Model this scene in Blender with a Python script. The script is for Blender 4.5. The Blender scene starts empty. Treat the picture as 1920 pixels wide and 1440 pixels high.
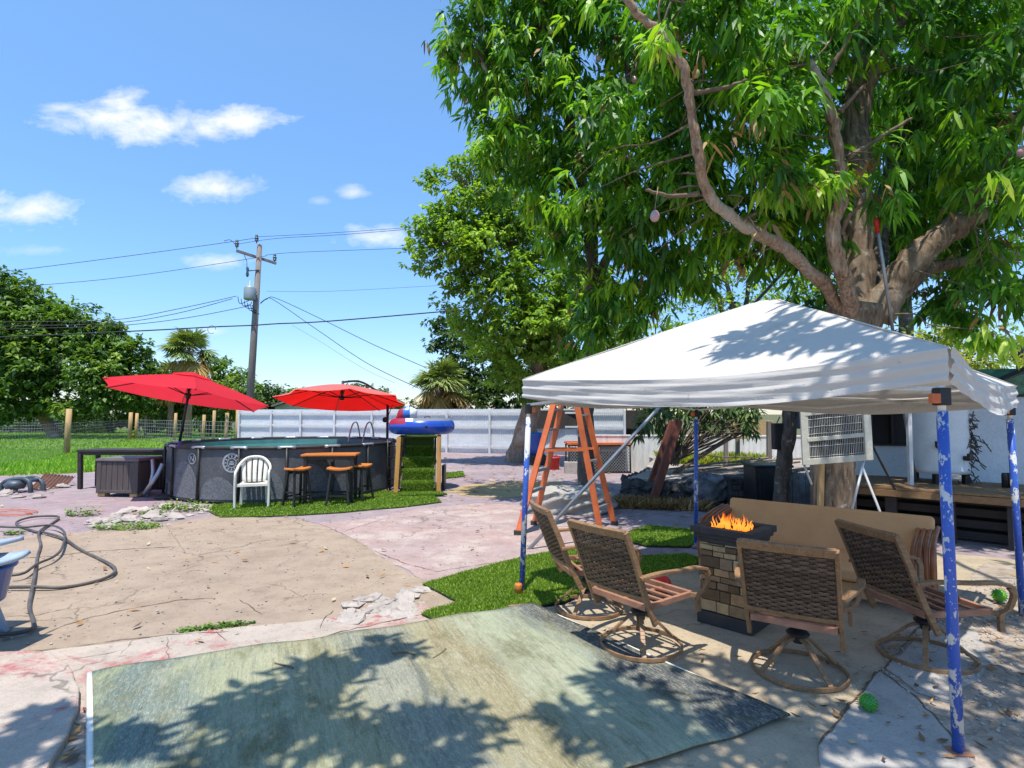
import bpy, math, random
import numpy as np
from mathutils import Vector, Matrix, Quaternion
random.seed(7)
rng = np.random.default_rng(11)
SC = bpy.context.scene
COL = SC.collection
R = math.radians

# ---------------------------------------------------------------- camera
F, HOR, EYE = 1050.0, 776.0, 1.7
PITCH = math.atan((HOR - 720) / F)
cam_d = bpy.data.cameras.new('camera')
cam_d.sensor_width = 36.0
cam_d.lens = 36.0 * F / 1920.0
cam_d.clip_start, cam_d.clip_end = 0.05, 3000
cam = bpy.data.objects.new('camera', cam_d)
COL.objects.link(cam)
cam.location = (0, 0, EYE)
cam.rotation_euler = (R(90) + PITCH, 0, 0)
SC.camera = cam

# ---------------------------------------------------------------- sun, sky, exposure
SUN_DIR = Vector((-0.05, -0.30, 1.0)).normalized()
sun_d = bpy.data.lights.new('sun', 'SUN')
sun_d.energy, sun_d.angle, sun_d.color = 4.3, R(0.5), (1.0, 0.955, 0.88)
sun = bpy.data.objects.new('sun', sun_d)
COL.objects.link(sun)
sun.location = SUN_DIR * 60
sun.rotation_euler = SUN_DIR.to_track_quat('Z', 'Y').to_euler()
SC.view_settings.view_transform = 'Standard'
SC.view_settings.look = 'None'
SC.view_settings.exposure = 0.58
SC.view_settings.gamma = 1.0

W = bpy.data.worlds.new('World'); SC.world = W; W.use_nodes = True
wn, wl = W.node_tree.nodes, W.node_tree.links
wn.clear()
def wmath(op, a, b=None, c=None, clamp=False):
    n = wn.new('ShaderNodeMath'); n.operation = op; n.use_clamp = clamp
    for i, x in enumerate((a, b, c)):
        if x is None: continue
        if isinstance(x, (int, float)): n.inputs[i].default_value = x
        else: wl.new(x, n.inputs[i])
    return n.outputs[0]
sky = wn.new('ShaderNodeTexSky'); sky.sky_type = 'NISHITA'; sky.sun_disc = False
sky.sun_elevation = math.asin(SUN_DIR.z)
sky.sun_rotation = math.atan2(SUN_DIR.x, SUN_DIR.y)
sky.air_density, sky.dust_density, sky.ozone_density, sky.altitude = 1.25, 0.15, 2.2, 10
tc = wn.new('ShaderNodeTexCoord')
sep = wn.new('ShaderNodeSeparateXYZ'); wl.new(tc.outputs['Generated'], sep.inputs[0])
yy = wmath('MAXIMUM', sep.outputs[1], 0.05)
cu, cv = wmath('DIVIDE', sep.outputs[0], yy), wmath('DIVIDE', sep.outputs[2], yy)
cmb = wn.new('ShaderNodeCombineXYZ'); wl.new(cu, cmb.inputs[0]); wl.new(wmath('MULTIPLY', cv, 1.7), cmb.inputs[1])
def wnoise(scale, detail, rough, dist=0.0):
    n = wn.new('ShaderNodeTexNoise'); n.inputs['Scale'].default_value = scale
    n.inputs['Detail'].default_value = detail; n.inputs['Roughness'].default_value = rough
    n.inputs['Distortion'].default_value = dist
    wl.new(cmb.outputs[0], n.inputs['Vector']); return n.outputs['Fac']
n1, n2 = wnoise(9.0, 9, 0.62, 0.5), wnoise(30.0, 6, 0.6)
nz = wmath('ADD', wmath('MULTIPLY', wmath('SUBTRACT', n1, 0.5), 2.3), wmath('MULTIPLY', wmath('SUBTRACT', n2, 0.5), 1.1))
acc = None
for (px, py, a, b, s) in ((180, 205, 150, 40, .95), (300, 220, 190, 46, 1.0), (420, 215, 130, 34, 1.0), (205, 178, 60, 36, .9), (90, 188, 70, 16, .6), (395, 345, 88, 32, .9),
                          (55, 388, 95, 42, .95), (655, 352, 34, 15, .6), (715, 438, 90, 28, .85), (400, 488, 75, 20, .75),
                          (60, 465, 70, 14, .35), (390, 620, 40, 12, .5), (590, 370, 26, 10, .3)):
    u0, v0 = (px - 960) / F, (HOR - py) / F
    du = wmath('DIVIDE', wmath('SUBTRACT', cu, u0), a / F)
    dv = wmath('DIVIDE', wmath('SUBTRACT', cv, v0), b / F)
    d = wmath('SQRT', wmath('ADD', wmath('MULTIPLY', du, du), wmath('MULTIPLY', dv, dv)))
    m = wmath('ADD', wmath('SUBTRACT', 0.95, d), nz)
    m = wmath('MULTIPLY', wmath('SMOOTHSTEP', m, 0.0, 1.25) if False else wmath('MULTIPLY', m, 1.0, clamp=True), s)
    acc = m if acc is None else wmath('MAXIMUM', acc, m)
front = wmath('GREATER_THAN', sep.outputs[1], 0.06)
acc = wmath('MULTIPLY', wmath('MULTIPLY', acc, front), 0.93)
hs = wn.new('ShaderNodeHueSaturation'); hs.inputs['Saturation'].default_value = 1.16
hs.inputs['Value'].default_value = 1.10
wl.new(sky.outputs[0], hs.inputs['Color'])
mx = wn.new('ShaderNodeMix'); mx.data_type = 'RGBA'
wl.new(acc, mx.inputs['Factor']); wl.new(hs.outputs[0], mx.inputs['A']); mx.inputs['B'].default_value = (5.0, 5.1, 5.3, 1)
hz = wn.new('ShaderNodeMix'); hz.data_type = 'RGBA'; hz.blend_type = 'MULTIPLY'; hz.inputs['Factor'].default_value = 1.0
hr = wn.new('ShaderNodeValToRGB'); wl.new(sep.outputs[2], hr.inputs[0])
hr.color_ramp.elements[0].position = 0.0; hr.color_ramp.elements[0].color = (.50, .58, .84, 1)
hr.color_ramp.elements[1].position = .55; hr.color_ramp.elements[1].color = (1, 1, 1, 1)
e_ = hr.color_ramp.elements.new(.2); e_.color = (.62, .74, .98, 1)
wl.new(hs.outputs[0], hz.inputs['A']); wl.new(hr.outputs[0], hz.inputs['B']); wl.new(hz.outputs['Result'], mx.inputs['A'])
bg = wn.new('ShaderNodeBackground'); bg.inputs['Strength'].default_value = 0.15
wl.new(mx.outputs['Result'], bg.inputs['Color'])
wo = wn.new('ShaderNodeOutputWorld'); wl.new(bg.outputs[0], wo.inputs[0])

# ---------------------------------------------------------------- measuring helpers
_c, _s = math.cos(PITCH), math.sin(PITCH)
def ray(px, py):
    v, u = (720 - py) / F, (px - 960) / F
    return Vector((u, _c - v * _s, _s + v * _c))
def G(px, py, z=0.0):
    d = ray(px, py); t = (z - EYE) / d.z
    p = d * t; p.z = z; return p
def P(px, py, Y):
    d = ray(px, py); t = Y / d.y
    p = d * t; p.z += EYE; return p

# ---------------------------------------------------------------- material helpers
class NT:
    def __init__(s, name):
        s.m = bpy.data.materials.new(name); s.m.use_nodes = True
        s.n, s.l = s.m.node_tree.nodes, s.m.node_tree.links
        s.n.clear(); s.out = s.n.new('ShaderNodeOutputMaterial')
        s.tc = s.n.new('ShaderNodeTexCoord'); s.vec = s.tc.outputs['Object']
    def put(s, sock, x):
        if x is None: return
        if hasattr(x, 'links') or isinstance(x, bpy.types.NodeSocket): s.l.new(x, sock)
        elif isinstance(x, (tuple, list)) and sock.type == 'RGBA': sock.default_value = (*x[:3], 1)
        else: sock.default_value = x
    def map(s, scale=(1, 1, 1), loc=(0, 0, 0), rot=(0, 0, 0), vec=None):
        n = s.n.new('ShaderNodeMapping'); n.inputs['Scale'].default_value = scale
        n.inputs['Location'].default_value = loc; n.inputs['Rotation'].default_value = rot
        s.l.new(vec or s.vec, n.inputs[0]); return n.outputs[0]
    def noise(s, scale, detail=4, rough=.55, vec=None, dist=0, col=False):
        n = s.n.new('ShaderNodeTexNoise'); s.l.new(vec or s.vec, n.inputs['Vector'])
        n.inputs['Scale'].default_value = scale; n.inputs['Detail'].default_value = detail
        n.inputs['Roughness'].default_value = rough; n.inputs['Distortion'].default_value = dist
        return n.outputs['Color' if col else 'Fac']
    def vor(s, scale, vec=None, feat='F1', out='Distance', rnd=1.0):
        n = s.n.new('ShaderNodeTexVoronoi'); n.feature = feat; s.l.new(vec or s.vec, n.inputs['Vector'])
        n.inputs['Scale'].default_value = scale; n.inputs['Randomness'].default_value = rnd; return n.outputs[out]
    def ramp(s, fac, stops, interp='LINEAR'):
        n = s.n.new('ShaderNodeValToRGB'); cr = n.color_ramp; cr.interpolation = interp
        while len(cr.elements) < len(stops): cr.elements.new(0.5)
        for e, (p, c) in zip(cr.elements, stops):
            e.position = p; e.color = (*c, 1) if isinstance(c, tuple) else (c, c, c, 1)
        s.l.new(fac, n.inputs[0]); return n.outputs[0]
    def math(s, op, a, b=None, clamp=False):
        n = s.n.new('ShaderNodeMath'); n.operation = op; n.use_clamp = clamp
        s.put(n.inputs[0], a); s.put(n.inputs[1], b); return n.outputs[0]
    def mix(s, fac, a, b, mode='MIX'):
        n = s.n.new('ShaderNodeMix'); n.data_type = 'RGBA'; n.blend_type = mode
        s.put(n.inputs['Factor'], fac); s.put(n.inputs['A'], a); s.put(n.inputs['B'], b)
        return n.outputs['Result']
    def attr(s, name):
        n = s.n.new('ShaderNodeAttribute'); n.attribute_name = name; return n.outputs['Fac']
    def xyz(s, vec=None):
        n = s.n.new('ShaderNodeSeparateXYZ'); s.l.new(vec or s.vec, n.inputs[0]); return n.outputs
    def bump(s, h, strength=.5, dist=.01, normal=None):
        n = s.n.new('ShaderNodeBump'); n.inputs['Strength'].default_value = strength
        n.inputs['Distance'].default_value = dist; s.l.new(h, n.inputs['Height'])
        if normal: s.l.new(normal, n.inputs['Normal'])
        return n.outputs[0]
    def bsdf(s, col, rough=.7, metal=0.0, normal=None, spec=.5, alpha=None, **kw):
        n = s.n.new('ShaderNodeBsdfPrincipled'); s.put(n.inputs['Base Color'], col)
        s.put(n.inputs['Roughness'], rough); s.put(n.inputs['Metallic'], metal)
        n.inputs['Specular IOR Level'].default_value = spec
        if normal: s.l.new(normal, n.inputs['Normal'])
        if alpha is not None: s.put(n.inputs['Alpha'], alpha)
        for k, v in kw.items(): s.put(n.inputs[k], v)
        return n.outputs[0]
    def end(s, sh):
        s.l.new(sh, s.out.inputs[0]); return s.m

def basic(name, c1, c2=None, scale=6, rough=.6, metal=0., bump=.15, bscale=60, spec=.4, stretch=(1, 1, 1), thr=(.35, .65), bdist=.004):
    t = NT(name); v = t.map(stretch)
    c2 = c2 or tuple(x * .72 for x in c1)
    a = t.noise(scale, 5, .6, v); g = t.noise(bscale, 3, .6, v)
    c = t.mix(t.ramp(a, [(thr[0], 0.), (thr[1], 1.)]), c1, c2)
    c = t.mix(.35, c, t.ramp(g, [(.3, .55), (.7, 1.)]), 'MULTIPLY')
    rr = t.ramp(a, [(.3, max(0, rough - .08)), (.7, min(1, rough + .08))])
    return t.end(t.bsdf(c, rr, metal, t.bump(g, bump, bdist), spec))

def wood(name, c1, c2, axis=0, scale=1.0, rough=.65):
    t = NT(name); st = [9 * scale] * 3; st[axis] = 0.9 * scale
    v = t.map(tuple(st)); a = t.noise(2.2, 7, .65, v, 1.2); b = t.noise(1.3 * scale, 3, .5)
    c = t.mix(t.ramp(a, [(.3, 0.), (.7, 1.)]), c1, c2)
    c = t.mix(.4, c, t.ramp(b, [(.3, .6), (.7, 1.05)]), 'MULTIPLY')
    return t.end(t.bsdf(c, rough, 0, t.bump(a, .35, .004), .3))

def concrete(name, c1, c2, stain=None, sthr=(.55, .7), sscale=.9, grain=90, bstr=.5, crackle=0.0, wear=None):
    t = NT(name)
    big, mid, fine = t.noise(.55, 6, .62), t.noise(3.2, 8, .7), t.noise(grain, 3, .7)
    c = t.mix(t.ramp(big, [(.35, 0.), (.66, 1.)]), c1, c2)
    c = t.mix(.55, c, t.ramp(mid, [(.27, .48), (.52, .98), (.75, 1.15)]), 'MULTIPLY')
    if stain:
        sm = t.ramp(t.noise(sscale, 9, .7, None, .6), [(sthr[0], 0.), (sthr[1], 1.)])
        sm = t.math('MULTIPLY', sm, t.ramp(t.noise(14, 6, .75), [(.38, .15), (.62, 1.)]))
        c = t.mix(sm, c, stain)
    if wear:
        wm = t.ramp(t.noise(1.7, 10, .72, t.map((1, 1, 1), (5, 3, 0))), [(.5, 0.), (.6, 1.)])
        c = t.mix(t.math('MULTIPLY', wm, .8), c, wear)
    c = t.mix(.5, c, t.ramp(fine, [(.3, .6), (.5, 1.), (.75, 1.2)]), 'MULTIPLY')
    wv = t.noise(1.1, 5, .6, None, 0, True); vm = t.n.new('ShaderNodeVectorMath'); vm.operation = 'MULTIPLY_ADD'
    t.l.new(wv, vm.inputs[0]); vm.inputs[1].default_value = (.9, .9, .9); t.l.new(t.vec, vm.inputs[2])
    ce = t.vor(.8, vm.outputs[0], 'DISTANCE_TO_EDGE'); cm = t.ramp(ce, [(.0, 1.), (.006, .8), (.013, 0.)])
    cm = t.math('MULTIPLY', cm, t.ramp(t.noise(.8, 3, .5, t.map((1, 1, 1), (2, 8, 0))), [(.48, 0.), (.6, .75)]))
    c = t.mix(cm, c, tuple(x * .35 for x in c2))
    sp = t.ramp(t.noise(27, 2, .5, t.map((1, 1, 1), (9, 1, 0))), [(.28, .45), (.36, 1.)])
    c = t.mix(.6, c, sp, 'MULTIPLY')
    h = t.math('ADD', t.math('MULTIPLY', fine, .5), t.math('MULTIPLY', mid, 2.0))
    return t.end(t.bsdf(c, .9, 0, t.bump(h, bstr, .008), .2))

def leafmat(name, stops, trans=.35, rough=.42, tcol=None):
    t = NT(name)
    a = t.attr('tone'); v = t.noise(2.5, 3, .5)
    f = t.math('ADD', a, t.math('MULTIPLY', t.math('SUBTRACT', v, .5), .35), True)
    c = t.ramp(f, stops)
    p = t.bsdf(c, rough, 0, None, .45)
    tr = t.n.new('ShaderNodeBsdfTranslucent')
    t.l.new(t.mix(1.0, c, tcol or (1.35, 1.5, .45), 'MULTIPLY'), tr.inputs[0])
    mxs = t.n.new('ShaderNodeMixShader'); mxs.inputs[0].default_value = trans
    t.l.new(p, mxs.inputs[1]); t.l.new(tr.outputs[0], mxs.inputs[2])
    return t.end(mxs.outputs[0])

# ---------------------------------------------------------------- mesh helpers
class MB:
    def __init__(s): s.v, s.f, s.sm, s.tn = [], [], [], []
    def add(s, vs, fs, smooth=False, tone=None):
        o = len(s.v); s.v += [tuple(x) for x in vs]
        s.f += [tuple(i + o for i in f) for f in fs]; s.sm += [smooth] * len(fs)
        s.tn += [0.5 if tone is None else tone] * len(vs)
        return s
    def box(s, c, d, rot=None, tone=None, taper=1.0):
        x, y, z = d[0] / 2, d[1] / 2, d[2] / 2
        vs = [Vector((sx * x * (taper if sz > 0 else 1), sy * y * (taper if sz > 0 else 1), sz * z)) for sz in (-1, 1) for sy in (-1, 1) for sx in (-1, 1)]
        if rot is not None:
            if isinstance(rot, (int, float)): rot = Matrix.Rotation(rot, 3, 'Z')
            vs = [rot @ q for q in vs]
        c = Vector(c)
        return s.add([q + c for q in vs], [(0, 2, 3, 1), (4, 5, 7, 6), (0, 1, 5, 4), (2, 6, 7, 3), (0, 4, 6, 2), (1, 3, 7, 5)], False, tone)
    def beam(s, a, b, w, h, up=(0, 0, 1), tone=None, tw=None):
        a, b = Vector(a), Vector(b); d = (b - a); L = d.length; d.normalize()
        up = Vector(up)
        if abs(d.dot(up)) > .98: up = Vector((0, 1, 0))
        x = d.cross(up).normalized(); z = x.cross(d).normalized()
        vs = []
        for k, p in enumerate((a, b)):
            ww, hh = (w, h) if k == 0 or tw is None else (w * tw, h * tw)
            vs += [p - x * ww / 2 - z * hh / 2, p + x * ww / 2 - z * hh / 2, p + x * ww / 2 + z * hh / 2, p - x * ww / 2 + z * hh / 2]
        return s.add(vs, [(3, 2, 1, 0), (4, 5, 6, 7), (0, 1, 5, 4), (1, 2, 6, 5), (2, 3, 7, 6), (3, 0, 4, 7)], False, tone)
    def tube(s, pts, r, n=8, cap=True, smooth=True, tone=None, flat=1.0, closed=False):
        pts = [Vector(p) for p in pts]; m = len(pts)
        rs = r if isinstance(r, (list, tuple)) else [r] * m
        vs, fs = [], []; prev = None
        for i, p in enumerate(pts):
            if closed: d = pts[(i + 1) % m] - pts[i - 1]
            else: d = pts[min(i + 1, m - 1)] - pts[max(i - 1, 0)]
            if d.length < 1e-9: d = Vector((0, 0, 1))
            d.normalize()
            if prev is None:
                ref = Vector((0, 0, 1)) if abs(d.z) < .9 else Vector((1, 0, 0))
                x = d.cross(ref).normalized()
            else:
                x = prev - d * prev.dot(d)
                x = x.normalized() if x.length > 1e-6 else d.orthogonal().normalized()
            prev = x; y = d.cross(x)
            for k in range(n):
                a = 2 * math.pi * k / n
                vs.append(p + x * (math.cos(a) * rs[i]) + y * (math.sin(a) * rs[i] * flat))
        for i in range(m if closed else m - 1):
            j = (i + 1) % m
            for k in range(n):
                k2 = (k + 1) % n
                fs.append((i * n + k, i * n + k2, j * n + k2, j * n + k))
        s.add(vs, fs, smooth, tone)
        if cap and not closed:
            o = len(s.v) - len(vs)
            s.f += [tuple(o + k for k in reversed(range(n))), tuple(o + (m - 1) * n + k for k in range(n))]; s.sm += [False, False]
        return s
    def lathe(s, prof, n=24, c=(0, 0, 0), smooth=True, cap=False, tone=None, arc=None, rot=None):
        c = Vector(c); vs, fs = [], []; m = len(prof)
        for (r, z) in prof:
            for k in range(n):
                a = 2 * math.pi * k / n
                q = Vector((r * math.cos(a), r * math.sin(a), z))
                if rot is not None: q = rot @ q
                vs.append(c + q)
        for i in range(m - 1):
            for k in range(n):
                k2 = (k + 1) % n; fs.append((i * n + k, i * n + k2, (i + 1) * n + k2, (i + 1) * n + k))
        s.add(vs, fs, smooth, tone)
        if cap:
            o = len(s.v) - len(vs)
            s.f += [tuple(o + k for k in reversed(range(n))), tuple(o + (m - 1) * n + k for k in range(n))]; s.sm += [False, False]
        return s
    def grid(s, fn, nu, nv, smooth=True, tone=None):
        vs = [fn(i / nu, j / nv) for j in range(nv + 1) for i in range(nu + 1)]
        w = nu + 1
        fs = [(j * w + i, j * w + i + 1, (j + 1) * w + i + 1, (j + 1) * w + i) for j in range(nv) for i in range(nu)]
        return s.add(vs, fs, smooth, tone)
    def poly(s, pts, z=None, thick=0.0, tone=None):
        pts = [Vector((p[0], p[1], z if z is not None else p[2])) for p in pts]; n = len(pts)
        area = sum(pts[i].x * pts[(i + 1) % n].y - pts[(i + 1) % n].x * pts[i].y for i in range(n))
        if area < 0: pts.reverse()
        if thick <= 0: return s.add(pts, [tuple(range(n))], False, tone)
        lo = [p - Vector((0, 0, thick)) for p in pts]
        fs = [tuple(range(n))] + [(i, i + n, (i + 1) % n + n, (i + 1) % n) for i in range(n)]
        return s.add(pts + lo, fs, False, tone)
    def build(s, name, mat, parent=None, bevel=0.0, world=False, tone=False, solid=0.0, loc=None):
        me = bpy.data.meshes.new(name)
        vs = s.v
        if world and parent is not None:
            M = (Matrix.Translation(parent.location) @ parent.rotation_euler.to_matrix().to_4x4())
            p = parent.parent
            while p is not None:
                M = Matrix.Translation(p.location) @ p.rotation_euler.to_matrix().to_4x4() @ M; p = p.parent
            M = M.inverted(); vs = [M @ Vector(q) for q in vs]
        if loc is not None: vs = [Vector(q) - Vector(loc) for q in vs]
        me.from_pydata([tuple(q) for q in vs], [], s.f)
        me.polygons.foreach_set('use_smooth', s.sm)
        if tone:
            at = me.attributes.new('tone', 'FLOAT', 'POINT'); at.data.foreach_set('value', s.tn)
        me.materials.append(mat); me.update()
        o = bpy.data.objects.new(name, me); COL.objects.link(o)
        if loc is not None: o.location = loc
        if parent is not None: o.parent = parent
        if solid:
            md = o.modifiers.new('solid', 'SOLIDIFY'); md.thickness = solid; md.offset = 0
        if bevel:
            md = o.modifiers.new('bevel', 'BEVEL'); md.width = bevel; md.segments = 2; md.limit_method = 'ANGLE'; md.angle_limit = R(40)
        return o

def npmesh(name, V, faces_list, mat, parent=None, tone=None, smooth=False, loc=None):
    """faces_list: list of int arrays (n,k)"""
    me = bpy.data.meshes.new(name)
    if loc is not None: V = V - np.array(loc)[None, :]
    me.vertices.add(len(V)); me.vertices.foreach_set('co', V.astype(np.float32).ravel())
    li = np.concatenate([f.ravel() for f in faces_list]); tot = np.concatenate([np.full(len(f), f.shape[1]) for f in faces_list])
    st = np.concatenate([[0], np.cumsum(tot)[:-1]])
    me.loops.add(len(li)); me.loops.foreach_set('vertex_index', li.astype(np.int32))
    me.polygons.add(len(tot)); me.polygons.foreach_set('loop_start', st.astype(np.int32))
    try: me.polygons.foreach_set('loop_total', tot.astype(np.int32))
    except Exception: pass
    if smooth: me.polygons.foreach_set('use_smooth', np.ones(len(tot), dtype=bool))
    if tone is not None:
        at = me.attributes.new('tone', 'FLOAT', 'POINT'); at.data.foreach_set('value', tone.astype(np.float32))
    me.materials.append(mat); me.update(calc_edges=True)
    o = bpy.data.objects.new(name, me); COL.objects.link(o)
    if loc is not None: o.location = loc
    if parent is not None: o.parent = parent
    return o

def thing(name, label, cat, loc=(0, 0, 0), rz=0.0, group=None):
    o = bpy.data.objects.new(name, None); COL.objects.link(o)
    o.empty_display_size = .2
    o.location = loc; o.rotation_euler = (0, 0, rz); tag(o, label, cat, group); return o
def tag(o, label, cat, group=None, kind=None):
    o['label'] = label; o['category'] = cat
    if group: o['group'] = group
    if kind: o['kind'] = kind
    return o
def structure(o): o['kind'] = 'structure'; return o
def dup(root, loc, rz, label):
    def cp(o, par):
        c = o.copy(); COL.objects.link(c); c.parent = par
        for ch in o.children: cp(ch, c)
        return c
    r = cp(root, None); r.location = loc; r.rotation_euler = (0, 0, rz); r['label'] = label
    return r

def wig(pts, amp, step, seed, closed=True):
    """roughen a polyline on the ground"""
    rd = random.Random(seed); out = []
    n = len(pts)
    for i in range(n if closed else n - 1):
        a, b = Vector(pts[i]), Vector(pts[(i + 1) % n]); L = (b - a).length
        k = max(1, int(L / step))
        for j in range(k):
            q = a.lerp(b, j / k)
            if j: q = q + Vector((rd.uniform(-amp, amp), rd.uniform(-amp, amp), 0))
            out.append(q)
    if not closed: out.append(Vector(pts[-1]))
    return out
def curve(pts, n=8):
    """Catmull-Rom"""
    pts = [Vector(p) for p in pts]; out = []
    for i in range(len(pts) - 1):
        p0, p1, p2, p3 = pts[max(i - 1, 0)], pts[i], pts[i + 1], pts[min(i + 2, len(pts) - 1)]
        for j in range(n):
            t = j / n
            out.append(.5 * ((2 * p1) + (p2 - p0) * t + (2 * p0 - 5 * p1 + 4 * p2 - p3) * t * t + (3 * p1 - p0 - 3 * p2 + p3) * t ** 3))
    out.append(pts[-1]); return out
def in_poly(x, y, poly):
    n = len(poly); res = np.zeros(len(x), bool); j = n - 1
    for i in range(n):
        xi, yi, xj, yj = poly[i][0], poly[i][1], poly[j][0], poly[j][1]
        cnd = ((yi > y) != (yj > y)) & (x < (xj - xi) * (y - yi) / (yj - yi + 1e-12) + xi)
        res ^= cnd; j = i
    return res
def scatter(poly, n, seed):
    rg = np.random.default_rng(seed)
    xs = [p[0] for p in poly]; ys = [p[1] for p in poly]
    X = rg.uniform(min(xs), max(xs), n * 4); Y = rg.uniform(min(ys), max(ys), n * 4)
    k = in_poly(X, Y, poly); return X[k][:n], Y[k][:n]
def blades(X, Y, z0, h, w, seed, lean=.5, tone=None):
    rg = np.random.default_rng(seed); n = len(X)
    a = rg.uniform(0, 2 * np.pi, n); hh = h * rg.uniform(.5, 1.3, n); ww = w * rg.uniform(.7, 1.3, n)
    la = rg.uniform(0, 2 * np.pi, n); ll = hh * lean * rg.uniform(0, 1.4, n)
    z0 = np.broadcast_to(z0, (n,))
    V = np.empty((n, 3, 3))
    V[:, 0] = np.stack([X - np.cos(a) * ww, Y - np.sin(a) * ww, z0], 1)
    V[:, 1] = np.stack([X + np.cos(a) * ww, Y + np.sin(a) * ww, z0], 1)
    V[:, 2] = np.stack([X + np.cos(la) * ll, Y + np.sin(la) * ll, z0 + hh], 1)
    t = rg.uniform(0, 1, n) if tone is None else tone
    return V.reshape(-1, 3), np.arange(3 * n).reshape(n, 3), np.repeat(t, 3)
# ================================================================ materials
m_sand = concrete('tan_concrete', (.365, .28, .205), (.31, .24, .18), (.27, .20, .14), (.5, .68), 1.9, 120, .8)
m_purple = concrete('purple_paint', (.28, .215, .235), (.325, .245, .24), (.38, .33, .31), (.52, .66), .8, 70, .45, wear=(.25, .215, .21))
m_pink = concrete('pink_paint', (.38, .265, .235), (.355, .275, .26), (.30, .23, .20), (.52, .64), 1.1, 80, .4, wear=(.44, .37, .32))
m_beige = concrete('beige_slab', (.44, .365, .30), (.39, .33, .28), (.36, .11, .11), (.51, .58), 1.25, 90, .4)
m_tentslab = concrete('tent_slab', (.38, .305, .205), (.42, .34, .24), (.25, .195, .12), (.5, .7), 1.4, 70, .4)
m_greyslab = concrete('grey_slab', (.40, .37, .33), (.35, .32, .28), (.28, .25, .22), (.5, .7), 1.6, 80, .4)
m_dirt = concrete('sandy_dirt', (.44, .36, .285), (.33, .265, .205), (.19, .145, .10), (.42, .6), 5.5, 60, 1.0)
m_ochre = concrete('ochre_dirt', (.46, .33, .16), (.38, .27, .14), (.25, .18, .1), (.5, .7), 2.5, 60, .9)
m_soil = concrete('terrace_soil', (.42, .36, .31), (.31, .265, .23), (.12, .1, .08), (.45, .65), 2., 50, 1.0)
m_ground = concrete('far_ground', (.10, .12, .04), (.14, .13, .06), (.08, .07, .04), (.45, .65), .5, 20, 1.0)
m_lawn = concrete('lawn_soil', (.13, .21, .03), (.10, .17, .025), (.20, .21, .06), (.5, .7), .5, 60, 1.0)
m_crack = basic('crack_dirt', (.13, .095, .065), None, 20, .95)
m_grass = leafmat('grass_blade', [(0, (.10, .24, .016)), (.5, (.20, .40, .025)), (.85, (.30, .47, .04)), (1, (.44, .42, .12))], .35, .6)
m_turf = leafmat('turf_blade', [(0, (.07, .14, .012)), (.5, (.17, .29, .018)), (1, (.30, .42, .04))], .3, .55)
m_turfbase = basic('turf_backing', (.05, .09, .012), (.03, .06, .01), 30, .9)
m_weed = leafmat('weed_leaf', [(0, (.05, .11, .015)), (.5, (.11, .22, .02)), (1, (.26, .36, .06))], .3, .5)
m_white = basic('white_plastic', (.80, .77, .68), (.74, .70, .60), 5, .4, 0, .05, 40)
m_whitepaint = basic('white_paint', (.74, .74, .72), (.58, .57, .54), 4, .55, 0, .15, 60)
m_black = basic('black_metal', (.018, .018, .019), (.03, .03, .03), 8, .45, .2)
m_dark = basic('dark_metal', (.045, .042, .04), (.03, .028, .027), 6, .5, .3)
m_steel = basic('galvanized_steel', (.42, .44, .46), (.32, .34, .36), 8, .42, .6, .1)
m_orange_wood = wood('orange_wood', (.62, .22, .045), (.50, .15, .03), 0, 1.2, .4)
m_yellow_wood = wood('yellow_wood', (.62, .33, .09), (.50, .25, .07), 2, 1, .6)
m_post_wood = wood('post_wood', (.55, .36, .17), (.38, .24, .11), 2, 1, .8)
m_grey_wood = wood('weathered_wood', (.27, .24, .21), (.16, .14, .125), 2, 1, .85)
m_dark_wood = wood('dark_wood', (.05, .042, .038), (.028, .024, .022), 0, 1, .6)
m_deck_wood = wood('deck_wood', (.27, .155, .07), (.17, .10, .05), 0, .8, .7)
m_rattan = basic('rattan_cane', (.36, .12, .04), (.20, .06, .02), 5, .35, 0, .1, 40, .5)
m_cushion = basic('tan_cushion', (.70, .40, .19), (.62, .345, .16), 3, .9, 0, .4, 180, .1)
m_ladder = basic('orange_fiberglass', (.72, .17, .05), (.52, .12, .035), 4, .5, 0, .1, 70)
m_bronze = wood('bronze_frame', (.36, .205, .10), (.17, .095, .048), 1, 1.5, .45)
m_rust = basic('rusty_frame', (.44, .22, .135), (.28, .13, .08), 7, .6, .2, .25, 60)
m_blackrub = basic('black_rubber', (.02, .02, .02), (.045, .043, .04), 5, .55, 0, .05)
m_hose = basic('grey_hose', (.12, .105, .09), (.06, .052, .045), 4, .5)
m_blueplastic = basic('blue_plastic', (.03, .09, .36), (.05, .14, .45), 3, .35, 0, .05)
m_ltblue = basic('pale_blue_plastic', (.42, .50, .60), (.30, .38, .50), 3, .4, 0, .05)
m_red = basic('red_plastic', (.65, .03, .03), (.5, .02, .02), 5, .35)
m_stone_dark = basic('dark_stone', (.10, .095, .09), (.04, .038, .036), 5, .9, 0, .8, 14, .2, bdist=.03)
m_boulder = basic('grey_boulder', (.25, .26, .28), (.10, .10, .11), 4, .9, 0, .9, 10, .2, bdist=.04)
m_slate = basic('slate_top', (.055, .048, .045), (.035, .031, .03), 4, .6, 0, .3, 40)
m_gal_wire = basic('fence_wire', (.36, .37, .37), None, 5, .5, .5)
m_wire = basic('cable', (.03, .03, .035), None, 3, .6)
m_ins = basic('porcelain', (.10, .14, .15), (.06, .08, .09), 5, .3)

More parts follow.
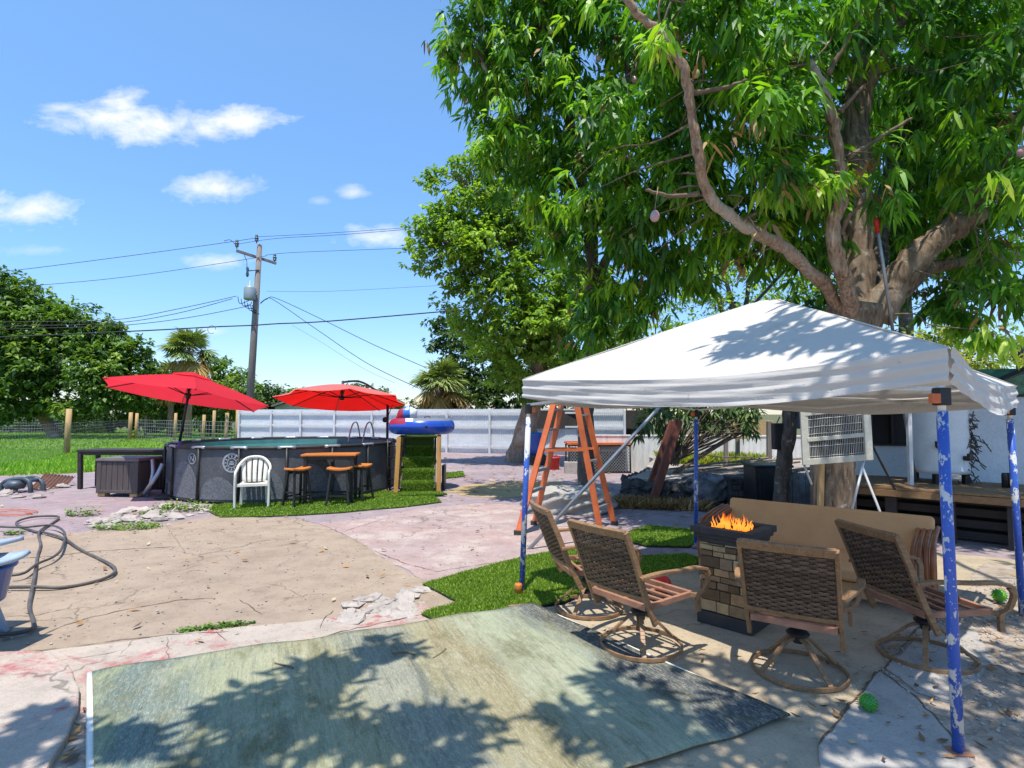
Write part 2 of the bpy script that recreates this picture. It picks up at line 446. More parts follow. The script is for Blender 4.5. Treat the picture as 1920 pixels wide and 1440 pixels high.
def m_chip():
    t = NT('chipped_blue_paint')
    n = t.noise(16, 9, .68, t.map((1, 1, .6))); n2 = t.noise(1.8, 3, .5)
    k = t.math('ADD', n, t.math('MULTIPLY', t.math('SUBTRACT', n2, .5), .75))
    chip = t.ramp(k, [(.565, 0.), (.575, 1.)])
    sp = t.ramp(t.noise(75, 3, .5), [(.67, 0.), (.69, 1.)])
    f = t.math('MAXIMUM', chip, sp)
    blue = t.mix(t.noise(5, 4, .6), (.02, .065, .34), (.035, .11, .46))
    wh = t.mix(t.noise(14, 4, .6), (.62, .62, .60), (.42, .43, .44))
    return t.end(t.bsdf(t.mix(f, blue, wh), t.ramp(f, [(0, .35), (1, .7)]), 0, t.bump(f, .5, .002), .5))
m_chipblue = m_chip()

def m_rug_():
    t = NT('rug_pile'); x = t.xyz()
    L = 3.14
    u = t.math('DIVIDE', t.math('ADD', x[0], t.math('MULTIPLY', x[1], .10)), L)
    w1 = t.noise(1.5, 6, .65, t.map((2.2, .7, 1))); w2 = t.noise(1.2, 4, .6)
    st = t.noise(3.0, 8, .75, t.map((14, .8, 1))); fine = t.noise(230, 2, .7); grit = t.noise(45, 5, .8, t.map((2.2, .5, 1)))
    uu = t.math('ADD', u, t.math('ADD', t.math('MULTIPLY', t.math('SUBTRACT', w1, .5), .26), t.math('MULTIPLY', t.math('SUBTRACT', w2, .5), .16)))
    c = t.ramp(uu, [(0., (.15, .22, .20)), (.045, (.27, .33, .22)), (.10, (.16, .23, .23)), (.17, (.19, .25, .23)), (.22, (.30, .34, .24)), (.33, (.32, .36, .26)),
                    (.42, (.33, .335, .22)), (.50, (.26, .285, .24)), (.57, (.25, .275, .24)), (.63, (.32, .31, .205)), (.70, (.275, .25, .155)),
                    (.76, (.32, .36, .27)), (.86, (.34, .40, .30)), (.93, (.24, .29, .25)), (.965, (.11, .13, .14)), (1., (.085, .10, .115))])
    c = t.mix(.75, c, t.ramp(st, [(.3, .42), (.48, .95), (.7, 1.25)]), 'MULTIPLY')
    c = t.mix(t.math('MULTIPLY', t.ramp(grit, [(.50, 0.), (.60, 1.)]), .55), c, (.48, .47, .40))
    c = t.mix(t.math('MULTIPLY', t.ramp(t.noise(1.6, 9, .78, t.map((1.6, .7, 1), (3, 7, 0))), [(.5, 0.), (.66, 1.)]), .75), c, (.13, .13, .065)); c = t.mix(t.math('MULTIPLY', t.ramp(t.noise(2.2, 9, .78, t.map((2.4, .6, 1), (8, 1, 0))), [(.54, 0.), (.68, 1.)]), .7), c, (.46, .47, .38)); c = t.mix(t.math('MULTIPLY', t.ramp(t.noise(1.3, 9, .8, t.map((2.6, .6, 1), (5, 5, 0))), [(.56, 0.), (.68, 1.)]), .6), c, (.12, .15, .15))
    c = t.mix(.65, c, t.ramp(fine, [(.3, .5), (.5, 1.), (.7, 1.25)]), 'MULTIPLY')
    c = t.mix(1.0, c, (.93, .86, .76), 'MULTIPLY')
    h = t.math('ADD', fine, t.math('MULTIPLY', st, .6))
    return t.end(t.bsdf(c, .95, 0, t.bump(h, .7, .006), .1))

def m_cloth(name, c, trans=.12, bs=.35, dirty=False):
    t = NT(name); a = t.noise(3, 4, .5); wv = t.noise(2.2, 5, .6, t.map((1, 1, 9)), .3); f = t.noise(400, 2, .6)
    cc = t.mix(.25, c, t.ramp(a, [(.35, .82), (.65, 1.)]), 'MULTIPLY')
    if dirty:
        cc = t.mix(t.ramp(t.noise(1.6, 8, .7, t.map((1, 1, 1.5), (4, 2, 0))), [(.52, 0.), (.74, .55)]), cc, (.40, .36, .29)); cc = t.mix(t.ramp(t.noise(22, 3, .5), [(.68, 0.), (.74, .4)]), cc, (.25, .22, .18))
    nb = t.bump(t.math('ADD', wv, t.math('MULTIPLY', f, .05)), bs, .02)
    p = t.bsdf(cc, .75, 0, nb, .2)
    tr = t.n.new('ShaderNodeBsdfTranslucent'); t.put(tr.inputs[0], cc)
    ms = t.n.new('ShaderNodeMixShader'); ms.inputs[0].default_value = trans
    t.l.new(p, ms.inputs[1]); t.l.new(tr.outputs[0], ms.inputs[2]); return t.end(ms.outputs[0])
m_canopy = m_cloth('canopy_fabric', (.60, .565, .515), .14, .35, True)
m_crimson = m_cloth('crimson_fabric', (.80, .035, .055), .5, .1)
m_scarlet = m_cloth('scarlet_fabric', (.92, .035, .03), .62, .1)

def m_bark(name, c1, c2, moss=None, sc=1.0):
    t = NT(name)
    v = t.map((7 * sc, 7 * sc, 1.6 * sc)); a = t.noise(2.2, 9, .7, v, .6); b = t.noise(.9, 4, .6); vv = t.vor(2.6, t.map((5 * sc, 5 * sc, 1.2 * sc)))
    c = t.mix(t.ramp(a, [(.36, 0.), (.62, 1.)]), c1, c2)
    c = t.mix(.75, c, t.ramp(vv, [(.05, .35), (.35, 1.1)]), 'MULTIPLY')
    c = t.mix(t.ramp(b, [(.5, 0.), (.62, .7)]), c, moss or tuple(x * 1.5 for x in c2))
    lich = t.ramp(t.noise(9, 6, .7), [(.58, 0.), (.66, .8)])
    c = t.mix(lich, c, (.36, .35, .30))
    return t.end(t.bsdf(c, .9, 0, t.bump(t.math('ADD', a, vv), .9, .02), .2))
m_mangobark = m_bark('mango_bark', (.085, .058, .04), (.25, .18, .12), (.33, .27, .2))
m_limb = m_bark('limb_bark', (.16, .095, .06), (.42, .28, .19), (.46, .42, .36), 1.6)
m_darkbark = m_bark('dark_bark', (.05, .042, .036), (.13, .105, .085))
m_twig = basic('twig_bark', (.22, .16, .11), (.13, .09, .06), 8, .9)

MANGO = [(0, (.035, .105, .016)), (.3, (.075, .210, .022)), (.58, (.18, .38, .028)), (.82, (.36, .56, .04)), (1, (.55, .62, .08))]
m_mango = leafmat('mango_leaf', MANGO, .42, .45)
m_light_leaf = leafmat('light_leaf', [(0, (.11, .19, .03)), (.5, (.25, .40, .05)), (1, (.48, .60, .10))], .42, .5)
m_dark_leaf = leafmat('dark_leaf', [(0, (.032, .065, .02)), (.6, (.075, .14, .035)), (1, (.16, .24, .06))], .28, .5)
m_far_leaf = leafmat('far_leaf', [(0, (.055, .11, .022)), (.55, (.12, .22, .035)), (1, (.28, .37, .07))], .32, .5)
m_yellow_leaf = leafmat('yellow_leaf', [(0, (.10, .15, .02)), (.5, (.26, .32, .03)), (1, (.48, .44, .06))], .3, .5)
m_palm = leafmat('palm_frond', [(0, (.08, .13, .03)), (.5, (.19, .26, .06)), (1, (.36, .38, .13))], .2, .5)
m_palmdead = leafmat('dead_frond', [(0, (.22, .14, .05)), (.5, (.46, .30, .09)), (1, (.62, .45, .16))], .25, .7)
m_brownleaf = leafmat('dry_leaf', [(0, (.16, .08, .03)), (.5, (.30, .17, .07)), (1, (.45, .30, .12))], .15, .7)
m_litter = leafmat('litter_leaf', [(0, (.10, .05, .025)), (.5, (.28, .14, .05)), (.85, (.50, .25, .06)), (1, (.50, .45, .3))], .1, .7)

# ================================================================ the ground
def sheet(name, px, z, mat, jit=.04, step=.25, seed=1, world=None, thick=.0):
    pts = world if world else [G(*p) for p in px]
    pts = [Vector((p[0], p[1], 0)) for p in pts]
    if jit: pts = wig(wig(pts, jit, step, seed), jit * .35, .05, seed + 1)
    b = MB(); b.poly(pts, z, thick)
    o = b.build(name, mat); return structure(o)
b = MB(); b.poly([(-900, -300), (900, -300), (900, 1500), (-900, 1500)], 0)
structure(b.build('ground', m_ground))
LAWN = [(-60, 15.2), G(0, 889), G(90, 884), G(160, 882), G(300, 866), G(470, 834), (-11, 60), (-90, 60)]
sheet('lawn', None, .004, m_lawn, 0, 1, 1, LAWN)
sheet('painted_patio', None, .012, m_purple, .06, .4, 3, [(-26, 15.3), G(0, 893), G(90, 888), G(160, 886), G(300, 868), G(470, 836), (-8, 27), (14, 25), (14, -6), (-26, -6)], .02)
PINK = [(575, 985), (680, 975), (790, 955), (900, 945), (1010, 950), (1130, 985), (1110, 1020), (1000, 1048), (850, 1085), (800, 1092), (700, 1042), (640, 1005)]
sheet('pink_patio', PINK, .016, m_pink, .03, .2, 4)
TAN = [(-420, 1030), (0, 1010), (60, 1006), (150, 1002), (200, 992), (310, 985), (400, 970), (560, 975), (612, 992), (680, 1020), (705, 1042), (760, 1074),
       (800, 1092), (850, 1110), (868, 1135), (800, 1152), (690, 1164), (560, 1182), (420, 1192), (330, 1202), (200, 1222), (60, 1238), (-420, 1300)]
sheet('sandy_concrete', TAN, .020, m_sand, .025, .18, 5)
FS = [G(-420, 1290), G(60, 1230), G(200, 1214), G(330, 1194), G(420, 1185), G(560, 1172), G(690, 1155), G(790, 1140), G(870, 1160), G(1000, 1140), (.6, 4.2), (.9, -3), (-9, -3)]
sheet('beige_slab', None, .024, m_beige, .02, .2, 6, FS)
# raised, round-edged slab in the bottom left
RS = [G(-300, 1252), G(40, 1240), G(95, 1243), G(130, 1268), G(148, 1310), G(146, 1350), G(128, 1400), G(100, 1445), (-1.9, 2.2), (-2.3, .5), (-7, .5)]
b = MB(); b.poly(wig([Vector((p[0], p[1], 0)) for p in RS], .008, .12, 8), .075, .07)
structure(b.build('raised_slab', m_beige, bevel=.012))
TS = [G(1000, 1148), G(1060, 1140), G(1170, 1092), G(1330, 1035), G(1420, 1010), (6.5, 6.2), (6.5, -3), (-.4, -3), (.4, 3.4)]
sheet('tent_slab', None, .028, m_tentslab, .015, .2, 7, TS)
sheet('sandy_ground', None, .032, m_dirt, .06, .25, 9, [G(1640, 1275), G(1700, 1180), G(1800, 1120), G(1850, 1060), (6.4, 5.6), (6.5, .5), (2.6, .5), G(1800, 1440), G(1700, 1340)])
sheet('grey_slab', [(1535, 1410), (1652, 1268), (1700, 1300), (1790, 1400), (1830, 1450), (1620, 1500), (1540, 1460)], .036, m_greyslab, .012, .15, 10)
sheet('stepping_slab', [(1660, 1262), (1740, 1190), (1830, 1190), (1870, 1250), (1780, 1330), (1720, 1310)], .036, m_greyslab, .012, .15, 12)
sheet('ochre_dirt', [(835, 922), (880, 910), (985, 902), (1060, 905), (1040, 925), (960, 935), (880, 933)], .017, m_ochre, .05, .2, 11)
sheet('terrace', None, .44, m_soil, .05, .5, 13, [(2.3, 11.2), (2.6, 10.85), (3.3, 10.55), (4.9, 10.5), (9.5, 10.6), (13, 11), (13, 22), (4.6, 22), (4.0, 16), (3.0, 12.6)], .44)

# cracks and slab joints
def crack(pts, w, z, seed, amp=.012):
    q = wig([Vector(p) for p in pts], amp, .06, seed, False); rd = random.Random(seed)
    b = MB(); n = len(q); L, Rr = [], []
    for i, p in enumerate(q):
        d = (q[min(i + 1, n - 1)] - q[max(i - 1, 0)]).normalized(); s = Vector((-d.y, d.x, 0))
        ww = w * .62 * rd.uniform(.15, 1.15) * (.25 if i in (0, n - 1) else 1)
        L.append(Vector((p.x, p.y, z)) + s * ww / 2); Rr.append(Vector((p.x, p.y, z)) - s * ww / 2)
    b.add(L + Rr, [(i, i + 1, n + i + 1, n + i) for i in range(n - 1)])
    return b
cb = MB()
for k, (pp, w, z) in enumerate([([(75, 1198), (110, 1182), (160, 1165), (250, 1145), (330, 1130), (400, 1126)], .030, .0225),
                                ([(25, 1052), (100, 1046), (160, 1038), (240, 1033), (330, 1028)], .045, .0225),
                                ([(360, 1045), (395, 1040), (450, 1034), (520, 1028), (575, 1015)], .012, .0225),
                                ([(448, 1128), (470, 1142), (492, 1158)], .02, .0225),
                                ([(310, 985), (335, 1022), (350, 1042)], .008, .0225),
                                ([(250, 1205), (240, 1220), (225, 1235)], .008, .0265), ([(312, 1200), (316, 1235), (318, 1270)], .008, .0265),
                                ([(405, 1190), (425, 1208)], .016, .0265), ([(110, 1245), (180, 1236), (230, 1225)], .008, .0265),
                                ([(20, 1230), (120, 1222), (230, 1205), (330, 1196), (430, 1190)], .02, .0265),
                                ([(570, 1215), (640, 1190), (700, 1178), (790, 1158)], .028, .0265), ([(600, 1185), (612, 1160), (625, 1150)], .016, .0265),
                                ([(550, 972), (600, 985), (640, 1002), (690, 1030)], .012, .0225), ([(800, 925), (850, 945), (895, 955)], .012, .0145),
                                ([(640, 1000), (720, 975), (800, 968), (900, 950)], .016, .0185), ([(990, 1048), (900, 1062), (820, 1075), (760, 1060), (700, 1035)], .018, .0225),
                                ([(0, 975), (60, 972), (130, 965), (200, 972)], .015, .0145), ([(0, 990), (90, 982), (140, 975)], .012, .0145),
                                ([(820, 900), (900, 895), (980, 900)], .02, .0145), ([(1000, 905), (1080, 895), (1160, 900)], .02, .0145),
                                ([(1535, 1412), (1590, 1340), (1650, 1268), (1700, 1215), (1745, 1150)], .03, .0385),
                                ([(1650, 1268), (1720, 1320), (1790, 1400), (1830, 1440)], .025, .0385),
                                ([(1140, 1000), (1250, 985), (1330, 990), (1420, 975)], .02, .0145), ([(1160, 960), (1240, 965), (1310, 955)], .02, .0145)]):
    c_ = crack([G(*p) for p in pp], w, z, 40 + k)
    cb.add(c_.v, c_.f)
structure(cb.build('pavement_cracks', m_crack))

# broken concrete chunks where the old slab crumbles
def rock_mb(b, c, r, rd, flat=.5):
    n = rd.choice((5, 6, 7)); vs = []; 
    q = Quaternion(Vector((rd.uniform(-1, 1), rd.uniform(-1, 1), rd.uniform(-1, 1))).normalized(), rd.uniform(0, .5)) 
    a0 = rd.uniform(0, 6)
    for lv, (rr, zz) in enumerate(((.85, 0), (1, .5), (.7, 1))):
        for k in range(n):
            a = a0 + 2 * math.pi * k / n
            s_ = r * rr * rd.uniform(.7, 1.15)
            vs.append(Vector(c) + Vector((math.cos(a) * s_, math.sin(a) * s_, max(0, zz * r * flat * (rd.uniform(.75, 1.2) + .45 * math.cos(a - a0 * 2))))))
    fs = [(i * n + k, i * n + (k + 1) % n, (i + 1) * n + (k + 1) % n, (i + 1) * n + k) for i in range(2) for k in range(n)]
    fs += [tuple(2 * n + k for k in range(n))]
    b.add(vs, fs, False)
def rubble(name, px, n, r0, r1, mat, seed, flat=.4):
    poly = [G(*p) for p in px]; X, Y = scatter([(p.x, p.y) for p in poly], n, seed); rd = random.Random(seed); b = MB()
    for x, y in zip(X, Y):
        r = r0 + (r1 - r0) * rd.random() ** 2.5; rock_mb(b, (x, y, .015), r, rd, flat * rd.uniform(.5, 1.3))
    o = b.build(name, mat); o['kind'] = 'stuff'; return o
m_rub = concrete('rubble', (.46, .41, .36), (.36, .31, .27), (.22, .18, .15), (.5, .7), 3, 60, .8)
rubble('broken_concrete', [(640, 1150), (690, 1125), (760, 1110), (800, 1108), (790, 1160), (720, 1175), (650, 1172)], 95, .02, .12, m_rub, 21, .3)
rubble('broken_concrete', [(160, 985), (230, 960), (340, 950), (400, 955), (400, 968), (310, 978), (240, 985), (180, 998)], 120, .03, .16, m_rub, 22, .45)
rubble('broken_concrete', [(0, 900), (60, 900), (120, 915), (110, 930), (0, 945)], 60, .03, .17, m_rub, 23, .4)

def weed(px, py, rad, h, label, n=260, seed=0, ls=.8, grp='weeds in the cracked paving'):
    c = G(px, py); rg = np.random.default_rng(seed + 500); Vs, Fs, Ts = [], [], []; o = 0
    for k in range(n):
        a = rg.uniform(0, 6.28); rr = rad * math.sqrt(rg.random()); bx, by = c.x + rr * math.cos(a), c.y + rr * (.45 if ls > .5 else .16) * math.sin(a) + (0 if ls > .5 else .35 * rr * math.cos(a))
        hh = h * rg.uniform(.25, 1) * (1 - .5 * rr / rad); la = rg.uniform(0, 6.28); L = rg.uniform(.03, .075) * ls; w = L * rg.uniform(.3, .5)
        d = np.array([math.cos(la), math.sin(la), rg.uniform(-.3, .8)]); s_ = np.array([-math.sin(la), math.cos(la), rg.uniform(-.3, .3)])
        p = np.array([bx, by, .02 + hh * rg.random()])
        Vs += [p, p + d * L * .5 + s_ * w, p + d * L, p + d * L * .5 - s_ * w]; Fs.append([o, o + 1, o + 2, o + 3]); Ts += [rg.random()] * 4; o += 4
    ob = npmesh('weed', np.array(Vs), [np.array(Fs)], m_weed, None, np.array(Ts), loc=(c.x, c.y, 0))
    return tag(ob, label, 'weed', grp)
weed(152, 968, .28, .24, 'leafy dark green weed left of the rubble by the storage box', 200, 1)
weed(238, 992, .50, .12, 'low green weed patch at the edge of the tan concrete below the rubble', 480, 2)
weed(345, 958, .55, .26, 'tall bright green weeds growing at the foot of the pool wall', 520, 3)
weed(295, 968, .30, .12, 'small weed tuft between the rubble and pool', 160, 6)
weed(405, 1182, .27, .05, 'thin strip of weeds in the joint between tan and pink stained concrete', 420, 4, .45)
weed(26, 1004, .12, .08, 'tiny weed beside the black hose loop', 70, 5)
weed(45, 900, .4, .2, 'weed clump by the rusty scrap at the lawn edge', 220, 7)

# lawn grass
def stuff(o): o['kind'] = 'stuff'; return o
lp = [(p[0], p[1]) for p in LAWN]
near = [(-24, 15.3), lp[1], lp[2], lp[3], (G(300, 866).x, G(300, 866).y), (-10, 27), (-32, 27)]
X1, Y1 = scatter(near, 42000, 31); X2, Y2 = scatter([(-32, 26), (-9, 26), (-12, 58), (-62, 58)], 26000, 32)
n1_ = np.random.default_rng(5).random(len(X1)); 
Va, Fa, Ta = blades(X1, Y1, .004, .07, .016, 33); Vb, Fb, Tb = blades(X2, Y2, .004, .10, .04, 34)
stuff(npmesh('lawn_grass', np.concatenate([Va, Vb]), [np.concatenate([Fa, Fb + len(Va)])], m_grass, None, np.concatenate([Ta, Tb])))
ug = [G(-100, 893), G(0, 893), G(100, 890), G(160, 888), G(290, 872), G(290, 862), G(150, 866), G(0, 872), G(-100, 872)]
X, Y = scatter([(p.x, p.y) for p in ug], 5200, 35); V_, F_, T_ = blades(X, Y, .01, .14, .028, 36, .9, np.random.default_rng(3).beta(2, 2, len(X)))
stuff(npmesh('unmown_grass', V_, [F_], m_grass, None, T_))

# artificial turf mats
def turf(px, z, label, n, h, w, seed, base=.012):
    pts = [G(*p) for p in px]; b = MB()
    q = wig([Vector((p.x, p.y, 0)) for p in pts], .012, .12, seed)
    c = sum((Vector(p) for p in pts), Vector()) / len(pts)
    X, Y = scatter([(p.x, p.y) for p in q], n, seed); V, Fc, T = blades(X, Y, z, h, w, seed, .8)
    V = V - np.array([c.x, c.y, 0])[None]
    root = thing('turf_mat', label, 'turf mat', (c.x, c.y, 0), 0, 'artificial turf pieces')
    b.poly(q, z, base); b.build('backing', m_turfbase, root, world=True)
    npmesh('pile', V, [Fc], m_turf, root, T)
turf([(392, 962), (412, 973), (480, 972), (560, 969), (640, 964), (700, 958), (760, 953), (828, 944), (815, 934), (760, 925), (700, 922), (560, 938), (440, 946), (400, 950)],
     .034, 'long strip of artificial turf under the bar stools along the pool', 30000, .022, .011, 51)
turf([(792, 1103), (870, 1080), (940, 1062), (985, 1050), (1060, 1036), (1130, 1025), (1195, 1040), (1180, 1075), (1120, 1105), (1060, 1136), (1003, 1147), (940, 1158), (828, 1176), (790, 1160), (862, 1136)],
     .044, 'bright artificial turf mat at the left front pole of the canopy', 52000, .022, .006, 52)
turf([(1150, 1012), (1215, 990), (1300, 998), (1330, 1018), (1290, 1030), (1210, 1028)], .040, 'shaded artificial turf piece behind the left rear canopy pole', 9000, .022, .008, 53)
turf([(1200, 1050), (1290, 1046), (1320, 1058), (1280, 1078), (1200, 1085), (1150, 1082)], .046, 'dark rumpled turf piece between the swivel chairs and fire pit', 7000, .022, .008, 54)
turf([(828, 900), (835, 889), (868, 886), (872, 895)], .034, 'small square of turf on the paving right of the turf stairs', 1500, .03, .014, 55)

# rug
A_, B_, C_ = G(172, 1277), G(1002, 1146), G(1482, 1362)
ux = (B_ - A_).normalized(); rz_ = math.atan2(ux.y, ux.x); Lr = (B_ - A_).length
rug = thing('area_rug', 'large worn green and blue striped outdoor rug lying on the paving', 'rug', (A_.x, A_.y, 0), rz_)
def to_l(p):
    d = Vector((p[0], p[1], 0)) - Vector((A_.x, A_.y, 0)); return Vector((d.x * ux.x + d.y * ux.y, -d.x * ux.y + d.y * ux.x, 0))
cl, bl_ = to_l(C_), to_l(B_)
dl = Vector((cl.x - bl_.x, cl.y, 0)) + Vector((.03, -.02, 0))
rd = random.Random(3)
def rugf(u, v):
    top = Vector((0, 0, 0)).lerp(bl_, u); bot = dl.lerp(cl, u); p = top.lerp(bot, v)
    e = .006 * math.sin(u * 41) * (v < .02 or v > .98); p.y += e
    p.z = .056 + .007 * math.sin(u * 9 + v * 4) + .006 * math.sin(v * 13 + u * 3) + .006 * math.sin(u * 27 - v * 6) * (v < .15 or v > .85); return p
b = MB(); b.grid(rugf, 60, 40); b.build('pile', m_rug_(), rug, solid=.012)
b = MB()
b.tube([Vector((-.012, 0, .05)).lerp(Vector((dl.x - .012, dl.y, .05)), k / 12) for k in range(13)], .02, 6, flat=.5)
b.build('binding', m_white, rug); b = MB()
b.tube([bl_.lerp(cl, k / 12) + Vector((.006, 0, .05)) for k in range(13)], .007, 6)
b.build('binding', m_white, rug)

# fallen leaves and twigs
GV = [(litter_px, n_, s_) for litter_px, n_, s_ in (([(0, 1000), (400, 975), (700, 1040), (860, 1120), (600, 1180), (0, 1240)], 420, 71), ([(1640, 1270), (1800, 1110), (1920, 1090), (1920, 1440), (1700, 1340)], 700, 72), ([(560, 975), (1000, 900), (1130, 985), (850, 1085)], 220, 73), ([(1000, 1150), (1400, 1010), (1650, 1270), (1500, 1420)], 160, 74))]
b = MB(); rd = random.Random(70)
for px_, n_, s_ in GV:
    pl_ = [G(*p) for p in px_]; X, Y = scatter([(p.x, p.y) for p in pl_], n_, s_)
    for x, y in zip(X, Y): rock_mb(b, (x, y, .024 if s_ != 72 else .034), rd.uniform(.004, .013), rd, .7)
o = b.build('gravel', m_rub); o['kind'] = 'stuff'
def litter(px, n, L, seed, z=.03):
    poly = [G(*p) for p in px]; X, Y = scatter([(p.x, p.y) for p in poly], n, seed); rg = np.random.default_rng(seed); Vs, Fs, Ts = [], [], []
    for i, (x, y) in enumerate(zip(X, Y)):
        a = rg.uniform(0, 6.28); l = L * rg.uniform(.4, 1.2); w = l * rg.uniform(.12, .25); d = np.array([math.cos(a), math.sin(a), 0]); s_ = np.array([-d[1], d[0], rg.uniform(-.4, .4)])
        p = np.array([x, y, z + .012]); Vs += [p, p + d * l * .5 + s_ * w, p + d * l + [0, 0, .02 * rg.random()], p + d * l * .5 - s_ * w]; Fs.append([4 * i, 4 * i + 1, 4 * i + 2, 4 * i + 3]); Ts += [rg.random()] * 4
    return np.array(Vs), np.array(Fs), np.array(Ts)
parts = [litter([(0, 940), (400, 970), (950, 940), (960, 1060), (800, 1140), (300, 1230), (0, 1230)], 90, .10, 61), litter([(1150, 950), (1400, 960), (1330, 1060), (1150, 1060)], 60, .14, 62),
         litter([(1500, 1240), (1920, 1080), (1920, 1440), (1560, 1440)], 130, .07, 63, .036), litter([(830, 860), (1150, 870), (1150, 940), (830, 940)], 220, .2, 64), litter([(1050, 1150), (1400, 1250), (1600, 1300), (1480, 1420)], 22, .06, 65, .05),
         litter([(130, 1360), (165, 1330), (170, 1300), (160, 1440), (120, 1440)], 26, .09, 66, .03)]
off = 0; VV, FF, TT = [], [], []
for v, f, t_ in parts: VV.append(v); FF.append(f + off); TT.append(t_); off += len(v)
stuff(npmesh('leaf_litter', np.concatenate(VV), [np.concatenate(FF)], m_litter, None, np.concatenate(TT)))
for k, (pp, lab) in enumerate([([(515, 1262), (540, 1268), (550, 1272)], 'thin reddish twig lying near the middle of the rug'), ([(812, 1252), (828, 1242), (836, 1234)], 'curved reddish twig on the rug right of its olive band'),
                               ([(735, 1243), (760, 1240), (778, 1246)], 'pale straw of twig on the rug beside a leaf shadow')]):
    q = [G(*p) + Vector((0, 0, .065)) for p in pp]; b = MB(); b.tube(curve(q, 4), .005, 5)
    tag(b.build('twig', m_twig, loc=q[0]), lab, 'twig', 'twigs on the rug')
q = G(970, 1150); b = MB(); b.box((q.x, q.y, .06), (.16, .03, .02), .25); tag(b.build('wood_offcut', m_rust, loc=(q.x, q.y, .05)), 'short flat brown offcut lying at the turf edge beside the rug', 'offcut')
# ================================================================ canopy tent
FT = [G(978, 1119), G(1798, 1424), G(1918, 1160), G(1305, 1030)]          # near-left, near-right, far-right, far-left
TP = [P(991, 752, FT[0].y + .01), P(1764, 716, FT[1].y + .0), P(1892, 752, FT[2].y), P(1305, 764, FT[3].y)]
tent_c = sum(FT, Vector()) / 4
tent = thing('canopy_tent', 'off white pop up canopy tent on chipped blue poles', 'canopy', (tent_c.x, tent_c.y, 0))
EV = []
for i, (px, py) in enumerate([(990, 711), (1767, 655), (1893, 724), (1305, 716)]):
    EV.append(P(px, py, TP[i].y))
EV[3].z = EV[0].z
for q in EV:
    d = Vector((q.x - tent_c.x, q.y - tent_c.y, 0)).normalized(); q += d * .04
APEX = P(1452, 566, (FT[0].y + FT[2].y) / 2); 
c_xy = sum(EV, Vector()) / 4; APEX.x, APEX.y = c_xy.x + .10, c_xy.y + .02; APEX.z = 2.72
PLAT = .17
b = MB(); val = MB()
for i in range(4):
    a, c = EV[i], EV[(i + 1) % 4]; e = (c - a); nrm = Vector((e.y, -e.x, 0)).normalized()
    if nrm.dot(Vector((c_xy.x, c_xy.y, 0)) - Vector((a.x, a.y, 0))) > 0: nrm = -nrm
    apa = APEX + (a - APEX).normalized() * PLAT; apc = APEX + (c - APEX).normalized() * PLAT
    apa.z = apc.z = APEX.z - .012
    ph = i * 1.7
    def roof(u, v, a=a, c=c, apa=apa, apc=apc, ph=ph):
        p = a.lerp(c, u).lerp(apa.lerp(apc, u), v)
        s = math.sin(math.pi * u); p.z -= .10 * s * (1 - v) ** 1.5 * (.25 + v) * 1.2 + .035 * s * math.sin(math.pi * v)
        p.z -= .045 * s * (1 - v) ** 6
        p.z += .004 * math.sin(u * 23 + ph) * math.sin(v * 9) + .006 * math.sin(u * 7 + v * 11 + ph)
        p.z -= .03 * math.sin(math.pi * v) * (1 - s) ** 3 * 0
        return p
    b.grid(roof, 44, 30)
    def skirt(u, v, a=a, c=c, nrm=nrm, ph=ph, roof=roof):
        p = roof(u, 0); s = math.sin(math.pi * u)
        fold = .007 * math.sin(v * 15 + u * 7 + ph) * (1 - .4 * s) + .004 * math.sin(v * 31 - u * 13 + ph) + .007 * math.sin(u * 17 + ph + v * 2) * v + .004 * math.sin(u * 63 + 3 * v + ph) * v
        p = p + nrm * (.012 + fold + .015 * v * s); drop = .175 + .03 * s + .005 * math.sin(u * 11 + ph)
        p.z -= drop * v; return p
    val.grid(skirt, 90, 14)
apa = [APEX + (EV[i] - APEX).normalized() * PLAT for i in range(4)]
for q in apa: q.z = APEX.z - .012
b.add([*apa, APEX + Vector((0, 0, .012))], [(0, 1, 4), (1, 2, 4), (2, 3, 4), (3, 0, 4)], True)
b.build('roof', m_canopy, tent, world=True); val.build('valance', m_canopy, tent, world=True)
for i in range(4):
    s1 = MB(); s1.tube([EV[i] + Vector((0, 0, .004)), EV[i].lerp(apa[i], .5) + Vector((0, 0, .003)), apa[i] + Vector((0, 0, -.008))], .006, 6); s1.build('seam', m_canopy, tent, world=True)
for i in range(4):
    f, t_ = FT[i], TP[i]
    r = .026
    b = MB(); b.tube([f, f.lerp(t_, .5), t_ - Vector((0, 0, .15))], r, 16)
    lg = b.build('leg', m_chipblue if i != 2 else m_chipblue, tent, world=True)
    b = MB(); b.tube([t_ - Vector((0, 0, .17)), t_ + Vector((0, 0, -.02))], .018, 12); b.build('inner_pole', m_white, lg, world=True)
    d = (tent_c - f); d.z = 0; d.normalize()
    b = MB(); b.box(t_ + Vector((0, 0, -.075)), (.062, .06, .09), math.atan2(d.y, d.x)); b.build('corner_bracket', m_black, lg, bevel=.006, world=True)
    b = MB(); b.box(t_ + Vector((-.05 * (1 if i else -1), -.02, -.085)), (.03, .045, .05), math.atan2(d.y, d.x)); b.build('release_button', m_ladder, lg, bevel=.004, world=True)
    b = MB(); b.box((f.x, f.y, .035), (.09, .09, .012)); b.build('foot_plate', m_rust, lg, world=True)
b = MB()
